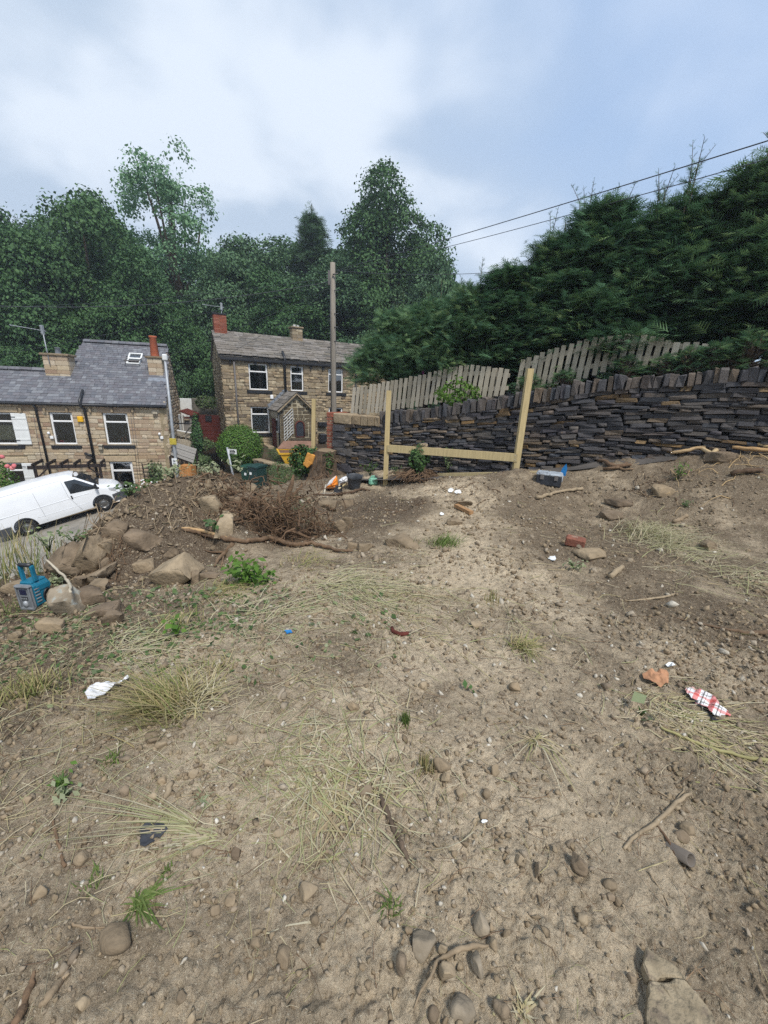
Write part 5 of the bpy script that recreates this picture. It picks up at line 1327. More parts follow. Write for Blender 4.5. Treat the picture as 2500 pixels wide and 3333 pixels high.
for key, px, pt, off, w, lab in [
    ('cypc', 1285, 985, 1.92, 2.3, 'low cypress at the left end of the hedge, beside the stone house roof'),
    ('cypc', 1395, 955, 1.82, 2.6, 'second low cypress of the hedge, behind the left picket fence'),
    ('cypc', 1525, 900, 1.82, 2.7, 'rounded pale-topped cypress behind the right end of the left picket fence'),
    ('cypa', 1640, 830, 1.82, 2.7, 'cypress stepping up in the hedge above the tall leaning post'),
    ('cypb', 1770, 690, 1.92, 2.4, 'cypress on the left shoulder of the hedge, its side shoots reaching towards the sky gap'),
    ('cypa', 1880, 600, 1.82, 2.6, 'cypress with the first tall ragged top of the hedge'),
    ('cypb', 2010, 640, 1.92, 2.5, 'cypress standing between two taller ragged tops of the hedge'),
    ('cypb', 2110, 555, 1.82, 2.4, 'cypress with long bare leading shoots crossed by the overhead cable'),
    ('cypa', 2230, 570, 2.02, 2.5, 'cypress left of the highest spire of the hedge'),
    ('cypb', 2350, 400, 1.82, 2.7, 'highest cypress of the hedge with a feathery spire'),
    ('cypa', 2500, 420, 2.02, 2.9, 'dense dark cypress at the right edge of the photo'),
    ('cypb', 2700, 380, 2.0, 3.0, 'cypress beyond the right edge, its branches hanging over the wall end')]:
    hedge_tree(key, px, pt, hu(px, off), off, w, lab)
for k, (px, pt, off, w) in enumerate([(1450, 1030, 3.9, 3.0), (1700, 980, 4.1, 3.0), (1930, 860, 4.2, 3.0), (2170, 830, 4.2, 3.0), (2420, 660, 4.2, 3.2), (2800, 480, 4.5, 3.6), (3100, 480, 3.0, 3.6)]):
    hedge_tree(('cypa', 'cypb')[k % 2], px, pt, hu(px, off), off, w, 'rear cypress of the hedge, glimpsed ' + ('behind the left picket fence', 'above the leaning post', 'below the first ragged top', 'between the two picket fences', 'below the highest spire', 'past the right edge', 'far past the right edge')[k])
# cypress sprigs pushing out by the fence
TK['sprig'] = cypress('sprig_crown', np.random.default_rng(66), .8, .42, 40, 9, .2, M['cypress'], z0=.02, pw=2.5, tips=3)
for px, py, off, s, lab in [(1840, 1225, -.42, 1.0, 'cypress sprig over the coping, left of the right picket fence gap'), (2040, 1175, -.5, 1.1, 'cypress sprig sprouting in front of the middle of the right picket fence'), (2175, 1172, -.45, 1.0, 'cypress sprig in front of the right part of the picket fence'), (2250, 1160, -.45, 1.2, 'cypress sprig below the last pickets'), (1720, 1255, -.4, 1.1, 'cypress sprig above the coping by the tall leaning post'), (2330, 1165, -.42, 1.3, 'cypress sprig at the far right end of the picket fence'), (2440, 1150, -.42, 1.5, 'cypress branch hanging over the wall top at the right edge')]:
    u, z = fence_uv(px, py, off); q = wall_pt(u, float(np.interp(u, _top[:, 0], _top[:, 1])) - .12, off)
    t_ = thing('cypress_sprig', lab, 'shrub', q, 'cypress sprigs by the picket fence'); t_.scale = (s * .62, s * .62, s * .5); t_.rotation_euler = (0, 0, px)
    for nm, me_ in (('trunk', TK['sprig'][1]), ('crown', TK['sprig'][0])):
        o = bpy.data.objects.new(nm, me_); COL.objects.link(o); o.parent = t_
# ------------------------------------------------------------------ white van on the lane
VR = P(104, 1737, 14.6); VF = P(349, 1658, 16.1)
_fw = VF - VR; WB_ = np.linalg.norm(_fw); _fw = _fw / WB_; VS = WB_ / 2.93
_lf = np.cross((0, 0, 1.0), _fw); _lf /= np.linalg.norm(_lf); _vu = np.cross(_fw, _lf)
VM = np.stack([_fw, _lf, _vu], 1)
VO = VR - VM @ np.array([1.02, -.86, 0]) * VS                # rear end, centre line, on the ground
def vp(x, y, z): return VO + VM @ (np.array([x, y, z], float) * VS)
van = thing('delivery_van', 'white panel van with dark windows and grey bumpers parked on the lane', 'van', VO)
def v_top(x): return float(np.interp(x, [0, .06, .25, 1.2, 2.6, 3.15, 3.4, 3.8, 4.12, 4.35, 4.65, 4.8, 4.88], [1.78, 1.93, 1.99, 2.03, 2.02, 1.96, 1.82, 1.46, 1.18, 1.10, .98, .84, .62]))
def v_w(x): return float(np.interp(x, [0, .08, .4, 3.6, 4.2, 4.6, 4.8, 4.88], [.90, .95, .985, .985, .95, .86, .74, .62]))
def v_side(x, z):
    zt = v_top(x); k = float(np.interp(z, [.3, .48, 1.05, 1.3, 1.75, 1.9, 2.0], [.965, 1, 1, .975, .90, .855, .80]))
    e = float(np.interp((zt - z), [0.0, .02, .06, .14, .25], [.84, .91, .965, .992, 1.0])); return v_w(x) * k * e
xs = [0, .03, .08, .25, .6, 1.0, 1.5, 2.0, 2.5, 2.85, 3.15, 3.4, 3.6, 3.8, 3.96, 4.12, 4.35, 4.5, 4.65, 4.74, 4.8, 4.86, 4.88]
fr = [0, .06, .13, .25, .38, .5, .62, .74, .84, .92, .975, 1.0]
V = []
for x in xs:
    zt = v_top(x); row = []
    for f_ in fr: z = .30 + (zt - .30) * f_; row.append((x, -v_side(x, z), z))
    yt = row[-1][1]
    row += [(x, yt * .6, zt + .018), (x, 0, zt + .026)]
    V += row + [(a, -b, c) for a, b, c in row[-2::-1]]
nr_ = 2 * (len(fr) + 2) - 1
F = [(i * nr_ + j, (i + 1) * nr_ + j, (i + 1) * nr_ + j + 1, i * nr_ + j + 1) for i in range(len(xs) - 1) for j in range(nr_ - 1)]
F += [tuple(range(nr_)), tuple(range((len(xs) - 1) * nr_, len(xs) * nr_))[::-1]] + [(i * nr_, i * nr_ + nr_ - 1, (i + 1) * nr_ + nr_ - 1, (i + 1) * nr_) for i in range(len(xs) - 1)]
body = MB(); body.add(np.array([vp(*q) for q in V]), F, True)
M['van_white'] = mat('van_white_paint', [(0.78, 0.80, 0.82)], (.93, 1.03), 1.5, .28, 0, spec=.5, coat=.3)
M['bumper'] = mat('grey_bumper', [(0.06, .063, .068)], (.8, 1.2), 5, .6, .05)
M['tyre'] = mat('tyre', [(.016, .016, .016)], (.8, 1.4), 8, .85, .2)
M['chrome'] = mat('hub_metal', [(.20, .195, .185)], (.7, 1.1), 8, .35, 0, metal=.8)
bo = body.build('body', M['van_white'], van)
cut = MB()
for ax, rd in ((1.02, .43), (3.95, .42)):
    a = np.arange(24) * 2 * math.pi / 24; ring = [(ax + rd * math.cos(q), .36 + rd * math.sin(q)) for q in a]
    cut.prism([vp(x, -1.2, z) for x, z in ring], VM @ np.array([0, .55, 0]) * VS); cut.prism([vp(x, 1.2, z) for x, z in ring], VM @ np.array([0, -.55, 0]) * VS)
co = cut.build('cutter', M['tyre'], van)
for p_ in co.data.polygons: pass
bm = bmesh.new(); bm.from_mesh(co.data); bmesh.ops.recalc_face_normals(bm, faces=bm.faces); bm.to_mesh(co.data); bm.free()
bm = bmesh.new(); bm.from_mesh(bo.data); bmesh.ops.recalc_face_normals(bm, faces=bm.faces); bm.to_mesh(bo.data); bm.free()
bmod = bo.modifiers.new('arch', 'BOOLEAN'); bmod.object = co; bmod.operation = 'DIFFERENCE'; bmod.solver = 'EXACT'
bpy.context.view_layer.update(); dg = bpy.context.evaluated_depsgraph_get()
nm = bpy.data.meshes.new_from_object(bo.evaluated_get(dg)); bo.modifiers.clear(); bo.data = nm
bpy.data.objects.remove(co)
if len(bo.data.materials) == 0: bo.data.materials.append(M['van_white'])
for p_ in bo.data.polygons: p_.use_smooth = True
try: bo.data.set_sharp_from_angle(angle=math.radians(38))
except Exception: pass
def side_patch(poly, off=.006, sub=6, sgn=-1):
    """a patch lying on the flank, polygon of (x, z)"""
    c = np.mean(poly, 0); V = []; F = []; pts = []
    for i in range(len(poly)):
        a, b = np.array(poly[i]), np.array(poly[(i + 1) % len(poly)])
        for k in range(sub): pts.append(a + (b - a) * k / sub)
    n_ = len(pts); rings = 4
    for k in range(rings):
        for p in pts: q = c + (p - c) * (1 - k / rings); V.append(vp(q[0], sgn * (v_side(q[0], q[1]) + off), q[1]))
    V.append(vp(c[0], sgn * (v_side(*c) + off), c[1]))
    for k in range(rings - 1): F += [(k * n_ + i, k * n_ + (i + 1) % n_, (k + 1) * n_ + (i + 1) % n_, (k + 1) * n_ + i) for i in range(n_)]
    F += [((rings - 1) * n_ + i, (rings - 1) * n_ + (i + 1) % n_, rings * n_) for i in range(n_)]
    return np.array(V), F
M['van_glass'] = mat('van_glass', [(.018, .022, .026)], (.8, 1.3), 2, .06, 0, spec=.8)
for sg in (-1, 1):
    v_, f_ = side_patch([(2.98, 1.20), (2.96, 1.78), (3.36, 1.76), (3.64, 1.52), (3.98, 1.20), (3.9, 1.12)], .006, sgn=sg)
    MB().add(v_, f_, True).build('door_window', M['van_glass'], van)
    v_, f_ = side_patch([(3.48, 1.66), (3.60, 1.56), (4.07, 1.13), (4.05, 1.06), (3.93, 1.08), (3.96, 1.16)], .009, sgn=sg)
    MB().add(v_, f_, True).build('pillar_trim', M['black_plastic'], van)
    v_, f_ = side_patch([(4.38, .98), (4.58, .90), (4.70, .76), (4.55, .74), (4.40, .84)], .006, sgn=sg)
    MB().add(v_, f_, True).build('headlight', mat('headlight_lens', [(.45, .46, .47)], rough=.15, bump=0, spec=.8), van)
# windscreen
V = []; 
for x in (3.32, 3.5, 3.7, 3.9, 4.1):
    w_ = v_side(x, v_top(x) - .05) * .9
    for y in (-w_, -w_ * .5, 0, w_ * .5, w_): V.append(vp(x, y, v_top(x) + .024 + .004 * (1 - abs(y))))
MB().add(V, [(i * 5 + j, i * 5 + j + 1, (i + 1) * 5 + j + 1, (i + 1) * 5 + j) for i in range(4) for j in range(4)], True).build('windscreen', M['van_glass'], van)
# seams of door and panels, crease, handle, mirror
mb = MB()
def seam(pts, rad=.007, sg=-1):
    P_ = []
    for (a, b) in zip(pts, pts[1:]):
        for k in range(6): q = np.array(a) + (np.array(b) - np.array(a)) * k / 6; P_.append(vp(q[0], sg * (v_side(q[0], q[1]) + .000), q[1]))
    q = pts[-1]; P_.append(vp(q[0], sg * v_side(*q), q[1])); mb.tube(P_, rad * VS, 4)
seam([(2.86, 1.86), (2.86, 1.1), (2.94, .85), (3.10, .36)]); seam([(3.98, 1.12), (3.96, .8)]); seam([(1.78, 1.86), (1.78, .36)]); seam([(.1, 1.84), (1.8, 1.87), (2.86, 1.86), (3.2, 1.83)])
mb.build('seam', mat('seam_grey', [(.28, .29, .30)], bump=0), van)
mb = MB(); seam([(.12, 1.02), (1.78, 1.02), (2.9, 1.02), (3.6, 1.0)], .012); seam([(1.5, .62), (3.45, .60)], .010); mb.build('crease', M['van_white'], van)
MB().bbox(vp(2.97, -v_side(2.97, 1.05) - .02, 1.05), (.05 * VS, .05 * VS, .15 * VS), .01, VM).build('handle', M['black_plastic'], van)
MB().bbox(vp(3.98, -1.12, 1.24), (.10 * VS, .2 * VS, .24 * VS), .03, VM).build('mirror', M['black_plastic'], van)
def bumper(xa, xb, z0, z1, nm):
    V = []; xx = np.linspace(xa, xb, 8)
    ring = [(x, -(v_w(min(max(x, 0), 4.88)) + .02)) for x in xx]
    ends = ring + [(a, -b) for a, b in ring[::-1]] if xb > xa and xa < 1 else ring + [(a, -b) for a, b in ring[::-1]]
    mb = MB(); k = len(ends); mb.add([vp(a, b, z0) for a, b in ends] + [vp(a, b, z1) for a, b in ends] + [vp(a, b * .97, z1 + .03) for a, b in ends],
        [(i, (i + 1) % k, k + (i + 1) % k, k + i) for i in range(k)] + [(k + i, k + (i + 1) % k, 2 * k + (i + 1) % k, 2 * k + i) for i in range(k)] + [tuple(range(2 * k, 3 * k)), tuple(range(k))[::-1]])
    mb.build(nm, M['bumper'], van)
bumper(4.40, 4.93, .26, .60, 'bumper'); bumper(.56, -.06, .28, .56, 'bumper')
def van_wheel(x, y, sg):
    RW = np.stack([VM[:, 0], VM[:, 2], -VM[:, 1] * 1.0], 1); c = vp(x, y, .34)
    Rr = RW if sg < 0 else np.stack([VM[:, 0], -VM[:, 2], VM[:, 1]], 1)
    t = MB(); t.lathe([(.20 * VS, -.11 * VS), (.30 * VS, -.115 * VS), (.335 * VS, -.09 * VS), (.345 * VS, 0), (.335 * VS, .09 * VS), (.30 * VS, .115 * VS), (.215 * VS, .105 * VS)], c, 28, Rr); w = t.build('wheel', M['tyre'], van)
    h = MB(); h.lathe([(.218 * VS, .10 * VS), (.205 * VS, .07 * VS), (.12 * VS, .075 * VS), (.10 * VS, .09 * VS), (.05 * VS, .10 * VS), (.0, .105 * VS)], c, 20, Rr)
    for k in range(5):
        a = k * 2 * math.pi / 5; h.lathe([(.028 * VS, .07 * VS), (.025 * VS, .092 * VS), (0, .094 * VS)], c + Rr @ np.array([.155 * VS * math.cos(a), .155 * VS * math.sin(a), 0]), 6, Rr)
    h.build('rim', M['chrome'], w)
    MB().lathe([(.205 * VS, .06 * VS), (0, .055 * VS)], c, 20, Rr).build('wheel_back', M['tyre'], w)
for x in (1.02, 3.95):
    van_wheel(x, -.84, -1); van_wheel(x, .84, 1)
MB().box(vp(.82, -.97, .30), (.03, .22 * VS, .3 * VS), VM).build('mud_flap', M['black_plastic'], van)
MB().box(vp(2.5, 0, .33), (3.6 * VS, 1.5 * VS, .1 * VS), VM).build('underside', M['tyre'], van)

# ------------------------------------------------------------------ street lamp column by the gable
lb = P(575, 1525, 17.9); lt = P(537, 1170, 17.9)
lampc = thing('lamp_column', 'galvanised lamp column with yellow bracket standing before the terrace gable', 'lamp post', (lb[0], lb[1], lb[2] - .7))
MB().tube([lb + (lb - lt) * .2, lb, lb + (lt - lb) * .35, lt], [.07, .07, .062, .05], 10).build('column', M['metal'], lampc)
MB().bbox(lt + np.array([0, 0, .08]), (.2, .16, .26), .04).build('lantern', M['white_paint'], lampc)
q = lb + (lt - lb) * .265; MB().bbox(q + np.array([.02, -.1, 0]), (.3, .05, .28), .01).build('yellow_bracket', mat('yellow_bracket', [(.45, .36, .05)], bump=0), lampc)
q = lb + (lt - lb) * .07; MB().bbox(q + np.array([0, -.11, 0]), (.24, .05, .30), .01).build('plate', M['white_paint'], lampc)
for dz in (-.065, .065): MB().lathe([(.055, 0), (.055, .01), (0, .012)], q + np.array([0, -.14, dz]), 10, rotx(math.pi / 2)).build('dial', M['metal'], lampc)

# ------------------------------------------------------------------ pergola in front of the terrace
pa = P(103, 1522, 17.0); pb_ = P(295, 1515, 17.9)
pg = thing('pergola', 'dark brown timber pergola between the white van and the terrace', 'pergola', (pa[0], pa[1], -4.15))
ztop = pa[2]
pd = pb_ - pa; pd[2] = 0; pd /= np.linalg.norm(pd); pn = np.array([-pd[1], pd[0], 0])
fa = np.array([pa[0], pa[1], ztop]); Lp = 2.75
for dpt in (0.0, 1.25):
    MB().beam(fa - pd * .15 + pn * dpt, fa + pd * Lp + pn * dpt, .06, .16).build('beam', M['dark_timber'], pg)
    for k in (.1, Lp - .25): 
        q = fa + pd * k + pn * dpt; MB().beam(q - np.array([0, 0, .08]), np.array([q[0], q[1], -4.2]), .1, .1, pd).build('post', M['dark_timber'], pg)
        MB().beam(q + pd * (.45 if k < 1 else -.45) - np.array([0, 0, .06]), q - np.array([0, 0, .5]), .06, .07, pn).build('brace', M['dark_timber'], pg)
for k in range(6):
    q = fa + pd * (.1 + k * .5) + np.array([0, 0, .14]); MB().beam(q - pn * .25, q + pn * 1.65, .05, .13).build('rafter', M['dark_timber'], pg)

# ------------------------------------------------------------------ plants along the terrace
def leaf_blob(name, m, c, rad, n, size, r, up=.3, parent=None, label=None, cat=None, group=None, leafw=.7, kind=None, lump=1.0):
    """a leafy mass: leaves spread through and over an uneven body"""
    g = r.normal(size=(n, 3)); g /= np.linalg.norm(g, axis=1)[:, None]; u = r.uniform(.45, 1.0, n) ** .5
    lump = 1 + lump * .22 * np.sin(g[:, 0] * 5 + c[0]) * np.cos(g[:, 2] * 4 + c[1]) + lump * .12 * np.sin(g[:, 1] * 9 + c[2])
    T = g * (u * lump)[:, None] * np.array(rad); nr = g + np.array([0, 0, up]) + r.normal(size=(n, 3)) * .5
    A = frames_from_normal(nr, r) * (size * r.uniform(.6, 1.3, n))[:, None, None]
    me = scatter_mesh(name, [leaf_quad(leafw)], A, T + np.array(c) - worg(parent), rnd=r.random(n)); 
    o = add_obj(name, me, parent, [m], None if parent is not None else (0, 0, 0))
    return setp(o, label, cat, group, kind)
def plant(name, label, cat, base, group=None): return thing(name, label, cat, base, group)
r = np.random.default_rng(71)
# rose bush at the left edge
q = P(20, 1560, 16.2); t_ = plant('rose_bush', 'rose bush with red blooms at the left edge, before the shuttered window', 'shrub', (q[0], q[1], -4.3))
leaf_blob('leaves', M['hedge'], q + np.array([-.25, 0, -.2]), (.62, .5, .95), 1700, .11, r, parent=t_)
mb = MB()
for k in range(5): mb.tube([(q[0] - .2, q[1], -4.4), q + r.normal(0, .2, 3) - np.array([.2, 0, .5]), q + r.normal(0, .35, 3)], [.02, .014, .006], 4)
mb.build('stem', M['bark'], t_)
for px, py in ((6, 1487), (45, 1516), (24, 1518), (40, 1523)):
    w = P(px, py, 15.8); MB().lathe([(0, -.07), (.07, -.05), (.1, .0), (.08, .05), (0, .06)], w, 8, rand_rots(1)[0]).build('rose', M['rose'], t_)
# trellis with climber right of the door
a = f1.rect(469, 1505, 530, 1580); tr = thing('garden_trellis', 'small brown trellis with a climbing plant leaning on the terrace wall', 'trellis', f1.pt((a[0] + a[1]) / 2, -3.6, .12))
za, zb_ = a[3] - .9, a[3]
for k in range(4):
    u = a[0] + (a[1] - a[0]) * k / 3; MB().beam(f1.pt(u + .12 * (1.5 - k) * .4, za - .5, .1), f1.pt(u, zb_, .1), .035, .025, f1.n).build('upright', M['dark_timber'], tr)
for k in range(5):
    z = za + (zb_ - za) * k / 4.4; MB().beam(f1.pt(a[0] - .02, z, .125), f1.pt(a[1] + .02, z, .125), .03, .02, f1.n).build('bar', M['dark_timber'], tr)
leaf_blob('climber', M['weed'], f1.pt((a[0] + a[1]) / 2 + .15, za + .35, .22), (.36, .14, .75), 500, .1, r, parent=tr)
# flower bed before the door
for i, (px, py, s, m_, lab) in enumerate([(478, 1575, .26, 'hedge', 'flower bush by the terrace door beyond the van bonnet'), (440, 1590, .24, 'weed', 'leafy plant right of the van bonnet'), (512, 1580, .26, 'weed', 'plant at the foot of the garden trellis')]):
    q = P(px, py, 17.6); t_ = plant('garden_plant', lab, 'plant', q - np.array([0, 0, .4])); leaf_blob('leaves', M[m_], q, (s, s, s), 420, .09, r, parent=t_)
    for k in range(9):
        w = q + r.normal(0, s * .55, 3) * np.array([1, 1, .6]) + np.array([0, -.25, .1]); MB().lathe([(0, -.04), (.045, -.01), (.04, .03), (0, .04)], w, 6).build('flower', M['rose'] if k % 4 == 3 else M['white_paint'], t_)
# clipped round bush before the far house
q = P(783, 1455, 19.6); bz = float(lane_z(q[0], q[1])) - .3
bush = thing('clipped_bush', 'big clipped round green bush before the stone house', 'bush', (q[0], q[1], bz))
ht = P(783, 1378, 19.6)[2]; cz = (ht + bz) / 2 + .12
leaf_blob('leaves', M['hedge'], (q[0], q[1], ht - 1.12), (1.14, 1.05, 1.1), 15000, .075, r, .5, bush, lump=.25)
mb = MB()
for k in range(7): mb.tube([(q[0], q[1], bz - .1), (q[0] + r.normal(0, .25), q[1] + r.normal(0, .25), bz + .6), (q[0] + r.normal(0, .6), q[1] + r.normal(0, .6), cz + .4)], [.05, .035, .01], 5)
mb.build('stem', M['bark'], bush)

# ------------------------------------------------------------------ wheelie bins, footpath sign
M['bin_green'] = mat('bin_green', [(.016, .06, .042)], (.85, 1.15), 6, .45, .05, spec=.4); M['bin_dark'] = mat('bin_dark_green', [(.014, .045, .042)], (.85, 1.15), 6, .45, .05, spec=.4)
def bin_(px, py, Y, yaw, m, label, lbl):
    q = P(px, py, Y); zt = q[2]; hgt = 1.03; R_ = rotz(math.radians(yaw)); b0 = np.array([q[0], q[1], zt - hgt])
    t_ = thing('wheelie_bin', label, 'bin', b0, 'green wheelie bins beside the lane')
    MB().box(b0 + np.array([0, 0, .50]), (.46, .52, .94), R_, taper=1.18).build('body', m, t_)
    lid = MB(); pr = [(-.36, .95), (-.37, 1.0), (-.1, 1.05), (.28, 1.06), (.36, 1.02), (.36, .96)]
    lid.prism([b0 + R_ @ np.array([-.30, a, z]) for a, z in pr], R_ @ np.array([.60, 0, 0])); lid.build('lid', m, t_)
    MB().tube([b0 + R_ @ np.array([-.24, .37, .97]), b0 + R_ @ np.array([.24, .37, .97])], .02, 6).build('handle', m, t_)
    for sx in (-1, 1): MB().lathe([(.1, -.03), (.1, .03), (0, .03)], b0 + R_ @ np.array([sx * .25, .24, .1]), 12, R_ @ roty(math.pi / 2)).build('wheel', M['tyre'], t_)
    MB().box(b0 + R_ @ np.array([lbl, -.294, .70]), (.13, .008, .17), R_ @ rotx(-.10)).build('label_sticker', M['white_paint'], t_)
bin_(812, 1515, 18.0, -28, M['bin_green'], 'mid green wheelie bin with white sticker, left of the pair', .02)
bin_(838, 1514, 17.6, -28, M['bin_dark'], 'darker green wheelie bin overlapping its neighbour, right of the pair', -.15)
sb = P(757, 1540, 15.5); st = P(740, 1459, 15.5)
sg = thing('footpath_sign', 'white and black finger sign on a galvanised post above the spoil heap', 'sign', (sb[0], sb[1], sb[2] - 1.0))
MB().tube([sb + (sb - st) * 1.0, st], .04, 8).build('post', M['metal'], sg)
MB().lathe([(.045, 0), (.045, .03), (0, .035)], st, 8).build('post_cap', M['metal'], sg)
d_ = P(772, 1470, 15.4) - P(744, 1467, 15.5); d_[2] *= .3; d_ /= np.linalg.norm(d_); u_ = np.array([0, 0, 1.0]); n_ = np.cross(d_, u_)
SR = np.stack([d_, -n_, u_], 1); sc = P(757, 1470, 15.45)
MB().bbox(sc, (.36, .02, .19), .004, SR).build('plate', M['white_paint'], sg)
hb = MB(); hb.prism([sc + SR @ np.array([a, -.0125, z]) for a, z in ((-.12, -.075), (.085, -.075), (.085, -.055), (.13, -.02), (.13, .02), (.085, .055), (.085, .075), (-.12, .075))], SR @ np.array([0, -.004, 0])); hb.build('black_panel', M['black_plastic'], sg)
def text_obj(txt, c, R, size, m, parent, name='lettering', align='CENTER'):
    cu = bpy.data.curves.new(name, 'FONT'); cu.body = txt; cu.size = size; cu.align_x = align; cu.align_y = 'CENTER'; cu.extrude = .0015
    tmp = bpy.data.objects.new(name, cu); COL.objects.link(tmp); bpy.context.view_layer.update()
    me = bpy.data.meshes.new_from_object(tmp.evaluated_get(bpy.context.evaluated_depsgraph_get())); bpy.data.objects.remove(tmp)
    o = add_obj(name, me, parent, [m], c); mm = Matrix(np.asarray(R).tolist()).to_4x4(); mm.translation = o.location; o.matrix_local = mm; return o
TR = np.stack([SR[:, 0], SR[:, 2], -SR[:, 1]], 1)
text_obj('Public\nFootpath', sc + SR @ np.array([-.02, -.021, 0]), TR, .068, M['white_paint'], sg)

# ------------------------------------------------------------------ yard of the far house: low wall, flags, steps, skip
lw = [P(826, 1498, 18.9), P(908, 1514, 17.4), P(975, 1530, 16.4)]
ft = -3.6
low = thing('low_stone_wall', 'low stone wall with pale flat coping in the yard behind the bins', 'wall', (lw[0][0], lw[0][1], ft))
rr = np.random.default_rng(81); A_, T_, A2, T2 = [], [], [], []
for a, b in zip(lw, lw[1:]):
    L_ = np.linalg.norm((b - a)[:2]); d = (b - a) / np.linalg.norm(b - a); ang = math.atan2(d[1], d[0]); fw_ = Face((a[0], a[1], 0), ang); zt = (a[2] + b[2]) / 2
    mb = MB(); mb.box(fw_.pt(L_ / 2, (zt + ft) / 2 - .1, -.15), (L_, .24, zt - ft), fw_.R); mb.build('core', M['brown_mortar'], low)
    x_, y_ = courses(fw_, 0, L_, ft, zt - .06, [], (.1, .17), (.18, .45), rr, (.0, .04)); A_ += x_; T_ += y_
    u = 0
    while u < L_:
        l_ = rr.uniform(.35, .6); A2.append(fw_.R @ np.diag([l_ - .015, .42, .07])); T2.append(fw_.pt(u + l_ / 2, zt, -.12)); u += l_
pieces(low, A_, T_, M['brown_stone'], 'stone', BLOCKS, 90, 'stones'); pieces(low, A2, T2, M['pale_rock'], 'coping_stone', FLATS, 20)
# flagged path and steps to the porch door
fl_ = thing('door_steps', 'pale stone steps leading to the porch door', 'steps', fps.pt(-1.6, g2, .6))
for k in range(4): MB().bbox(fps.pt(-1.5, g2 + .08 - .17 * k, .35 + .32 * k), (1.25, .36, .17), .02, fps.R).build('step', M['pale_rock'], fl_)
yg = MB(); yv = []
gxs = np.linspace(-8.2, -.5, 26); gys = np.linspace(17.2, 24.0, 20)
X_, Y_ = np.meshgrid(gxs, gys); zz = hill_z(X_, Y_); zy = -2.75 + .16 * (Y_ - 17.5) + .04 * fbm(X_, Y_, .9, 3, .5, 3); zz = np.minimum(np.maximum(zz + .05, zy), -1.8)
i0 = (np.arange(19)[:, None] * 26 + np.arange(25)[None, :]).ravel()
setp(add_obj('yard', np_mesh('yard', np.stack([X_, Y_, zz], -1).reshape(-1, 3), np.stack([i0, i0 + 1, i0 + 27, i0 + 26], 1), smooth=True), None, [M['bank']]), kind='structure')
for px, py, Y, s, lab in [(900, 1478, 19.9, .4, 'clump of grass by the porch steps'), (908, 1568, 15.5, .34, 'weeds below the low yard wall, right of the bins'), (935, 1545, 14.6, .55, 'tall weeds left of the ivy by the old stump'), (905, 1530, 16.2, .45, 'weeds against the foot of the low yard wall')]:
    q = P(px, py, Y); t_ = plant('weed_clump', lab, 'plant', q - np.array([0, 0, s])); leaf_blob('leaves', M['weed'], q, (s, s, s * .8), 900, .08, r, parent=t_, leafw=.35)
# yellow skip
M['skip_yellow'] = mat('skip_yellow', [(.62, .36, .03)], (.75, 1.1), 5, .6, .1, spots=((.22, .10, .05), .66, 6)); M['rust'] = mat('skip_rust', [(.20, .115, .08)], (.7, 1.2), 4, .9, .2)
sa = P(912, 1525, 17.6); sR_ = Face((sa[0], sa[1], 0), math.radians(20)); zt = P(912, 1523, 17.6)[2]; zr = P(935, 1454, 19.0)[2]
zt = P(912, 1482, 17.2)[2]
skp = thing('yellow_skip', 'yellow skip with a rusty inside standing before the porch', 'skip', (sa[0], sa[1], zt - 1.0))
L_, D_ = 1.9, 1.4; rim = [sR_.pt(0, zt), sR_.pt(L_, zt), sR_.pt(L_, zt + .0, -D_), sR_.pt(0, zt + .0, -D_)]
flo = [sR_.pt(.5, zt - .95, -.15), sR_.pt(L_ - .5, zt - .95, -.15), sR_.pt(L_ - .5, zt - .95, -D_ + .15), sR_.pt(.5, zt - .95, -D_ + .15)]
MB().add(rim + flo, [(0, 4, 5, 1), (1, 5, 6, 2), (2, 6, 7, 3), (3, 7, 4, 0), (4, 7, 6, 5)]).build('body', M['skip_yellow'], skp)
ins = [p + np.array([0, 0, 0]) for p in rim]; c_ = np.mean(rim, 0); ri = [p + (c_ - p) * .03 for p in rim]; fi = [p + (c_ - p) * .04 for p in flo]
MB().add(ri + fi, [(0, 1, 5, 4), (1, 2, 6, 5), (2, 3, 7, 6), (3, 0, 4, 7), (4, 5, 6, 7)]).build('inside', M['rust'], skp)
for a, b in zip(rim, rim[1:] + rim[:1]): MB().beam(a, b, .07, .07).build('rim', M['skip_yellow'], skp)
bd = MB(); bd.prism([sR_.pt(.0, zt + .03, -D_ + .05), sR_.pt(L_, zt + .03, -D_ + .05), sR_.pt(L_ - .1, zt + .36, -D_ - .35), sR_.pt(.35, zt + .36, -D_ - .35)], (0, .03, .0)); bd.build('drop_door', M['rust'], skp)

# ------------------------------------------------------------------ between the two houses
Yg = 22.0
q = P(597, 1390, 27.0); a, b = P(565, 1295, 26.5), P(626, 1355, 26.5)
wp_ = thing('white_sheet_panel', 'tall plain white panel in the gap between the houses', 'panel', (q[0], q[1], a[2] - 2.6))
MB().bbox(((a[0] + b[0]) / 2, 26.5, (a[2] + b[2]) / 2 - .5), (b[0] - a[0] + .3, .08, abs(a[2] - b[2]) + 1.0), .01).build('sheet', M['white_paint'], wp_)
for k in range(3): MB().box((a[0] + (b[0] - a[0]) * (.1 + .4 * k), 26.6, a[2] - 1.6), (.08, .08, 3.0)).build('post', M['grey_timber'], wp_)
a, b = P(627, 1296, 26.2), P(690, 1350, 26.2)
rw = thing('concrete_retaining_wall', 'grey concrete retaining wall behind the gap between the houses', 'wall', ((a[0] + b[0]) / 2, 26.3, b[2] - 1.5))
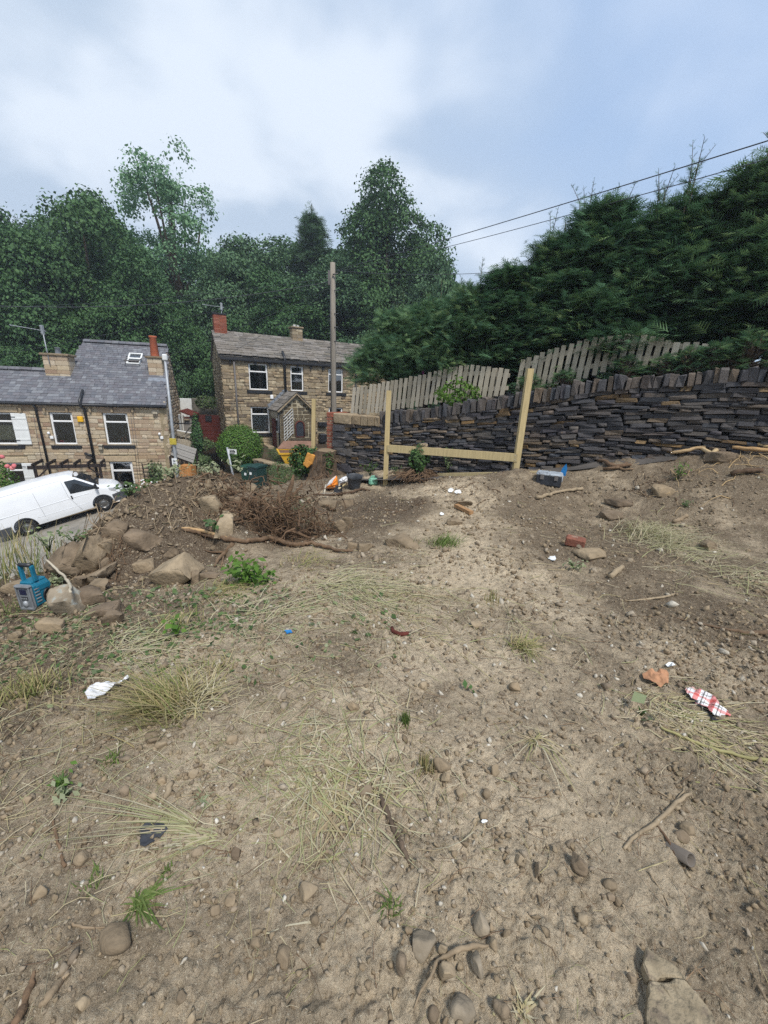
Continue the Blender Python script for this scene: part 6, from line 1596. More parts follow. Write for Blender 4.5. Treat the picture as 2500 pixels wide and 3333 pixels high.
MB().bbox(((a[0] + b[0]) / 2 + .3, 26.35, (a[2] + b[2]) / 2 - .05), (b[0] - a[0] + .8, .3, a[2] - b[2] + .1), .02).build('upper_face', mat('concrete', [(.15, .14, .115)], (.6, 1.3), 3, .95, .4), rw)
MB().bbox(((a[0] + b[0]) / 2 + .3, 26.3, b[2] - .03), (b[0] - a[0] + .9, .5, .12), .02).build('ledge', M['rock'], rw)
a, b = P(636, 1349, 25.6), P(694, 1410, 25.6)
rs = thing('red_shed', 'red timber shed with shade put into its colour and a small window below the concrete wall', 'shed', ((a[0] + b[0]) / 2, 25.9, b[2] - .6))
for k in range(7):
    z0 = a[2] + (b[2] - .6 - a[2]) * (k + .5) / 7; MB().bbox(((a[0] + b[0]) / 2 + .2, 25.62 + .004 * k, z0), (b[0] - a[0] + .6, .04, abs(b[2] - .6 - a[2]) / 7 - .012), .006).build('board', M['red_timber'], rs)
MB().box(((a[0] + b[0]) / 2 + .2, 25.72, (a[2] + b[2] - .6) / 2), (b[0] - a[0] + .58, .1, a[2] - b[2] + .58)).build('wall', M['dark'], rs)
w0, w1 = P(666, 1352, 25.5), P(688, 1371, 25.5); MB().bbox(((w0[0] + w1[0]) / 2, 25.57, (w0[2] + w1[2]) / 2), (w1[0] - w0[0], .04, w0[2] - w1[2]), .01).build('window', M['van_glass'], rs)
a, b = P(590, 1342, 24.5), P(626, 1420, 24.5)
gs = thing('garden_shed', 'little shed with red-brown pent roof in front of the white panel', 'shed', ((a[0] + b[0]) / 2, 24.9, b[2] - .8))
MB().box(((a[0] + b[0]) / 2, 25.0, (a[2] + b[2]) / 2 - .5), (b[0] - a[0], .8, a[2] - b[2] + .6)).build('wall', M['grey_timber'], gs)
MB().prism([(a[0] - .1, 24.5, a[2] + .02), (b[0] + .1, 24.5, P(627, 1356, 24.5)[2]), (b[0] + .1, 24.5, P(627, 1352, 24.5)[2]), (a[0] - .1, 24.5, a[2] + .10)], (0, 1.0, .1)).build('roof', M['red_timber'], gs)
for k, (py, m_) in enumerate(((1354, 'white_paint'), (1360, 'red_timber'), (1366, 'pale_rock'))):
    w = P(608, py, 24.45); MB().bbox(w, (.34, .03, .07), .005).build('bar', M[m_], gs)
MB().bbox(P(572, 1365, 24.6) - np.array([0, 0, .4]), (.42, .5, 1.4), .02).build('lean_to', M['white_paint'], gs)
tm_ = thing('timber_stack', 'pale boards stacked on timber staging between the houses', 'timber stack', P(600, 1420, 22.8) - np.array([0, 0, .7]))
for k in range(5):
    w = P(600, 1405 + 4 * k, 22.8 - .05 * k); MB().bbox(w, (1.25, .15, .05), .005, roty(.12) @ rotz(-.15)).build('board', M['old_timber'] if k else M['white_paint'], tm_)
for px in (584, 611): w = P(px, 1430, 22.7); MB().bbox(w - np.array([0, 0, .25]), (.1, .1, .9), .01).build('upright', M['old_timber'], tm_)
MB().bbox(P(598, 1437, 22.6) - np.array([0, 0, .12]), (.9, .08, .5), .01).build('panel', M['old_timber'], tm_)
w0, w1 = P(603, 1412, 22.4), P(633, 1370, 22.4); pr_ = thing('leaning_prop', 'thin grey pole leaning across the timber stack', 'pole', w0); MB().tube([w0, w1], .03, 6).build('pole', M['grey_timber'], pr_)
w0, w1 = P(568, 1378, 22.2), P(640, 1378, 22.2); pr_ = thing('clothes_rail', 'dark horizontal rail spanning the gap between the houses', 'rail', (w0 + w1) / 2); MB().tube([w0, w1], .035, 6).build('rail', M['black_plastic'], pr_)
q = P(640, 1400, 22.3); t_ = plant('dark_shrub', 'tall dark narrow shrub beside the red shed', 'shrub', q - np.array([0, 0, 1.6])); leaf_blob('leaves', M['oak'], q - np.array([0, 0, .4]), (.32, .3, 1.25), 1500, .12, r, parent=t_)
q = P(676, 1305, 25.6); t_ = plant('trailing_plant', 'green plant trailing over the concrete wall beside the gable', 'plant', q - np.array([0, 0, .4])); leaf_blob('leaves', M['weed'], q - np.array([.1, 0, .1]), (.7, .25, .42), 900, .12, r, parent=t_)
for px, py, Y, s, lab in [(665, 1430, 22.8, .6, 'green undergrowth beside the gable of the stone house'), (655, 1480, 20.5, .5, 'weeds on the earth path between the houses'), (640, 1530, 19, .5, 'weeds at the bottom of the earth path')]:
    q = P(px, py, Y); t_ = plant('weed_clump', lab, 'plant', q - np.array([0, 0, s])); leaf_blob('leaves', M['weed'], q - np.array([0, 0, .3]), (s, s, s * .6), 800, .1, r, parent=t_)
# tilted grey boarded panel on the lane
c0 = [P(568, 1440, 18.6), P(640, 1462, 19.2), P(628, 1509, 18.4), P(555, 1482, 17.8)]
gb = thing('grey_board_panel', 'sagging lean-to roof of five grey boards beside the terrace gable', 'shed roof', (c0[0] + c0[2]) / 2 - np.array([0, 0, .9]))
nrm = np.cross(c0[1] - c0[0], c0[3] - c0[0]); nrm /= np.linalg.norm(nrm); nrm = nrm if nrm[2] > 0 else -nrm
for k in range(5):
    a = [c0[0] + (c0[3] - c0[0]) * (k + .03) / 5, c0[1] + (c0[2] - c0[1]) * (k + .03) / 5, c0[1] + (c0[2] - c0[1]) * (k + .93) / 5, c0[0] + (c0[3] - c0[0]) * (k + .93) / 5]
    MB().prism([p + nrm * .01 * (k % 2) for p in a], nrm * .03).build('board', M['grey_timber'], gb)
MB().prism([p - nrm * .05 for p in c0], nrm * .03).build('backing', M['dark_timber'], gb)
for p in (c0[0], c0[1], c0[2] * .9 + c0[3] * .1, c0[3]): MB().beam(p - nrm * .06, np.array([p[0], p[1], p[2] - 1.3]), .08, .08, (1, 0, 0)).build('post', M['dark_timber'], gb)
q = P(603, 1530, 17.6); ob = thing('orange_board_box', 'orange-brown boarded box below the sagging grey boards', 'box', q - np.array([0, 0, .6]))
for k in range(5): MB().bbox(q + np.array([-.22 + .11 * k, 0, -.1]), (.104, .03, .62), .004).build('board', M['orange_timber'], ob)
MB().box(q + np.array([0, .26, -.1]), (.54, .46, .58)).build('body', M['orange_timber'], ob)

# ------------------------------------------------------------------ timber pole and overhead cables
pt = P(1083, 855, 18.6); pbm = P(1086, 1345, 18.6)
pole = thing('timber_pole', 'tall weathered timber utility pole before the stone house', 'utility pole', (pbm[0], pbm[1], -2.0))
MB().tube([(pbm[0], pbm[1], -2.2), pbm, (pbm + pt) / 2, pt], [.145, .13, .118, .105], 12).build('pole', M['pole'], pole)
mb = MB()
for k, py in enumerate((968, 1043, 1086, 1131)):
    w = P(1083, py, 18.6); mb.tube([w - np.array([.24, .0, 0]), w + np.array([.10, 0, 0])], .018, 5); mb.tube([w + np.array([.08, -.1, .25]), w + np.array([.26, -.1, .25])], .018, 5)
mb.build('step_iron', M['wire'], pole)
w = P(1077, 905, 18.4); MB().bbox(w + np.array([-.08, 0, 0]), (.09, .09, .55), .02).build('cable_box', M['grey_pipe'], pole)
MB().tube([P(1077, 905, 18.42), P(1076, 1000, 18.42), P(1078, 1340, 18.42)], .022, 5).build('down_cable', M['grey_pipe'], pole)
MB().tube([P(1100, 890, 18.45), P(1083, 893, 18.45)], .03, 5).build('insulator', M['grey_pipe'], pole)
def cable(label, a, b, sag, rad=.012, ext=0.0):
    a = np.array(a); b = np.array(b); t = np.linspace(0, 1 + ext, 30); p = a + (b - a) * t[:, None]; p[:, 2] -= sag * 4 * t * (1 - t) * (t <= 1)
    if ext: p[:, 2] = (a + (b - a) * t[:, None])[:, 2] - sag * 4 * t * (1 - t)
    c = thing('overhead_cable', label, 'cable', p[0], 'cables strung from the timber pole'); MB().tube(p, rad, 5, smooth=True).build('cable', M['wire'], c)
top = P(1092, 880, 18.5)
cable('thick overhead cable climbing to the upper right corner over the hedge', top, P(2500, 458, 6.6), .05, .009, .45)
cable('thinner cable running just below the thick one over the hedge', P(1092, 884, 18.5), P(2350, 560, 7.2), .10, .007, .5)
cable('cable running from the pole to the left across the dark wood', P(1076, 916, 18.5), P(0, 996, 16.5), .35, .013, .2)
cable('second cable to the left, just above the lower one', P(1076, 905, 18.5), P(0, 1000, 22.0), .2, .008, .2)
cable('cable from the pole sloping down to the terrace roof', P(1076, 925, 18.5), P(0, 1155, 20), .1, .007, .1)
cable('cable from the pole down towards the roof of the terrace chimney', P(1076, 935, 18.5), P(540, 1160, 19.2), .1, .007)
cable('level cable from the pole to the right behind the cypress tops', P(1092, 880, 18.6), P(1460, 893, 17.5), .06, .009, .4)
cable('cable dropping from the pole to the corner of the stone house', P(1080, 940, 18.5), P(720, 1165, 23.1), .1, .007)

# ------------------------------------------------------------------ the air: thin even haze round the whole place
hz = MB().box((-5, 32, 16.5), (170, 150, 47.5)).build('haze', bpy.data.materials.new('haze_air'), None, (-5, 32, 16.5))
hm = hz.data.materials[0]; hm.use_nodes = True; hm.node_tree.nodes.clear()
_o = hm.node_tree.nodes.new('ShaderNodeOutputMaterial'); _v = hm.node_tree.nodes.new('ShaderNodeVolumePrincipled')
_v.inputs['Color'].default_value = (.80, .90, 1.0, 1); _v.inputs['Density'].default_value = .0013; _v.inputs['Anisotropy'].default_value = .2
hm.node_tree.links.new(_v.outputs[0], _o.inputs['Volume']); hz['kind'] = 'stuff'
# ------------------------------------------------------------------ things on the plot
def mpp(p): return float(((np.array(p) - EYE) @ RC)[2]) / FPX           # metres per photo pixel at a point
# new timber posts
def post(nm_mb, px0, py0, px1, py1, Y, w=.1, dep=.1):
    b = P(px0, py0, Y); t = P(px1, py1, Y); nm_mb.beam(b - (t - b) * .12, t, w, dep, (0, 1, 0)); return b, t
mb = MB(); b0, t0_ = post(mb, 1020, 1475, 1022, 1298, 10.7); p0 = thing('timber_post', 'new square timber post standing alone behind the old stump', 'post', b0); mb.build('post', M['new_timber'], p0)
pf = thing('timber_fence', 'two new timber posts joined by one low rail in front of the dark wall', 'fence frame', P(1460, 1560, 8.2))
mb = MB(); b1, t1 = post(mb, 1254, 1580, 1266, 1271, 8.75, .105, .105); o = mb.build('post', M['new_timber'], pf)
mb = MB(); b2, t2 = post(mb, 1671, 1574, 1726, 1200, 7.6, .11, .11); mb.build('post', M['new_timber'], pf)
a = P(1262, 1459, 8.7); b = P(1685, 1490, 7.55); MB().beam(a, b, .05, .155).build('rail', M['new_timber'], pf)
for q in (P(1266, 1459, 8.62), P(1676, 1490, 7.47)):
    for dz in (-.04, .04): MB().lathe([(.008, 0), (.006, .01), (0, .012)], q + np.array([0, 0, dz]), 6, rotx(math.pi / 2)).build('screw', M['metal'], pf)
a = G(1425, 1555); b = G(1795, 1552); tl = thing('timber_board', 'new timber length lying on the soil at the foot of the frame', 'timber', (a + b) / 2)
a[2] += .05; b[2] += .05; MB().beam(a, b, .05, .10).build('board', M['new_timber'], tl)

# ---- stumps
def stump(px, pyb, pyt, wpx, label, r, cutcol=None):
    b = G(px, pyb); k = mpp(b); h = (pyb - pyt) * k * 1.03; R_ = wpx * k / 2
    t_ = thing('tree_stump', label, 'stump', b)
    n, m = 22, 9; V = []; a = np.arange(n) * 2 * math.pi / n; rr = 1 + .10 * np.sin(a * 3 + px) + .05 * np.sin(a * 7 + 1)
    for i in range(m):
        z = -.15 + (h + .15) * i / (m - 1); fl = 1 + .55 * math.exp(-max(z, 0) / (.12)) * .6
        rad = R_ * rr * fl * (1 + .03 * r.normal(size=n)); V.append(np.stack([b[0] + rad * np.cos(a), b[1] + rad * np.sin(a), np.full(n, b[2] + z) + (.02 * np.sin(a * 2) if i == m - 1 else 0)], 1))
    mb = MB(); mb.add(np.concatenate(V), [(i * n + j, i * n + (j + 1) % n, (i + 1) * n + (j + 1) % n, (i + 1) * n + j) for i in range(m - 1) for j in range(n)]); mb.build('trunk', M['bark'], t_)
    top = V[-1] + np.array([0, 0, .006]); MB().add(top, [tuple(range(n))]).build('cut_face', M['dry_stick'], t_)
    return t_, b, h, R_
def ivy_on(parent, c, rad, n, size, r, m='ivy', nm='ivy'):
    return leaf_blob(nm, M[m], c, rad, n, size, r, .4, parent, leafw=.95)
r = np.random.default_rng(91)
st1, b, h, R_ = stump(1052, 1556, 1468, 78, 'ivy-hung old stump with torn orange wood, left of the brick pier foot', r)
ivy_on(st1, b + np.array([-R_ * 1.6, -.05, h * .62]), (.36, .26, h * .55), 1500, .075, r); ivy_on(st1, b + np.array([R_ * .55, -R_ * .7, h * .62]), (.14, .1, h * .4), 260, .06, r); ivy_on(st1, b + np.array([-R_ * .9, -R_ * .5, h * .95]), (.2, .14, .1), 220, .07, r)
q = P(1008, 1492, float(b[1]) - R_ * .8); k = mpp(q)
MB().bbox(q + np.array([.01, -.02, .0]), (28 * k, .08, 34 * k), .02, roty(.35)).build('torn_wood', mat('torn_orange_wood', [(.55, .26, .06)], (.75, 1.15), 9, .9, .4), st1)
MB().bbox(q + np.array([-.05, -.03, -.13]), (22 * k, .07, 24 * k), .02, roty(.8)).build('torn_wood', bpy.data.materials['torn_orange_wood'], st1)
mb = MB()
for k_ in range(26):
    a = r.uniform(-2.6, -.5); s = b + np.array([R_ * math.cos(a) * .95, R_ * math.sin(a) * .95, h * r.uniform(.15, .95)]); e = s + np.array([r.normal(.05, .22), -r.uniform(.0, .22), -r.uniform(.15, .5)]); mb.tube([s, (s + e) / 2 + r.normal(0, .05, 3), e], [.009, .007, .003], 4)
mb.build('ivy_stem', M['root'], st1)
st2, b, h, R_ = stump(1362, 1560, 1452, 50, 'narrow stump thick with ivy, its bared roots heaped on the soil between the two posts', r)
ivy_on(st2, b + np.array([-.03, -R_ * .7, h * .62]), (R_ * 1.35, R_ * .9, h * .42), 1100, .06, r)
mb = MB()
for k_ in range(120):
    a = r.uniform(-math.pi, .15) if k_ % 4 else r.uniform(-3.1, 3.1); L_ = r.uniform(.25, .62); z0 = r.uniform(.04, .26); s = b + np.array([math.cos(a) * R_ * .8, math.sin(a) * R_ * .8, z0]); pts = [s]
    for j in range(1, 5):
        f = j / 4; p = s + np.array([math.cos(a) * L_ * f, math.sin(a) * L_ * f, 0]) + r.normal(0, .04, 3); p[2] = max(float(lot_z(p[0], p[1])) + .01, s[2] * (1 - f * .9) + (b[2] + .03) * f * .9 + r.normal(0, .025) + .05 * math.sin(f * 3.1)); pts.append(p)
    mb.tube(pts, np.linspace(r.uniform(.007, .018), .003, 5), 5)
setp(mb.build('roots', M['root'], st2), kind='stuff')

# ---- sawn-off sandy dust by the stump is part of the ground colour; tools
def sticks(name, label, cat, pts, rads, m, lift=None, group=None, n=7, extra=()):
    """a stick along photo points, lying on the ground"""
    W_ = []
    for (px, py), rd in zip(pts, rads):
        g = G(px, py + rd * .6); k = mpp(g); W_.append(g + np.array([0, 0, rd * k * .75 + (lift or 0)]))
    R_ = [rd * mpp(w) for rd, w in zip(rads, W_)]
    t = np.linspace(0, len(W_) - 1, (len(W_) - 1) * 4 + 1); Wn = np.array([[np.interp(q, range(len(W_)), [w[i] for w in W_]) for i in range(3)] for q in t]); Rn = np.interp(t, range(len(W_)), R_)
    Wn[1:-1] = (Wn[:-2] + 2 * Wn[1:-1] + Wn[2:]) / 4
    Wn += rng.normal(0, 1, Wn.shape) * (Rn[:, None] * .22); Rn = Rn * rng.uniform(.85, 1.15, len(Rn))
    o = thing(name, label, cat, W_[0], group); MB().tube(Wn, Rn, n).build('shaft', M[m], o)
    for ex in extra:
        q = []
        for (px, py), rd in zip(*ex): g = G(px, py + rd * .6); k = mpp(g); q.append((g + np.array([0, 0, rd * k * .75 + (lift or 0)]), rd * k))
        MB().tube([a for a, _ in q], [b_ for _, b_ in q], 5).build('twig', M[m], o)
    return o
# toolbox
b = G(1793, 1583); k = mpp(b); YW = math.radians(-24); TRm = rotz(YW)
tb = thing('toolbox', 'black plastic toolbox with pale dusty lid on the soil by the loose timber', 'toolbox', b)
MB().bbox(b + np.array([0, .12, .085]), (.40, .27, .17), .015, TRm).build('body', mat('toolbox_black', [(.03, .032, .038)], (.7, 1.4), 9, .55, .15), tb)
MB().bbox(b + np.array([0, .12, .19]), (.42, .29, .05), .02, TRm).build('lid', mat('toolbox_lid', [(.32, .35, .38)], (.6, 1.2), 9, .6, .15, spots=((.07, .07, .08), .62, 14)), tb)
for sx in (-.11, .11): MB().bbox(b + np.array([0, .12, .12]) + TRm @ np.array([sx, -.142, .03]), (.06, .015, .09), .005, TRm).build('latch', M['grey_pipe'], tb)
for sx in (-.12, 0, .12): MB().bbox(b + np.array([0, .12, .217]) + TRm @ np.array([0, sx * .8, 0]), (.36, .03, .012), .004, TRm).build('lid_rib', bpy.data.materials['toolbox_lid'], tb)
fn = thing('blue_trowel', 'blue fin-shaped plastic tool standing at the back of the toolbox', 'trowel', b + TRm @ np.array([.19, .22, 0]))
q = b + np.array([0, .12, 0]) + TRm @ np.array([.2, .12, .0]); MB().prism([q + TRm @ np.array([a_, 0, z]) for a_, z in ((-.05, .16), (.05, .16), (.055, .30), (.03, .37), (-.02, .29))], TRm @ np.array([0, .02, 0])).build('blade', mat('tool_blue', [(.02, .17, .42)], rough=.4, bump=0), fn)
MB().tube([q + np.array([0, 0, .0]), q + np.array([0, 0, .17])], .018, 6).build('handle', M['metal'], fn)
# flexible bucket
b = G(1152, 1590); k = mpp(b); R_ = 24 * k
bk = thing('rubber_bucket', 'dark grey rubber bucket with two rim handles, tilted on the soil', 'bucket', b); tilt = roty(.05) @ rotx(.22)
n = 28; prof = [(R_ * .76, 0), (R_ * .78, .01), (R_ * .90, R_ * .9), (R_ * 1.0, R_ * 1.75), (R_ * 1.04, R_ * 1.78), (R_ * .97, R_ * 1.76), (R_ * .87, R_ * .9), (R_ * .74, .03), (0, .03)]
M['rubber'] = mat('grey_rubber', [(.055, .06, .068)], (.65, 1.4), 7, .6, .1, spots=((.14, .14, .14), .62, 8))
MB().lathe(prof, b + np.array([0, .05, 0]), n, tilt).build('body', M['rubber'], bk)
for sx in (-1, 1):
    pts = [np.array([sx * R_ * 1.0, R_ * math.sin(a) * .38, R_ * 1.74 + R_ * .30 * math.cos(a)]) for a in np.linspace(-1.5, 1.5, 9)]; MB().tube([b + np.array([0, .05, 0]) + tilt @ p for p in pts], .012, 6).build('handle', M['rubber'], bk)
# green jerrycan
b = G(1214, 1580); k = mpp(b); w = 29 * k
jc = thing('fuel_can', 'small mint green plastic can with a top handle, right of the bucket', 'can', b)
M['mint'] = mat('mint_plastic', [(.20, .46, .33)], (.85, 1.1), 6, .45, .05)
MB().bbox(b + np.array([0, .05, w * .38]), (w, w * .62, w * .76), .035, rotz(.25)).build('body', M['mint'], jc)
MB().box(b + np.array([0, .05, w * .80]), (w * .8, w * .5, w * .12), rotz(.25), taper=.8).build('shoulder', M['mint'], jc)
MB().tube([b + np.array([0, .05, 0]) + rotz(.25) @ np.array([x * w, 0, z * w]) for x, z in ((-.25, .82), (-.2, .99), (.1, 1.02), (.25, .84))], .017, 6).build('handle', M['mint'], jc)
MB().lathe([(.026, 0), (.026, .04), (0, .042)], b + np.array([w * .3, .05, w * .84]), 10).build('cap', M['black_plastic'], jc)
# sacks
def sack(pts, name, label, m, thick=.12, r=np.random.default_rng(3)):
    """a slumped sack: outline in photo pixels given its own depth and creases"""
    g = G(*pts[0]); Y = float(g[1]); c = np.mean([P(a, b_, Y) for a, b_ in pts], 0); mb = MB(); rim = [P(a, b_, Y) for a, b_ in pts]; n = len(rim); V = []; F = []
    ring = []
    for a, b_ in zip(rim, rim[1:] + rim[:1]):
        for k in range(4): ring.append(a + (b_ - a) * k / 4)
    n = len(ring)
    for s, (sc, dp) in enumerate(((.25, 1.0), (.6, .85), (.88, .5), (1, 0), (.88, -.4), (.6, -.7), (.25, -.8))):
        for i, p in enumerate(ring): V.append(c + (p - c) * sc + np.array([0, -1, 0]) * thick * dp * (1 + .28 * math.sin(i * 1.7 + s)) + r.normal(0, .004, 3))
    F = [(s * n + i, s * n + (i + 1) % n, (s + 1) * n + (i + 1) % n, (s + 1) * n + i) for s in range(6) for i in range(n)] + [tuple(range(n))[::-1], tuple(range(6 * n, 7 * n))]
    t_ = thing(name, label, 'sack', c - np.array([0, 0, .1])); mb.add(V, F, True); o = mb.build('sack', m, t_); return t_, o, c, Y
M['bag_white'] = mat('white_sack', [(.70, .70, .71)], (.85, 1.06), 6, .75, .3, 14)
M['bag_orange'] = mat('orange_sack', [(.75, .24, .03)], (.8, 1.1), 6, .7, .3, 14)
t_, o, c, Y = sack([(1058, 1592), (1060, 1584), (1074, 1563), (1095, 1547), (1099, 1560), (1101, 1580), (1092, 1590)], 'rubble_sack', 'orange and white plastic sack slumped behind the pickaxe', M['bag_orange'], .10)
ring = [P(a, b_, Y - .105) for a, b_ in ((1058, 1588), (1072, 1566), (1093, 1549), (1088, 1566), (1084, 1577), (1070, 1584))]
cc_ = np.mean(ring, 0); MB().add([p + (cc_ - p) * .0 + np.array([0, .05, 0]) for p in ring] + [cc_ - np.array([0, .02, 0])], [(i, (i + 1) % 6, 6) for i in range(6)], True).build('white_panel', M['bag_white'], t_)
sack([(1101, 1578), (1103, 1562), (1118, 1552), (1132, 1548), (1133, 1566), (1120, 1574)], 'plastic_sack', 'white plastic sack lying behind the grey bucket', M['bag_white'], .09)
# pickaxe and spade
b = G(1056, 1612); k = mpp(b); pk_ = thing('pickaxe', 'pickaxe with curved steel head, wooden handle leaning up to the orange sack', 'pickaxe', b)
MB().tube([P(a_, y_, float(b[1])) + np.array([0, 0, .01]) for a_, y_ in ((1036, 1610), (1046, 1610), (1056, 1608), (1075, 1608), (1092, 1603))], np.array([.008, .02, .028, .018, .006]), 6).build('head', mat('tool_steel', [(.28, .24, .19)], (.7, 1.2), 9, .5, .1, metal=.5), pk_)
MB().tube([P(1055, 1612, float(b[1]) - .04), P(1058, 1590, float(b[1]) + .12), P(1061, 1578, float(b[1]) + .3)], [.022, .018, .02], 7).build('handle', M['old_timber'], pk_)
b = G(1096, 1606); Yb = float(b[1]); sp_ = thing('spade', 'spade with dark blade lying against the sacks, pale wooden shaft', 'spade', b)
V = []; 
for v in np.linspace(0, 1, 7):
    for u in np.linspace(-1, 1, 7): q = P(1098 + 14 * u * (1 - .25 * v * v) + 5 * v, 1604 - 22 * v, Yb + .05 * v); V.append(q + np.array([0, .06 * u * u, .015 * abs(u)]))
MB().add(V, [(i * 7 + j, i * 7 + j + 1, i * 7 + j + 8, i * 7 + j + 7) for i in range(6) for j in range(6)], True).build('blade', M['black_plastic'], sp_)
MB().tube([P(1103, 1592, Yb), P(1105, 1574, Yb + .2)], .02, 6).build('socket', M['old_timber'], sp_)
MB().tube([P(1104, 1590, Yb), P(1125, 1575, Yb + .35)], .018, 6).build('shaft', M['new_timber'], sp_)

# ---- work radio
b = G(112, 1978); k = mpp(b); RY = rotz(math.radians(-8)) @ roty(math.radians(-3)) @ np.diag([.82, .82, 1.22]); q0 = b + np.array([0, .06, .0])
rd = thing('site_radio', 'teal blue site radio with a tall carrying handle and grey front', 'radio', b)
M['teal'] = mat('teal_plastic', [(.012, .14, .22)], (.8, 1.2), 8, .5, .1, spots=((.12, .17, .19), .68, 14)); M['radio_grey'] = mat('dusty_grey_plastic', [(.17, .18, .19)], (.7, 1.3), 12, .6, .15)
def rb(nm, c, s, m, bev=.012): return MB().bbox(q0 + RY @ np.array(c), s, bev, RY).build(nm, m, rd)
rb('body', (0, .0, .105), (.19, .20, .19), M['teal'], .02)
rb('front', (0, -.105, .102), (.185, .035, .195), M['radio_grey'], .018)
rb('front_lip', (0, -.118, .19), (.19, .05, .025), M['radio_grey'], .01)
rb('screen', (-.01, -.1245, .145), (.085, .006, .045), mat('radio_screen', [(.015, .018, .05)], rough=.15, bump=0, spec=.6), .003)
rb('button_panel', (-.01, -.125, .095), (.085, .008, .03), M['black_plastic'], .003)
for j in range(4): rb('button', (-.043 + .022 * j, -.131, .095), (.014, .008, .016), M['radio_grey'], .003)
MB().lathe([(.026, 0), (.024, .018), (0, .02)], q0 + RY @ np.array([-.01, -.122, .05]), 16, RY @ rotx(math.pi / 2)).build('dial', M['metal'], rd)
for sx in (-.082, .082): rb('guard_bar', (sx, -.13, .10), (.016, .02, .18), M['radio_grey'], .006)
rb('base_bar', (0, -.125, .012), (.18, .03, .022), M['radio_grey'], .006)
for j in range(5): rb('grille_rib', (.096, -.06, .055 + .025 * j), (.012, .055, .012), M['radio_grey'], .004)
MB().lathe([(.058, 0), (.058, .012), (.05, .016), (.045, .008), (0, .012)], q0 + RY @ np.array([.094, .045, .072]), 22, RY @ roty(math.pi / 2)).build('speaker', M['black_plastic'], rd)
rb('side_panel', (.096, .02, .155), (.01, .15, .045), M['teal'], .004)
rb('top_deck', (0, .0, .205), (.15, .17, .02), M['teal'], .008)
for sx in (-.075, .075): rb('handle_arm', (sx, -.03, .27), (.03, .045, .13), M['teal'], .008)
MB().tube([q0 + RY @ np.array([-.075, -.03, .335]), q0 + RY @ np.array([.075, -.03, .335])], .019, 10).build('handle_grip', M['black_plastic'], rd)

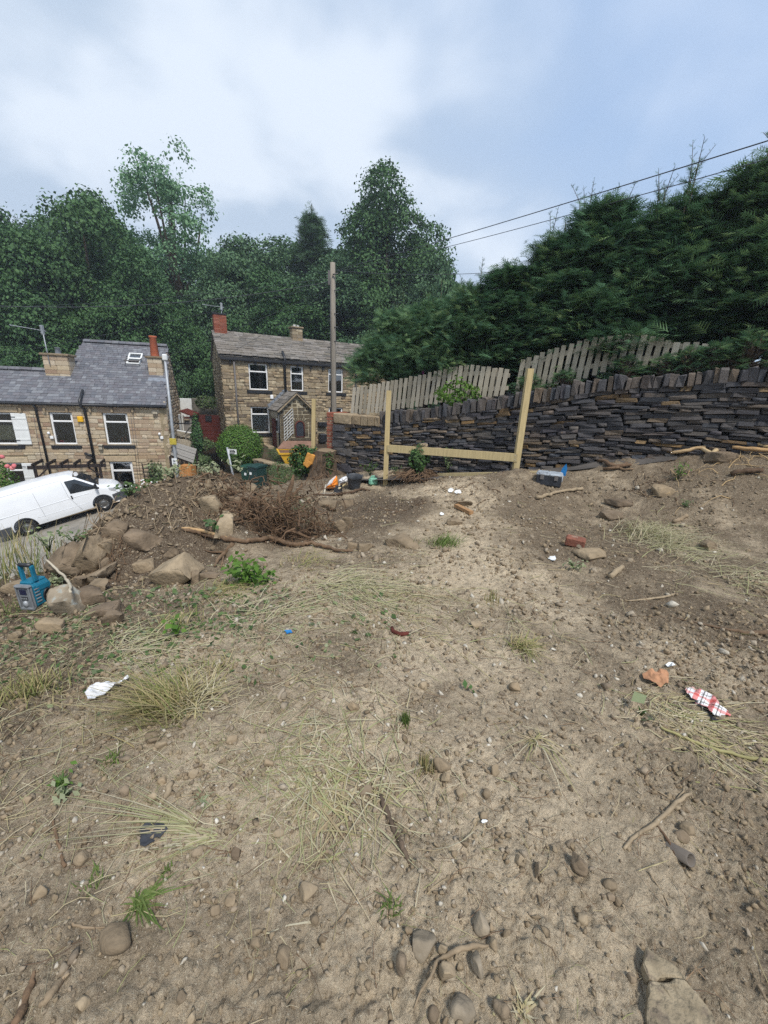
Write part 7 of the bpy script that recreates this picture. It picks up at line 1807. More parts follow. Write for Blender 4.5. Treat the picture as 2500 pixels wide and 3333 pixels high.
# ------------------------------------------------------------------ rocks
def rock(px, py, w, h, label, m='rock', yaw=None, deep=.8, sink=.22, pitch=0, group=None, sub=4, cat='rock', npts=9, name='rock', roll=0, axis=True):
    g = G(px, py + h * .40); k = mpp(g); W_, H_ = w * k, h * k * 1.05
    sd = int(px * 7 + py * 3) % 9973; yaw = (sd % 50 - 25) if yaw is None else yaw
    c = g + np.array([0, W_ * deep * .30, H_ * (.5 - sink)])
    o = big_rock(name, M[m], c, np.array([W_ * 1.05, max(W_, H_) * deep, H_ * 1.15]), orient(yaw, pitch, roll), seed=sd, sub=sub, npts=npts, axis=axis)
    return setp(o, label, cat, group)
RK = [
 (265, 1818, 165, 78, 'large tilted block on the left slope of the spoil heap', 'rock', -20, 32),
 (205, 1830, 150, 84, 'broad brown slab leaning behind the large tilted block on the heap', 'rock', 15, 30),
 (365, 1728, 70, 52, 'square block topmost on the left slope of the heap', 'rock', 5, 0),
 (335, 1783, 52, 62, 'grey-brown block below the topmost square block of the heap', 'rock', 20, 10),
 (430, 1758, 92, 56, 'wide flat-faced slab right of the topmost square block', 'rock', -10, 20),
 (562, 1862, 150, 88, 'big pale wedge-shaped rock at the front foot of the heap', 'pale_rock', -28, 8),
 (462, 1846, 68, 34, 'thin dark slab left of the pale wedge-shaped rock', 'rock', 10, 0),
 (553, 1806, 58, 26, 'narrow slab lying above the pale wedge-shaped rock', 'rock', -25, 0),
 (303, 1882, 112, 38, 'long narrow slab sloping down to the lichened boulder', 'rock', -32, 10),
 (315, 1915, 52, 42, 'rounded brown rock below the long narrow slab', 'rock', 0, 0),
 (210, 1962, 92, 96, 'lichen-spotted grey boulder right of the blue radio', 'lichen_rock', -15, 15),
 (284, 1953, 80, 76, 'brown squarish boulder touching the lichen-spotted one', 'rock', 20, 10),
 (335, 1990, 95, 36, 'low flat slab at the foot of the heap, right of the squarish boulder', 'rock', -18, 0),
 (366, 2010, 50, 44, 'upright small block in front of the low flat slab', 'rock', 8, 0),
 (45, 1915, 78, 44, 'low rock at the left edge behind the radio', 'rock', 5, 0),
 (160, 2044, 66, 40, 'half-buried pale rock in the trampled weeds below the lichened boulder', 'pale_rock', 10, 0),
 (44, 2074, 40, 28, 'small tan stone near the left edge, below the radio', 'pale_rock', 0, 0),
 (330, 1835, 52, 46, 'rock wedged behind the long narrow slab', 'rock', -35, 0),
 (255, 1895, 44, 40, 'small brown rock between the radio and the long narrow slab', 'rock', 0, 0),
 (636, 1880, 24, 46, 'thin upright slab right of the pale wedge-shaped rock', 'rock', 0, 0),
 (655, 1880, 30, 24, 'small grey stone right of the thin upright slab', 'rock', 0, 0),
 (682, 1876, 42, 20, 'flat dark stone left of the leafy green plant', 'rock', 0, 0),
 (686, 1646, 66, 62, 'tan angular rock in the upper middle of the spoil heap', 'pale_rock', -10, 10),
 (728, 1714, 50, 66, 'pointed tan rock above the long peeled branch', 'pale_rock', 15, 0),
 (743, 1676, 34, 20, 'pale ochre stone on top of the pointed tan rock', 'pale_rock', 0, 0),
 (811, 1594, 48, 27, 'dark flat block near the top of the heap below the bins', 'rock', 5, 0),
 (803, 1624, 42, 30, 'squared block in the middle of the heap, below the dark flat block', 'rock', -8, 0),
 (850, 1624, 50, 30, 'slanting slab left of the upright root', 'rock', -28, 0),
 (742, 1586, 34, 22, 'small block on the heap below the sign post', 'rock', 10, 0),
 (762, 1626, 44, 28, 'brown rock left of the squared block on the heap', 'rock', -12, 0),
 (1103, 1716, 56, 48, 'grey square-faced rock right of the root tangle', 'rock', -15, 5),
 (1130, 1702, 36, 40, 'rock leaning on the right side of the grey square-faced rock', 'rock', 20, 0),
 (1027, 1698, 44, 24, 'rounded rock left of the grey square-faced rock', 'rock', 0, 0),
 (1120, 1638, 64, 20, 'long dark stone below the spade', 'rock', -8, 0),
 (1062, 1646, 62, 28, 'dark flat rock below the pickaxe', 'rock', 5, 0),
 (1182, 1784, 40, 28, 'brown stone at the tip of the long branch', 'rock', 0, 0),
 (1148, 1778, 34, 22, 'stone just left of the brown one at the branch tip', 'rock', 0, 0),
 (1300, 1766, 90, 34, 'low ridge-shaped stone half sunk above the green tuft', 'rock', -25, 0),
 (1480, 1700, 56, 16, 'flat slate-like stone left of the wood offcut', 'rock', 0, 0),
 (1992, 1680, 66, 26, 'flat dark slab below the forked root on the right', 'rock', 5, 0),
 (2312, 1774, 44, 26, 'squared grey stone right of the cut hay', 'rock', 10, 0),
 (1935, 1808, 90, 28, 'thin pale stone slabs beside the red brick', 'pale_rock', 12, 0),
 (2160, 1600, 60, 34, 'pale stone on the right-hand mound', 'pale_rock', 0, 0),
 (2360, 1488, 80, 34, 'grey flat stone on the top of the right-hand mound', 'rock', -5, 0),
 (2030, 1640, 60, 22, 'half-buried stone at the foot of the right-hand mound', 'rock', 0, 0),
 (1510, 1640, 50, 16, 'half-buried flat stone above the wood offcut', 'rock', 0, 0),
]
ROLL = {265: -40, 205: -36, 303: -30, 562: -32, 335: -12, 430: -6, 553: -28, 850: -22, 1300: -8, 210: -20}
for q in RK: rock(*q[:4], q[4], q[5], q[6] * (.4 if q[0] in ROLL else 1), pitch=q[7], roll=ROLL.get(q[0], 0))
# stones lying on the bare soil
GS = [
 (731, 2286, 44, 34, 'tan angular stone right of the big dry grass tuft', 'pale_rock'), (520, 2426, 34, 26, 'pale tan stone below the big dry grass tuft', 'pale_rock'), (487, 2412, 58, 30, 'flat brown stone half sunk left of the pale tan stone', 'rock'),
 (755, 2410, 42, 24, 'flat tan stone between dry tuft and the straw patch', 'pale_rock'), (874, 2486, 28, 30, 'small tan stone above the straw patch', 'pale_rock'), (524, 2544, 28, 22, 'round pale stone above the short thick stick', 'pale_rock'),
 (625, 2522, 34, 24, 'lozenge-shaped tan stone left of the straw patch', 'pale_rock'), (1150, 2304, 36, 30, 'tan stone in the middle of the bare soil', 'pale_rock'), (400, 2580, 34, 26, 'brown stone left of the short thick stick', 'rock'),
 (494, 2596, 30, 30, 'tan stone at the tip of the short thick stick', 'pale_rock'), (769, 2780, 34, 36, 'brown stone right of the trailing grass stems', 'rock'), (998, 2908, 60, 58, 'big tan stone with an ochre edge in the lower middle', 'pale_rock'),
 (746, 2938, 38, 24, 'flat grey stone left of the big tan stone', 'rock'), (701, 2968, 32, 34, 'brown pebble-like stone below the flat grey stone', 'rock'), (264, 2802, 46, 36, 'grey-brown stone under the green stems on the left', 'rock'),
 (369, 3068, 105, 62, 'half-buried brown boulder under the green grass tuft', 'rock'), (829, 3080, 38, 32, 'pale stone at the end of a thin stem', 'pale_rock'), (920, 3128, 56, 40, 'flat grey-brown stone in the lower middle', 'rock'),
 (264, 3278, 46, 40, 'pale grey stone near the bottom left corner', 'pale_rock'), (124, 2912, 42, 36, 'whitish stone at the left, above the splintered wood', 'pale_rock'), (87, 2606, 28, 20, 'white stone near the left edge', 'pale_rock'),
 (588, 3252, 32, 36, 'round grey stone near the bottom edge, left of the middle', 'rock'), (1378, 3098, 90, 56, 'large speckled cobble beside the twisted root', 'lichen_rock'), (1443, 3094, 34, 34, 'small cobble between the large speckled one and the root', 'pale_rock'),
 (1455, 3172, 58, 52, 'yellowish stone right of the twisted root', 'pale_rock'), (1568, 3014, 48, 56, 'oval grey cobble above the root tip', 'lichen_rock'), (1606, 3078, 34, 36, 'white stone beside the root tip', 'pale_rock'), (1600, 3022, 16, 22, 'tiny white pebble right of the oval cobble', 'pale_rock'),
 (1553, 3136, 34, 70, 'long upright grey stone below the root', 'lichen_rock'), (1306, 3140, 34, 60, 'narrow grey stone left of the twisted root', 'rock'), (1883, 2820, 52, 60, 'half-buried brown stone alone in the lower right', 'rock'), (1993, 2892, 42, 32, 'brown stone atop a small cluster right of centre', 'rock'),
 (1990, 2926, 28, 24, 'small stone of the cluster, below the brown one', 'rock'), (2012, 2936, 20, 26, 'right-hand small stone of the cluster', 'rock'), (1897, 2996, 38, 34, 'whitish cracked stone below the half-buried brown one', 'pale_rock'), (1680, 2242, 38, 26, 'tan stone right of the small green leaf', 'pale_rock'),
 (1551, 2035, 38, 22, 'tan stone below the yellow stems', 'pale_rock'), (1612, 2510, 32, 32, 'ochre angular stone under the sprawling dry roots', 'pale_rock'), (1450, 2532, 32, 34, 'white-grey stone right of the green spikes', 'pale_rock'), (1375, 2230, 30, 26, 'pale tan stone above the upright green tuft', 'pale_rock'),
 (1438, 2494, 56, 44, 'brown rounded stone behind the green spikes', 'rock'), (2240, 2700, 40, 36, 'brown stone right of the rusty pipe', 'rock'), (2225, 2728, 40, 30, 'flat stone touching the rusty pipe', 'rock'), (1690, 2798, 20, 30, 'small tan stone below the forked stick', 'pale_rock'),
 (1750, 2832, 18, 46, 'narrow brown stone standing left of the half-buried stone', 'rock'), (1630, 3290, 50, 54, 'grey stone by the splinter at the bottom edge', 'rock'), (1510, 3305, 80, 60, 'rounded grey stone cut by the bottom edge', 'lichen_rock'), (1412, 3310, 34, 40, 'small grey stone near the bottom edge, left of the rounded one', 'rock'),
 (2060, 3190, 26, 30, 'small stone at the left side of the cracked slab', 'rock'), (1500, 2585, 30, 26, 'grey stone in the pebbly patch', 'pale_rock'), (1580, 2585, 30, 30, 'brown stone at the top of the pebbly patch', 'rock'), (1575, 2660, 24, 26, 'pale stone in the middle of the pebbly patch', 'pale_rock'),
 (1020, 3000, 30, 26, 'small brown stone below the big tan stone', 'rock'), (640, 2780, 34, 22, 'flat stone under the trailing stems', 'rock'), (900, 2720, 40, 18, 'flat tan stone left of the rotten strip', 'pale_rock'), (1190, 2580, 40, 26, 'rounded stone half hidden in straw right of the patch', 'rock')]
for px, py, w, h, lab, m in GS: rock(px, py, w, h, lab, m, deep=.85, sink=.18, sub=3, cat='stone', name='stone', axis=False, npts=11, pitch=(px % 40) - 20)
# cracked slab at the bottom right
def slab(pts, label, th=.045, tiltz=.02):
    W_ = [G(a, b) for a, b in pts]; c = np.mean(W_, 0); zt = max(w[2] for w in W_) + .035; k = len(W_)
    up = [np.array([w[0], w[1], .3 * w[2] + .7 * zt]) for w in W_]
    bm = bmesh.new(); top = [bm.verts.new(p - c) for p in up]; low_ = [bm.verts.new(p - c - np.array([0, 0, th])) for p in up]
    bm.faces.new(top); bm.faces.new(low_[::-1])
    for i in range(k): bm.faces.new([top[i], low_[i], low_[(i + 1) % k], top[(i + 1) % k]])
    bmesh.ops.recalc_face_normals(bm, faces=bm.faces); bmesh.ops.bevel(bm, geom=[e for e in bm.edges], offset=.004, segments=1, affect='EDGES')
    bmesh.ops.triangulate(bm, faces=bm.faces)
    for _ in range(4):
        bmesh.ops.subdivide_edges(bm, edges=[e for e in bm.edges if e.calc_length() > .03], cuts=1); bmesh.ops.triangulate(bm, faces=[f for f in bm.faces if len(f.verts) > 3])
    for v in bm.verts: v.co.z += .022 * float(fbm(v.co.x + c[0], v.co.y + c[1], 9.0, 4, .6, 5)); v.co.x += .012 * float(fbm(v.co.x, v.co.y, 25.0, 2, .5, 6)); v.co.y += .012 * float(fbm(v.co.x, v.co.y, 25.0, 2, .5, 8))
    me = bpy.data.meshes.new('stone_slab'); bm.to_mesh(me); bm.free()
    return setp(add_obj('stone_slab', me, None, [M['slab_tan']], c), label, 'stone slab', 'two pieces of the cracked slab')
M['slab_tan'] = mat('tan_slab', [(.29, .235, .155)], (.5, 1.35), 14, .95, .9, 40, .02, spots=((.17, .135, .095), .56, 22))
slab([(2103, 3108), (2140, 3128), (2186, 3164), (2226, 3205), (2170, 3196), (2120, 3216), (2098, 3206), (2084, 3165)], 'pointed upper piece of the cracked tan slab in the lower right corner')
slab([(2228, 3214), (2262, 3268), (2330, 3370), (2345, 3420), (2104, 3420), (2098, 3330), (2102, 3226), (2120, 3224), (2172, 3204)], 'large lower piece of the cracked tan slab, cut by the bottom edge')
# brick, offcut
M['dusty_brick'] = mat('dusty_brick', [(.22, .09, .06)], (.6, 1.3), 12, .95, .4, spots=((.40, .34, .25), .56, 9))
M['yellow_stem'] = mat('yellow_stem', [(.30, .27, .12)], (.7, 1.15), 6, .7, .2)
M['pale_stick'] = mat('pale_stick', [(.46, .40, .30)], (.8, 1.1), 9, .9, .2)
def brick(px, py, w, label, m, dims, yaw, name, cat):
    g = G(px, py); k = mpp(g); s = w * k; d = np.array(dims) * s
    o = MB().bbox(g + np.array([0, d[1] * .3, d[2] * .42]), d, .06 * s, orient(yaw, 4, 3)).build(name, M[m], None, g); return setp(o, label, cat)
brick(1875, 1778, 62, 'red brick with mortar on top lying on bare soil near the cut hay', 'dusty_brick', (.95, .55, .48), -28, 'brick', 'brick')
a, b = G(1484, 1651), G(1534, 1676); of = thing('wood_offcut', 'short brown timber offcut lying alone on the dark soil', 'timber', (a + b) / 2); a[2] += .03; b[2] += .03; MB().beam(a, b, .075, .05).build('block', mat('brown_timber', [(.33, .19, .09)], (.75, 1.2), 6, .9, .2, stretch=(4, 4, 1)), of)
# ------------------------------------------------------------------ branches, roots, sticks
sticks('fallen_branch', 'long bark-covered branch with a peeled pale end lying across the front of the heap', 'branch', [(598, 1729), (635, 1737), (668, 1746), (740, 1757), (790, 1768), (832, 1764), (885, 1756), (930, 1771), (968, 1779), (1000, 1771), (1060, 1783), (1100, 1797), (1150, 1797)], [5, 7, 8, 9, 8, 8, 8.5, 8, 7, 7, 6, 5, 3.5], 'root', .02)
sticks('split_branch_end', 'torn pale orange wood at the left end of the long branch', 'branch', [(592, 1728), (640, 1731), (700, 1747), (752, 1761)], [3, 6, 5, 2], 'split_wood', .035)
sticks('fallen_branch', 'shorter dark branch lying above the long one, towards the root tangle', 'branch', [(745, 1706), (790, 1691), (830, 1680), (858, 1666)], [5, 6, 6, 4], 'root', .02)
sticks('broken_branch', 'broken branch pointing down left below the long branch', 'branch', [(760, 1770), (735, 1800), (706, 1828), (700, 1846)], [7, 7, 6, 3], 'root', .01, extra=[([(735, 1800), (690, 1800), (668, 1795)], [4, 3, 2]), ([(730, 1805), (720, 1850)], [4, 2])])
sticks('tree_root', 'long root stretching right from the pickaxe along the soil', 'root', [(1020, 1610), (1090, 1612), (1140, 1603), (1180, 1592), (1205, 1598)], [3, 4, 5, 4, 2], 'root', .0)
sticks('dry_stick', 'thick smooth stick below the toolbox', 'stick', [(1743, 1622), (1775, 1616), (1800, 1604), (1850, 1595), (1894, 1592)], [6, 6, 5, 5, 6], 'dry_stick')
sticks('dry_stick', 'crooked forked stick in the lower right', 'stick', [(2030, 2762), (2068, 2718), (2130, 2682), (2185, 2625), (2248, 2580)], [4.5, 6, 7, 6, 5], 'dry_stick', extra=[([(2185, 2625), (2225, 2575), (2226, 2530)], [4, 3, 2]), ([(2110, 2690), (2160, 2735)], [2.5, 1.5]), ([(2185, 2600), (2130, 2570), (2105, 2520)], [3, 2, 1.2])])
sticks('green_stem', 'long yellow-green stem turning brown at the right edge', 'stick', [(2150, 2368), (2205, 2390), (2265, 2418), (2340, 2442), (2420, 2462), (2520, 2478)], [3.5, 4.5, 5, 5.5, 6, 7], 'yellow_stem')
sticks('twisted_root', 'grey twisted root among the cobbles near the bottom', 'root', [(1346, 3290), (1368, 3235), (1398, 3190), (1420, 3140), (1450, 3115), (1500, 3092), (1545, 3085), (1590, 3084)], [2.5, 4, 5, 6, 6.5, 8, 7, 3], 'dry_stick', .01)
sticks('dry_stick', 'short thick stick standing out left of the straw patch', 'stick', [(527, 2612), (545, 2580), (560, 2546)], [8, 9, 8], 'dry_stick')
sticks('dry_stick', 'thin dark stick at the left, pale at its lower tip', 'stick', [(172, 2664), (182, 2715), (196, 2770), (214, 2820)], [4, 4.5, 4, 5], 'root')
sticks('dry_stick', 'curved brown stick pointing to the half-buried boulder', 'stick', [(222, 2982), (240, 3010), (280, 3020), (355, 3018)], [5, 4, 4, 3], 'dry_stick')
sticks('rotten_strip', 'dark rotten strip of wood below the straw patch', 'wood', [(1240, 2590), (1262, 2650), (1290, 2715), (1312, 2760), (1335, 2815)], [8, 9, 8, 10, 5], 'bark')
sticks('dry_stick', 'short pale log piece below the thin stone slabs', 'stick', [(1985, 1876), (2005, 1862), (2025, 1846)], [8, 9, 8], 'dry_stick')
sticks('dry_stick', 'thin stick lying level right of the short log', 'stick', [(2040, 1956), (2100, 1951), (2160, 1944), (2195, 1934)], [2, 3, 4, 3], 'dry_stick')
sticks('dry_stick', 'long dark root lying near the right edge, middle height', 'root', [(2190, 2010), (2280, 2030), (2350, 2045), (2420, 2060), (2500, 2058)], [2, 3, 4, 6, 8], 'root')
sticks('dry_stick', 'bent pale stick over the lichen-spotted boulder', 'stick', [(165, 1884), (200, 1918), (228, 1948), (244, 1975), (248, 2008)], [3, 4, 4, 5, 4], 'pale_stick', .22)
sticks('wood_splinter', 'splintered brown wood pointing up at the bottom left', 'wood', [(52, 3330), (75, 3280), (100, 3215), (112, 3160)], [12, 14, 11, 4], 'root')
sticks('wood_splinter', 'flat pale wood chip right of the splintered wood', 'wood', [(128, 3278), (165, 3235), (200, 3190), (226, 3166)], [8, 13, 11, 3], 'dry_stick')
sticks('wood_splinter', 'narrow yellow splinter at the bottom edge', 'wood', [(1605, 3305), (1622, 3250), (1638, 3192)], [5, 7, 3], 'straw')
sticks('dry_stick', 'root running from the rusty pipe up to the forked stick', 'root', [(2140, 2690), (2165, 2720), (2195, 2775), (2215, 2800)], [3, 4, 5, 4], 'root')
sticks('dry_stick', 'thin curved root in the lower right', 'root', [(2110, 2835), (2140, 2880), (2175, 2940), (2200, 3030)], [2, 2.5, 2.5, 1.5], 'dry_stick')
sticks('dry_stick', 'root at the right edge above the corner', 'root', [(2450, 3170), (2470, 3210), (2490, 3250), (2510, 3262)], [4, 5, 5, 5], 'dry_stick')
sticks('dry_stick', 'short brown stick right of the flat slab on the right', 'stick', [(2190, 1700), (2215, 1690), (2235, 1680)], [6, 7, 6], 'dry_stick')
sticks('dry_stick', 'dead brown stick on the right-hand mound', 'stick', [(2380, 1545), (2420, 1535), (2480, 1538)], [8, 9, 8], 'root', .02)
sticks('broken_branch', 'broken orange-brown branch left of the right-hand mound', 'branch', [(1925, 1495), (1960, 1508), (2000, 1525), (2050, 1520)], [4, 6, 8, 5], 'root', .03, extra=[([(1960, 1532), (2010, 1528), (2040, 1510)], [5, 5, 2]), ([(1990, 1520), (2030, 1535), (2060, 1532)], [5, 4, 2])])
for i, (pts, lab) in enumerate([([(2150, 1480), (2200, 1472), (2260, 1462)], 'split pale stem on the mound, leftmost of the pile'), ([(2380, 1466), (2440, 1474), (2510, 1480)], 'pale split log on the mound, lowest of those at the right edge'), ([(2400, 1457), (2450, 1464), (2510, 1470)], 'pale split log on the mound, middle of those at the right edge'), ([(2420, 1450), (2460, 1455), (2510, 1460)], 'pale split log on the mound, topmost at the right edge'), ([(2270, 1462), (2310, 1490), (2330, 1475)], 'orange broken stem in the middle of the mound top'), ([(2180, 1488), (2240, 1480), (2290, 1470)], 'pale stem crossing the mound top')]):
    sticks('split_log', lab, 'wood', pts, [5, 7, 6], 'split_wood', .03 + .02 * (i % 3))
# rusty pipe end
g = G(2216, 2790); k = mpp(g); pr_ = thing('pipe_end', 'short rusty grey pipe end sticking out of the soil', 'pipe', g)
Rp = rotz(.35) @ rotx(math.radians(58)); MB().lathe([(20 * k, -.05), (20 * k, .035), (16 * k, .035), (16 * k, -.04)], g + np.array([0, .0, .012]), 18, Rp).build('pipe', mat('rusty_grey', [(.14, .12, .10)], (.7, 1.2), 9, .8, .2), pr_)
# root tangle on the heap
q0 = G(935, 1735); rt = thing('root_tangle', 'torn-up tangle of roots with a dark upright stem on the heap', 'root heap', q0)
r = np.random.default_rng(97)
def px_line(pts, Y): return [P(a, b_, Y + (y_ if False else 0)) for a, b_ in pts]
Yt = float(q0[1])
mb = MB(); mb.tube(px_line([(938, 1800), (932, 1740), (940, 1690), (933, 1640), (938, 1610), (950, 1575), (956, 1545)], Yt + .1), [.05, .06, .055, .045, .04, .03, .014], 7)
mb.tube(px_line([(936, 1640), (960, 1605), (985, 1578)], Yt + .1), [.03, .022, .01], 6); mb.tube(px_line([(940, 1690), (900, 1740), (880, 1790)], Yt - .05), [.035, .025, .012], 6); mb.tube(px_line([(905, 1600), (912, 1640), (905, 1700)], Yt), [.015, .02, .012], 5)
mb.tube(px_line([(925, 1733), (950, 1727), (985, 1742), (1010, 1752), (1032, 1745)], Yt - .25), [.022, .024, .02, .016, .01], 6); mb.build('stem', M['root'], rt)
mb = MB()
for i in range(620):
    c = np.array([r.normal(895, 92), r.normal(1698, 56)]); a = r.uniform(0, math.pi * 2); L_ = r.uniform(25, 85); Y0 = Yt + r.normal(-.05, .22)
    s = P(c[0], c[1], Y0); s[2] = max(s[2], float(lot_z(s[0], s[1])) + .01); k = mpp(s); d = np.array([math.cos(a), r.normal(0, .5), math.sin(a) * .8]) * L_ * k; pts = [s]
    for j in range(1, 5): p = s + d * j / 4 + r.normal(0, .022, 3) + np.array([0, 0, -.05 * (j / 4) ** 2]); p[2] = max(p[2], float(lot_coarse(p[0], p[1])) + .01); pts.append(p)
    mb.tube(pts, np.linspace(r.uniform(.004, .014), .002, 5), 4, cap=False)
setp(mb.build('brush', M['root'], rt), kind='stuff')
leaf_blob('leaf_litter', M['weed'], P(960, 1665, Yt + .1), (.30, .25, .28), 420, .035, r, parent=rt, leafw=.3)
# fallen root bundles on the heap and at the edge
def bundle(px, py, n, spread, L, label, m='root', rad=.005, r=np.random.default_rng(12), up=.12):
    g = G(px, py); t_ = thing('root_bundle', label, 'roots', g); mb = MB()
    for i in range(n):
        a = r.uniform(0, 6.28); s = g + np.array([r.normal(0, spread), r.normal(0, spread * .7), 0]); d = np.array([math.cos(a), math.sin(a)]) * r.uniform(.4, 1) * L; pts = []
        for j in range(6):
            f = j / 5; x, y = s[:2] + d * f + r.normal(0, .02, 2); pts.append((x, y, float(lot_coarse(x, y)) + .015 + up * math.sin(f * 3.1) * r.uniform(0, 1)))
        mb.tube(pts, np.linspace(rad * r.uniform(.6, 1.5), .0015, 6), 4, cap=False)
    setp(mb.build('root', M[m], t_), kind='stuff')
bundle(355, 1840, 34, .12, .35, 'thin roots hanging among the rocks of the left slope', rad=.004)
bundle(690, 1600, 40, .35, .4, 'bleached roots over the top of the spoil heap', 'dry_stick', .006)
bundle(560, 1650, 26, .3, .35, 'thin pale roots on the left shoulder of the heap', 'dry_stick', .005)
bundle(770, 1650, 40, .3, .35, 'roots in the stony middle of the heap', 'root', .006)
bundle(880, 1590, 30, .35, .4, 'roots on the right shoulder of the heap below the bins', 'dry_stick', .006)
bundle(1040, 1580, 30, .35, .4, 'roots at the foot of the old stump', 'root', .007)
bundle(1300, 1640, 24, .45, .5, 'roots scattered on the soil left of the stump mound', 'root', .006, up=.05)
bundle(1560, 1590, 14, .5, .5, 'dark roots on the soil between timber frame and offcut', 'root', .008, up=.04)
bundle(2130, 1560, 26, .5, .4, 'roots and bark shreds over the right-hand mound', 'root', .006, up=.05)
bundle(2400, 1500, 30, .4, .5, 'bark shreds around the pale split logs', 'split_wood', .006, up=.08)
bundle(330, 1660, 16, .2, .4, 'bramble twigs at the back edge of the heap beside the lane', 'dry_stick', .006, up=.25)
bundle(200, 1760, 14, .2, .4, 'dead twigs sticking out over the lane on the far left of the heap', 'dry_stick', .005, up=.25)

# ------------------------------------------------------------------ grass tufts and weeds
def blades(name, base, n, L, r, lean=(0, 0), spread=.05, droop=.6, w=.004, m='grass', parent=None, fan=1.0, lie=0.0):
    """bent blades of grass rooted at a spot"""
    a = r.uniform(0, 2 * math.pi, n); l_ = L * r.uniform(.45, 1.1, n); s = np.stack([r.normal(0, spread, n), r.normal(0, spread, n)], 1)
    d = np.stack([np.cos(a) * fan + lean[0], np.sin(a) * fan + lean[1]], 1) * r.uniform(.15, 1, (n, 1)) * (.5 + lie); seg = 5; V = np.zeros((n, seg, 2, 3))
    side = np.stack([-np.sin(a), np.cos(a)], 1) * w
    bz = np.array([float(lot_coarse(base[0], base[1]))] * n)
    for j in range(seg):
        f = j / (seg - 1); xy = base[:2] + s + d * l_[:, None] * (f + .35 * f * f * droop); z = base[2] - .01 + l_ * (f * (1 - .75 * lie) - droop * .55 * f * f * (1 - .3 * lie))
        gz = lot_z(xy[:, 0], xy[:, 1]) + .004; z = np.maximum(z, gz) if j else z
        ww = w * (1 - f) + .0006
        V[:, j, 0] = np.stack([xy[:, 0] - side[:, 0] / w * ww, xy[:, 1] - side[:, 1] / w * ww, z], 1); V[:, j, 1] = np.stack([xy[:, 0] + side[:, 0] / w * ww, xy[:, 1] + side[:, 1] / w * ww, z + ww * .4], 1)
    idx = (np.arange(n)[:, None] * seg * 2 + np.arange(seg - 1)[None] * 2).ravel(); F = np.stack([idx, idx + 1, idx + 3, idx + 2], 1)
    me = np_mesh(name, V.reshape(-1, 3) - (worg(parent) if parent else 0), F, np.repeat(r.random(n), seg * 2), True)
    return add_obj(name, me, parent, [M[m]], None if parent else (0, 0, 0))
def tuft(px, py, wpx, n, label, m, lean=(0, 0), droop=.6, lie=0.0, spread=.2, w=.0035, fan=1.0, name='grass_tuft', cat='grass tuft', seed=None):
    g = G(px, py); k = mpp(g); L = wpx * k; r_ = np.random.default_rng(int(px + py) if seed is None else seed); t_ = thing(name, label, cat, g)
    setp(blades('blades', g, n, L, r_, lean, L * spread, droop, w, m, t_, fan, lie), kind='stuff'); return t_
tuft(565, 2300, 190, 520, 'big clump of long dry grass leaning left, with soil on its roots', 'drygrass', (-.9, -.12), .7, .35, .22)
tuft(620, 2290, 130, 300, 'bleached dry half of the long grass clump, leaning right', 'straw', (.3, .1), .8, .3, .3)
tuft(1320, 2352, 55, 90, 'small upright green grass tuft in the middle of the bare soil', 'grass', (0, 0), .25, 0, .12, .003, .5)
tuft(1383, 2500, 70, 60, 'tall thin green spikes beside the straw patch', 'drygrass', (.1, 0), .2, 0, .2, .003, .45)
tuft(1695, 2105, 85, 170, 'uprooted grass tuft with a dark muddy root ball', 'drygrass', (.2, -.4), .7, .4, .2)
tuft(1745, 2410, 120, 44, 'sprawling dry root crown with long pale strands', 'straw', (-.1, -.5), .8, .55, .08, .0035)
tuft(1445, 1772, 70, 240, 'low green grass clump in front of the ridge-shaped stone', 'grass', (.1, -.1), .7, .3, .35)
tuft(455, 2935, 95, 90, 'green grass tuft hanging over the half-buried boulder', 'grass', (.55, -.25), .6, .45, .12, .004)
tuft(640, 2690, 200, 80, 'fan of long green and yellow grass stems lying to the left', 'hay', (-1.5, .15), .8, .75, .06, .003, .5)
tuft(700, 2725, 170, 70, 'yellowing grass stems lying below the green fan', 'hay', (-1.3, -.25), .8, .8, .06, .004, .5)
tuft(100, 2250, 85, 260, 'green and straw-coloured grass clump near the left edge', 'drygrass', (.1, 0), .5, .1, .45)
tuft(740, 1925, 85, 200, 'dry grass clump in front of the leafy plant', 'drygrass', (.35, -.2), .8, .5, .4)
tuft(1120, 1905, 150, 220, 'swathe of long dry grass combed to the right', 'hay', (.9, -.25), .9, .7, .4)
tuft(1240, 1950, 130, 160, 'dry cut stems spread on the soil right of the combed swathe', 'straw', (.7, -.3), .9, .8, .5)
tuft(2120, 1742, 115, 520, 'heap of cut green-yellow hay on the right', 'hay', (.25, -.1), .85, .45, .4)
tuft(2150, 1772, 120, 200, 'trailing front of the cut hay heap', 'hay', (.5, -.2), .9, .7, .5)
tuft(2420, 1880, 110, 120, 'flattened green hay near the right edge', 'hay', (.8, -.1), .9, .8, .5)
tuft(2200, 2330, 130, 180, 'dry matted stems around the orange plastic piece', 'straw', (.7, -.5), .9, .75, .5)
tuft(2250, 2390, 130, 140, 'dry stems trailing under the plaid cloth', 'straw', (.8, -.5), .9, .8, .5)
tuft(1080, 2470, 150, 240, 'patch of cut straw in the lower middle', 'hay', (-.2, -.2), .9, .8, .85)
tuft(1060, 2560, 140, 200, 'lower part of the cut straw patch', 'straw', (-.1, -.3), .9, .85, .8)
tuft(560, 2160 - 120, 70, 120, 'grass at the upper end of the trampled weeds', 'drygrass', (.4, .1), .6, .3, .5)
tuft(420, 2130, 100, 200, 'trampled grass left of the bright green sprout', 'hay', (.7, .1), .8, .6, .7)
tuft(880, 2020, 110, 170, 'flattened grass at the right end of the trampled weeds', 'hay', (.8, .3), .9, .7, .7)
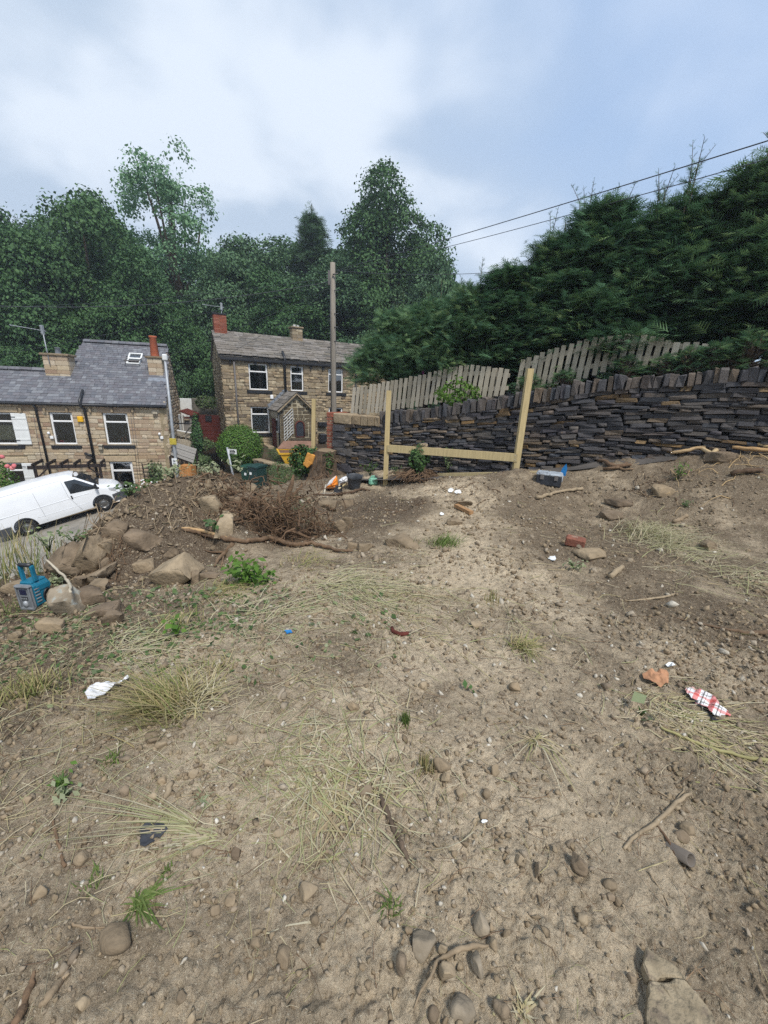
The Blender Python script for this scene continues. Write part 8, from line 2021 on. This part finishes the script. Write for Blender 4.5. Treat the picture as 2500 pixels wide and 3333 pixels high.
tuft(700, 2190, 80, 70, 'thin grass left of the pale rubble patch', 'drygrass', (0, 0), .5, .2, .5)
tuft(360, 2480, 50, 40, 'small green grass sprig among dark clods on the left', 'grass', (-.2, 0), .5, .2, .3)
tuft(540, 2840, 40, 24, 'tiny green sprig below the yellowing stems', 'grass', (0, 0), .3, 0, .2)
tuft(300, 2870, 50, 40, 'faint green grass above the curved brown stick', 'grass', (0, 0), .4, .2, .4, .002)
tuft(1700, 3300, 90, 30, 'pale grass stems at the bottom edge right of the yellow splinter', 'straw', (.2, .3), .6, .3, .1, .004)
tuft(1270, 2950, 60, 30, 'green grass cut by straw below the rotten strip', 'grass', (-.3, 0), .6, .3, .2)
tuft(660, 2600, 60, 30, 'grey withered stalks left of the straw patch', 'pale_weed', (.1, -.4), .7, .4, .1)
tuft(10, 1840, 150, 170, 'tall grass at the left edge beside the lane', 'drygrass', (0, .1), .35, 0, .55, .005)
tuft(80, 1870, 120, 160, 'green grass between lane and radio', 'grass', (.1, 0), .5, .1, .6, .005)
tuft(60, 1990, 60, 120, 'short green grass in front of the radio', 'grass', (0, -.1), .6, .2, .8)
tuft(1000, 1830, 70, 120, 'short green shoots below the branch tip', 'drygrass', (.3, -.1), .7, .5, .6)
tuft(1600, 1960, 50, 40, 'thin yellow-green stems standing on the bare path', 'drygrass', (0, 0), .2, 0, .3, .003, .4)
# leafy plants: stems with leaves
def leafy(px, py, wpx, hpx, n, label, m, size, name='weed', lw=.5, r=np.random.default_rng(33), stems=7, cat='plant', lift=0):
    g = G(px, py); k = mpp(g); t_ = thing(name, label, cat, g); W_, H_ = wpx * k / 2, hpx * k
    mb = MB(); T, N = [], []
    for i in range(stems):
        a = r.uniform(0, 6.28); e = g + np.array([math.cos(a) * W_ * r.uniform(.3, 1), math.sin(a) * W_ * r.uniform(.2, .8), H_ * r.uniform(.5, 1)]); m_ = (g + e) / 2 + np.array([0, 0, H_ * .15]); mb.tube([g - np.array([0, 0, .02]), m_, e], [.006 + .002 * W_, .004, .002], 4)
        for j in range(max(1, n // stems)):
            f = r.uniform(.25, 1.05); p = g * (1 - f) ** 2 + m_ * 2 * f * (1 - f) + e * f * f; T.append(p + r.normal(0, size * .6, 3)); N.append(r.normal(0, .5, 3) + np.array([0, -.3, .9]))
    A = frames_from_normal(np.array(N), r) * (size * r.uniform(.6, 1.3, len(T)))[:, None, None]
    mb.build('stem', M['weed'], t_); me = scatter_mesh('leaves', [leaf_quad(lw)], A, np.array(T) - g, rnd=r.random(len(T))); add_obj('leaves', me, t_, [M[m]]); return t_
leafy(800, 1900, 150, 80, 170, 'leafy bright green plant in front of the long branch', 'bright_leaf', .085)
leafy(868, 1898, 60, 40, 40, 'leafy sprig right of the bright green plant', 'bright_leaf', .07)
leafy(580, 2075, 50, 75, 26, 'single bright green sprout with broad leaves in the trampled weeds', 'bright_leaf', .05, lw=.8)
leafy(705, 1735, 70, 60, 30, 'dark bramble leaves left of the pointed tan rock', 'ivy', .07, lw=.85)
leafy(205, 2560, 50, 50, 24, 'small yellow-green weed at the left', 'bright_leaf', .03)
leafy(215, 2590, 60, 34, 26, 'withered pale leaves below the small yellow-green weed', 'pale_weed', .04)
leafy(1545, 2260, 30, 20, 5, 'single fallen green leaf with a pale underside', 'ivy', .05, stems=2)
leafy(2085, 2325, 46, 34, 8, 'pale green leaf beside the dry matted stems', 'pale_weed', .07, lw=.9, stems=3)
leafy(2235, 1455, 110, 60, 120, 'green weed on the top of the right-hand mound', 'weed', .07)
leafy(2205, 1560, 60, 55, 60, 'bright weed on the slope of the right-hand mound', 'bright_leaf', .05)
leafy(2060, 1480, 60, 55, 60, 'weed at the wall foot left of the right-hand mound', 'bright_leaf', .06)
leafy(2230, 1650, 36, 24, 30, 'small green weed below the pale stone of the mound', 'weed', .04)
leafy(1780, 1528, 60, 150, 170, 'tall yellow-green weed growing up the wall by the toolbox', 'weed', .05, lw=.3)
leafy(1460, 1545, 90, 90, 130, 'nettle-like weeds at the wall foot right of the ivy stump', 'weed', .055)
leafy(1555, 1535, 70, 100, 120, 'weeds against the wall behind the rail', 'weed', .055)
leafy(1205, 1545, 50, 40, 70, 'fern-like green weed at the wall foot behind the can', 'bright_leaf', .06, lw=.3)
leafy(1285, 1545, 60, 30, 60, 'low weeds at the wall foot right of the first frame post', 'weed', .05)
leafy(2360, 1450, 50, 90, 40, 'thin weed in front of the wall near the right edge', 'bright_leaf', .05, stems=3)
leafy(2455, 1450, 60, 80, 50, 'weed at the wall near the right edge', 'weed', .05, stems=4)
leafy(2210, 1450, 110, 150, 46, 'bare sapling with few leaves leaning on the wall above the mound', 'weed', .05, stems=5)
leafy(560, 1552, 150, 40, 130, 'wilted pale leaves on the back edge of the heap before the grey boards', 'pale_weed', .055)
leafy(690, 1536, 150, 30, 110, 'wilted pale leaves behind the crest of the heap', 'pale_weed', .055)
leafy(775, 1535, 70, 50, 24, 'arching wilted stem beside the sign post', 'pale_weed', .09, stems=3)
leafy(420, 1612, 90, 45, 46, 'green bramble by the van bonnet at the edge of the heap', 'weed', .07)
leafy(240, 1760, 110, 40, 40, 'bramble over the lane edge left of the heap', 'weed', .06)
leafy(160, 1790, 110, 60, 40, 'pinkish-stemmed bramble on the far left of the heap', 'pale_weed', .06)
leafy(180, 1905, 80, 34, 130, 'small white-leaved ivy between radio and boulders', 'pale_weed', .04)
leafy(1870, 1850, 70, 24, 60, 'withered green leaves below the thin pale slabs', 'pale_weed', .04)
w = wall_pt(3.25, float(wall_top(3.25)) - .1, -.3); t_ = thing('fence_weed', 'bright green shrub growing through the right end of the left picket fence', 'shrub', w)
leaf_blob('leaves', M['bright_leaf'], w + np.array([0, -.1, .28]), (.5, .25, .32), 520, .085, np.random.default_rng(4), parent=t_)
# foxgloves
for px, pt_ in ((1377, 1198), (1488, 1182)):
    u, z = fence_uv(px, 1260, -.7); q = wall_pt(u, z, -.7); e = P(px, pt_, float(q[1])); t_ = thing('foxglove', 'pink foxglove spike standing behind the left picket fence, %s of the two' % ('left' if px < 1400 else 'right'), 'flower', q - np.array([0, 0, .4])); MB().tube([q - np.array([0, 0, .4]), e], [.012, .004], 5).build('stem', M['weed'], t_)
    mb = MB()
    for j in range(16): p = q + (e - q) * (.35 + .62 * j / 16); mb.lathe([(.004, 0), (.018, .03), (.022, .05)], p + rng.normal(0, .012, 3), 5, rotx(2.2 + rng.normal(0, .4)))
    mb.build('flower', mat('foxglove_pink', [(.35, .07, .22)], bump=0), t_)

# ------------------------------------------------------------------ litter
def sheet(name, label, cat, pts, m, lift=.012, curl=.012, seed=1, sub=3):
    r_ = np.random.default_rng(seed); W_ = [G(a, b) for a, b in pts]; c = np.mean(W_, 0); bm = bmesh.new()
    vs = [bm.verts.new(w - c + np.array([0, 0, lift])) for w in W_]; bm.faces.new(vs); bmesh.ops.triangulate(bm, faces=bm.faces)
    for _ in range(sub): bmesh.ops.subdivide_edges(bm, edges=bm.edges[:], cuts=1, use_grid_fill=True)
    for v in bm.verts:
        wz = float(lot_z(v.co.x + c[0], v.co.y + c[1])) - c[2]; v.co.z = max(wz + .004, v.co.z + curl * float(fbm(v.co.x + seed, v.co.y, 14.0, 3, .5, seed)) * 2)
    me = bpy.data.meshes.new(name); bm.to_mesh(me); bm.free(); o = add_obj(name, me, None, [m], c)
    s = o.modifiers.new('thick', 'SOLIDIFY'); s.thickness = .003; return setp(o, label, cat)
# plaid cloth
pm_ = bpy.data.materials.new('plaid_cloth'); pm_.use_nodes = True; t = pm_.node_tree; n = t.nodes; L = t.links; n.clear()
o_ = n.new('ShaderNodeOutputMaterial'); b_ = n.new('ShaderNodeBsdfPrincipled'); b_.inputs['Roughness'].default_value = .9; L.new(b_.outputs[0], o_.inputs[0]); tcn = n.new('ShaderNodeTexCoord'); mp = n.new('ShaderNodeMapping'); mp.inputs['Rotation'].default_value = (0, 0, .82); mp.inputs['Scale'].default_value = (1, 1, 1); L.new(tcn.outputs['Object'], mp.inputs[0]); sp_x = n.new('ShaderNodeSeparateXYZ'); L.new(mp.outputs[0], sp_x.inputs[0])
def band(axis, period, lo, hi):
    m1 = n.new('ShaderNodeMath'); m1.operation = 'MULTIPLY'; m1.inputs[1].default_value = 1 / period; L.new(sp_x.outputs[axis], m1.inputs[0]); f_ = n.new('ShaderNodeMath'); f_.operation = 'FRACT'; L.new(m1.outputs[0], f_.inputs[0])
    a_ = n.new('ShaderNodeMath'); a_.operation = 'GREATER_THAN'; a_.inputs[1].default_value = lo; L.new(f_.outputs[0], a_.inputs[0]); c_ = n.new('ShaderNodeMath'); c_.operation = 'LESS_THAN'; c_.inputs[1].default_value = hi; L.new(f_.outputs[0], c_.inputs[0])
    m2 = n.new('ShaderNodeMath'); m2.operation = 'MULTIPLY'; L.new(a_.outputs[0], m2.inputs[0]); L.new(c_.outputs[0], m2.inputs[1]); return m2.outputs[0]
def cm(f, a, b, amt=1.0):
    q = n.new('ShaderNodeMix'); q.data_type = 'RGBA'; q.blend_type = 'MULTIPLY'; L.new(f, q.inputs[0])
    if isinstance(a, tuple): q.inputs[6].default_value = (*a, 1)
    else: L.new(a, q.inputs[6])
    q.inputs[7].default_value = (*b, 1); return q.outputs[2]
c1 = cm(band(0, .075, .1, .42), (.72, .70, .70), (.85, .32, .30)); c1 = cm(band(1, .075, .1, .40), c1, (.85, .45, .42)); c1 = cm(band(0, .075, .6, .68), c1, (.3, .3, .28)); c1 = cm(band(1, .075, .62, .70), c1, (.32, .34, .3)); c1 = cm(band(0, .075, .8, .84), c1, (.4, .35, .35)); L.new(c1, b_.inputs['Base Color'])
sheet('plaid_cloth', 'folded white, red and grey plaid cloth lying on the soil at the right', 'cloth', [(2224, 2262), (2245, 2240), (2275, 2252), (2310, 2278), (2340, 2310), (2376, 2336), (2372, 2344), (2316, 2348), (2296, 2312), (2262, 2292)], pm_, .03, .02, 3)
sheet('cloth_fold', 'dark underside of the plaid cloth showing along its lower edge', 'cloth', [(2222, 2268), (2260, 2296), (2294, 2316), (2314, 2352), (2378, 2348), (2376, 2338), (2316, 2340), (2296, 2305), (2262, 2285)], M['black_plastic'], .012, .01, 4)
sheet('rusty_flake', 'thin orange-brown crumpled flake above the dry matted stems', 'scrap', [(2086, 2210), (2112, 2200), (2150, 2204), (2170, 2214), (2172, 2230), (2148, 2240), (2118, 2232), (2094, 2222)], mat('orange_flake', [(.40, .18, .09), (.46, .25, .14)], (.6, 1.2), 14, .9, .3), .025, .03, 5)
sheet('white_strip', 'long crumpled white plastic strip among the grass on the left', 'litter', [(280, 2276), (320, 2256), (380, 2236), (420, 2212), (424, 2226), (372, 2258), (330, 2276), (290, 2290)], M['bag_white'], .03, .03, 6)
sheet('blue_scrap', 'small bright blue plastic scrap on the soil left of centre', 'litter', [(926, 2056), (948, 2054), (952, 2062), (934, 2067)], bpy.data.materials['tool_blue'], .012, .01, 7, 1)
sheet('plastic_shard', 'dark grey plastic shard under the long grass stems', 'litter', [(455, 2700), (482, 2682), (534, 2684), (548, 2702), (515, 2738), (472, 2766), (458, 2762)], mat('shard_grey', [(.04, .042, .048)], (.8, 1.3), 8, .7, .1), .008, .012, 8)
for i, (px, py, s, lab) in enumerate([(1465, 1598, 22, 'white paper scrap behind the stump roots, left of the pair'), (1490, 1604, 22, 'white paper scrap, right of the pair by the stump roots'), (1438, 1676, 16, 'white scrap below the stump mound, left of the offcut'), (1800, 1820, 30, 'white plaster scrap left of the thin pale slabs'), (640, 2150, 26, 'pale rubble chip left of the green stem'), (2180, 2170, 30, 'white crumbled plaster above the plaid cloth'), (1345, 1930, 16, 'white scrap on the dry stems in the middle'), (1415, 2020, 16, 'pale leaf-like scrap on the bare path'), (1395, 2092, 22, 'pale dry seed head on the bare path'), (600, 1655, 18, 'white chip on the dark face of the heap, upper one'), (375, 1905, 14, 'white chip on the dark face of the heap, lower one'), (865, 1812, 14, 'white triangular chip below the long branch'), (1575, 2680, 22, 'white bone-like chip in the pebbly patch'), (350, 1690, 34, 'pale curled bark on the left crest of the heap')]):
    r_ = np.random.default_rng(i + 50); pts = [(px + s * .55 * math.cos(a) * r_.uniform(.6, 1.1), py + s * .32 * math.sin(a) * r_.uniform(.6, 1.1)) for a in np.arange(6) * math.pi / 3]
    sheet('pale_scrap', lab, 'litter', pts, M['white_paint'] if i < 4 or i in (5, 12) else M['pale_rock'], .012, .012, i + 20, 1)
g = G(1302, 2062); k = mpp(g); MB_ = MB(); MB_.tube([G(1276, 2048) + np.array([0, 0, .01]), G(1280, 2062) + np.array([0, 0, .015]), G(1302, 2070) + np.array([0, 0, .015]), G(1330, 2066) + np.array([0, 0, .01])], 7 * k, 6); setp(MB_.build('rusty_hook', mat('rust_red', [(.13, .035, .025)], (.6, 1.3), 12, .9, .2), None, g), 'dark red rusty hook-shaped piece on the bare soil', 'scrap')

# ------------------------------------------------------------------ what nobody could count
def scatter_xy(n, r, ymax=9.5, xs=1.05, near=1.1):
    """spots over the plot, thicker near the viewer"""
    y = np.exp(r.uniform(math.log(near + .15), math.log(ymax + near), n)) - near; x = (y + 1.0) * r.uniform(-xs, xs, n)
    e, _ = poly_dist(x, y, EDGE); wl = y < 10.2 - .617 * (x + 1.42) - .35
    ok = (e < .2) & wl; return x[ok], y[ok]
def lay(name, variants, m, n, smin, smax, r, power=2.2, dens=None, sink=.25, flat=1.0, ymax=9.5, orient_=None):
    x, y = scatter_xy(n, r, ymax)
    if dens is not None: k = r.random(len(x)) < dens(x, y); x, y = x[k], y[k]
    n = len(x); dist = y + 1.6
    s = (smin + (smax - smin) * r.random(n) ** power) * np.clip(dist / 2.6, .8, 1.9); z = lot_z(x, y) + s * (.35 - sink)
    R_ = rand_rots(n, r) if orient_ is None else orient_(n, r); A = R_ * s[:, None, None]; A[:, 2, :] *= flat
    me = scatter_mesh(name, variants, A, np.stack([x, y, z], 1), rnd=r.random(n)); return setp(add_obj(name, me, None, [m]), kind='stuff')
def patchy(x, y, seed, lo=-.15, hi=.25, f=.9): return sstep(fbm(x, y, f, 3, .55, seed), lo, hi)
def heapness(x, y): d, _ = poly_dist(x, y, CREST); return np.exp(-(d / .9) ** 2)
r = np.random.default_rng(111)
lay('pebbles', PEBS, M['pebble'], 36000, .004, .028, r, 3.2, lambda x, y: .12 + .88 * patchy(x, y, 201))
lay('stones', PEBS, M['pebble'], 1500, .022, .060, r, 3.0, lambda x, y: np.clip(.15 + .6 * patchy(x, y, 202) + .5 * heapness(x, y), 0, 1))
lay('soil_clods', PEBS, M['clod'], 60000, .004, .034, r, 3.2, lambda x, y: np.clip(.10 + .75 * patchy(x, y, 203) * (.4 + .6 * (np.abs(x - .3) > .8)) + .8 * heapness(x, y) + .3 * (y > 5), 0, 1))
# rubble on the crest of the heap
RUB = [hull_rock(r, 9, r.uniform(.35, .7), r.uniform(1.1, 1.7)) for _ in range(10)]; n = 480; t = r.uniform(2.2, 7.6, n); C_ = np.array(CREST); cx_ = np.stack([np.interp(t, range(len(C_)), C_[:, i]) for i in range(3)], 1); x = cx_[:, 0] + r.normal(.0, .22, n); y = cx_[:, 1] + r.normal(-.45, .42, n); s = r.uniform(.03, .13, n) * (1 + .8 * (r.random(n) < .15))
A = rand_rots(n, r) * s[:, None, None]; A[:, 2, :] *= .6; me = scatter_mesh('rubble', RUB, A, np.stack([x, y, lot_z(x, y) + s * .02], 1), rnd=r.random(n)); setp(add_obj('rubble', me, None, [M['rock']]), kind='stuff')
# chaff: short straws and bits of root lying flat
def strip(curve):
    V = []; 
    for j in range(4): f = j / 3; V += [(f - .5, curve * math.sin(f * 3.14) - .009 * (1 - f * .6), .02 * math.sin(f * 5)), (f - .5, curve * math.sin(f * 3.14) + .009 * (1 - f * .6), .02 * math.sin(f * 5) + .008)]
    return np.array(V), np.array([[2 * j, 2 * j + 1, 2 * j + 3, 2 * j + 2] for j in range(3)], np.int32)
STR = [strip(c) for c in (-.18, -.05, .0, .08, .2)]
def flat_or(n, r):
    a = r.uniform(0, 6.28, n); p = r.normal(0, .12, n); c, s = np.cos(a), np.sin(a); x = np.stack([c, s, p], 1); x /= np.linalg.norm(x, axis=1)[:, None]; nr = np.array([0, 0, 1.0]) + r.normal(size=(n, 3)) * .2; nr -= x * (nr * x).sum(1)[:, None]; nr /= np.linalg.norm(nr, axis=1)[:, None]; return np.stack([x, np.cross(nr, x), nr], 2)
def weedy(x, y): return np.exp(-(((x + 1.7) / 1.5) ** 2 + ((y - 2.6) / .75) ** 2))            # the trampled strip on the left
def strawp(x, y):
    s = np.zeros(np.shape(x))
    for px, py, rx in ((1060, 2500, .42), (1130, 1930, .7), (2150, 1760, .6), (2230, 2360, .32), (640, 2250, .6), (330, 2180, .8), (1690, 2080, .35), (1360, 1790, .5), (2400, 1880, .6), (1480, 2000, .5), (560, 2700, .3), (1150, 2650, .3), (150, 2280, .9), (420, 2420, .5), (900, 2150, .6)):
        g = G(px, py); s = s + np.exp(-(((x - g[0]) / rx) ** 2 + ((y - g[1]) / (rx * .75)) ** 2))
    return s
lay('straw_litter', STR, M['straw'], 30000, .02, .15, r, 2.6, lambda x, y: np.clip(.10 + .12 * patchy(x, y, 205) + .8 * strawp(x, y), 0, 1), sink=.30, orient_=flat_or)
lay('hay_litter', STR, M['hay'], 13000, .04, .18, r, 2.2, lambda x, y: np.clip(.02 + .8 * strawp(x, y) + .6 * weedy(x, y), 0, 1), sink=.29, orient_=flat_or)
lay('twig_litter', STR, M['root'], 14000, .03, .16, r, 1.8, lambda x, y: np.clip(.16 + .3 * patchy(x, y, 206) + .8 * heapness(x, y) + .25 * (y > 4.5), 0, 1), sink=.30, orient_=flat_or)
lay('trampled_weeds', [leaf_quad(.75), leaf_quad(.4)], M['weed'], 46000, .018, .042, r, 1.2, lambda x, y: np.clip(.9 * weedy(x, y) * (.35 + .65 * patchy(x, y, 207, f=1.6)) - .07, 0, 1), sink=.1, flat=.6)
lay('wilted_weeds', [leaf_quad(.6)], M['pale_weed'], 20000, .016, .042, r, 1.2, lambda x, y: np.clip(.5 * weedy(x, y) - .06, 0, 1), sink=.12, flat=.6)
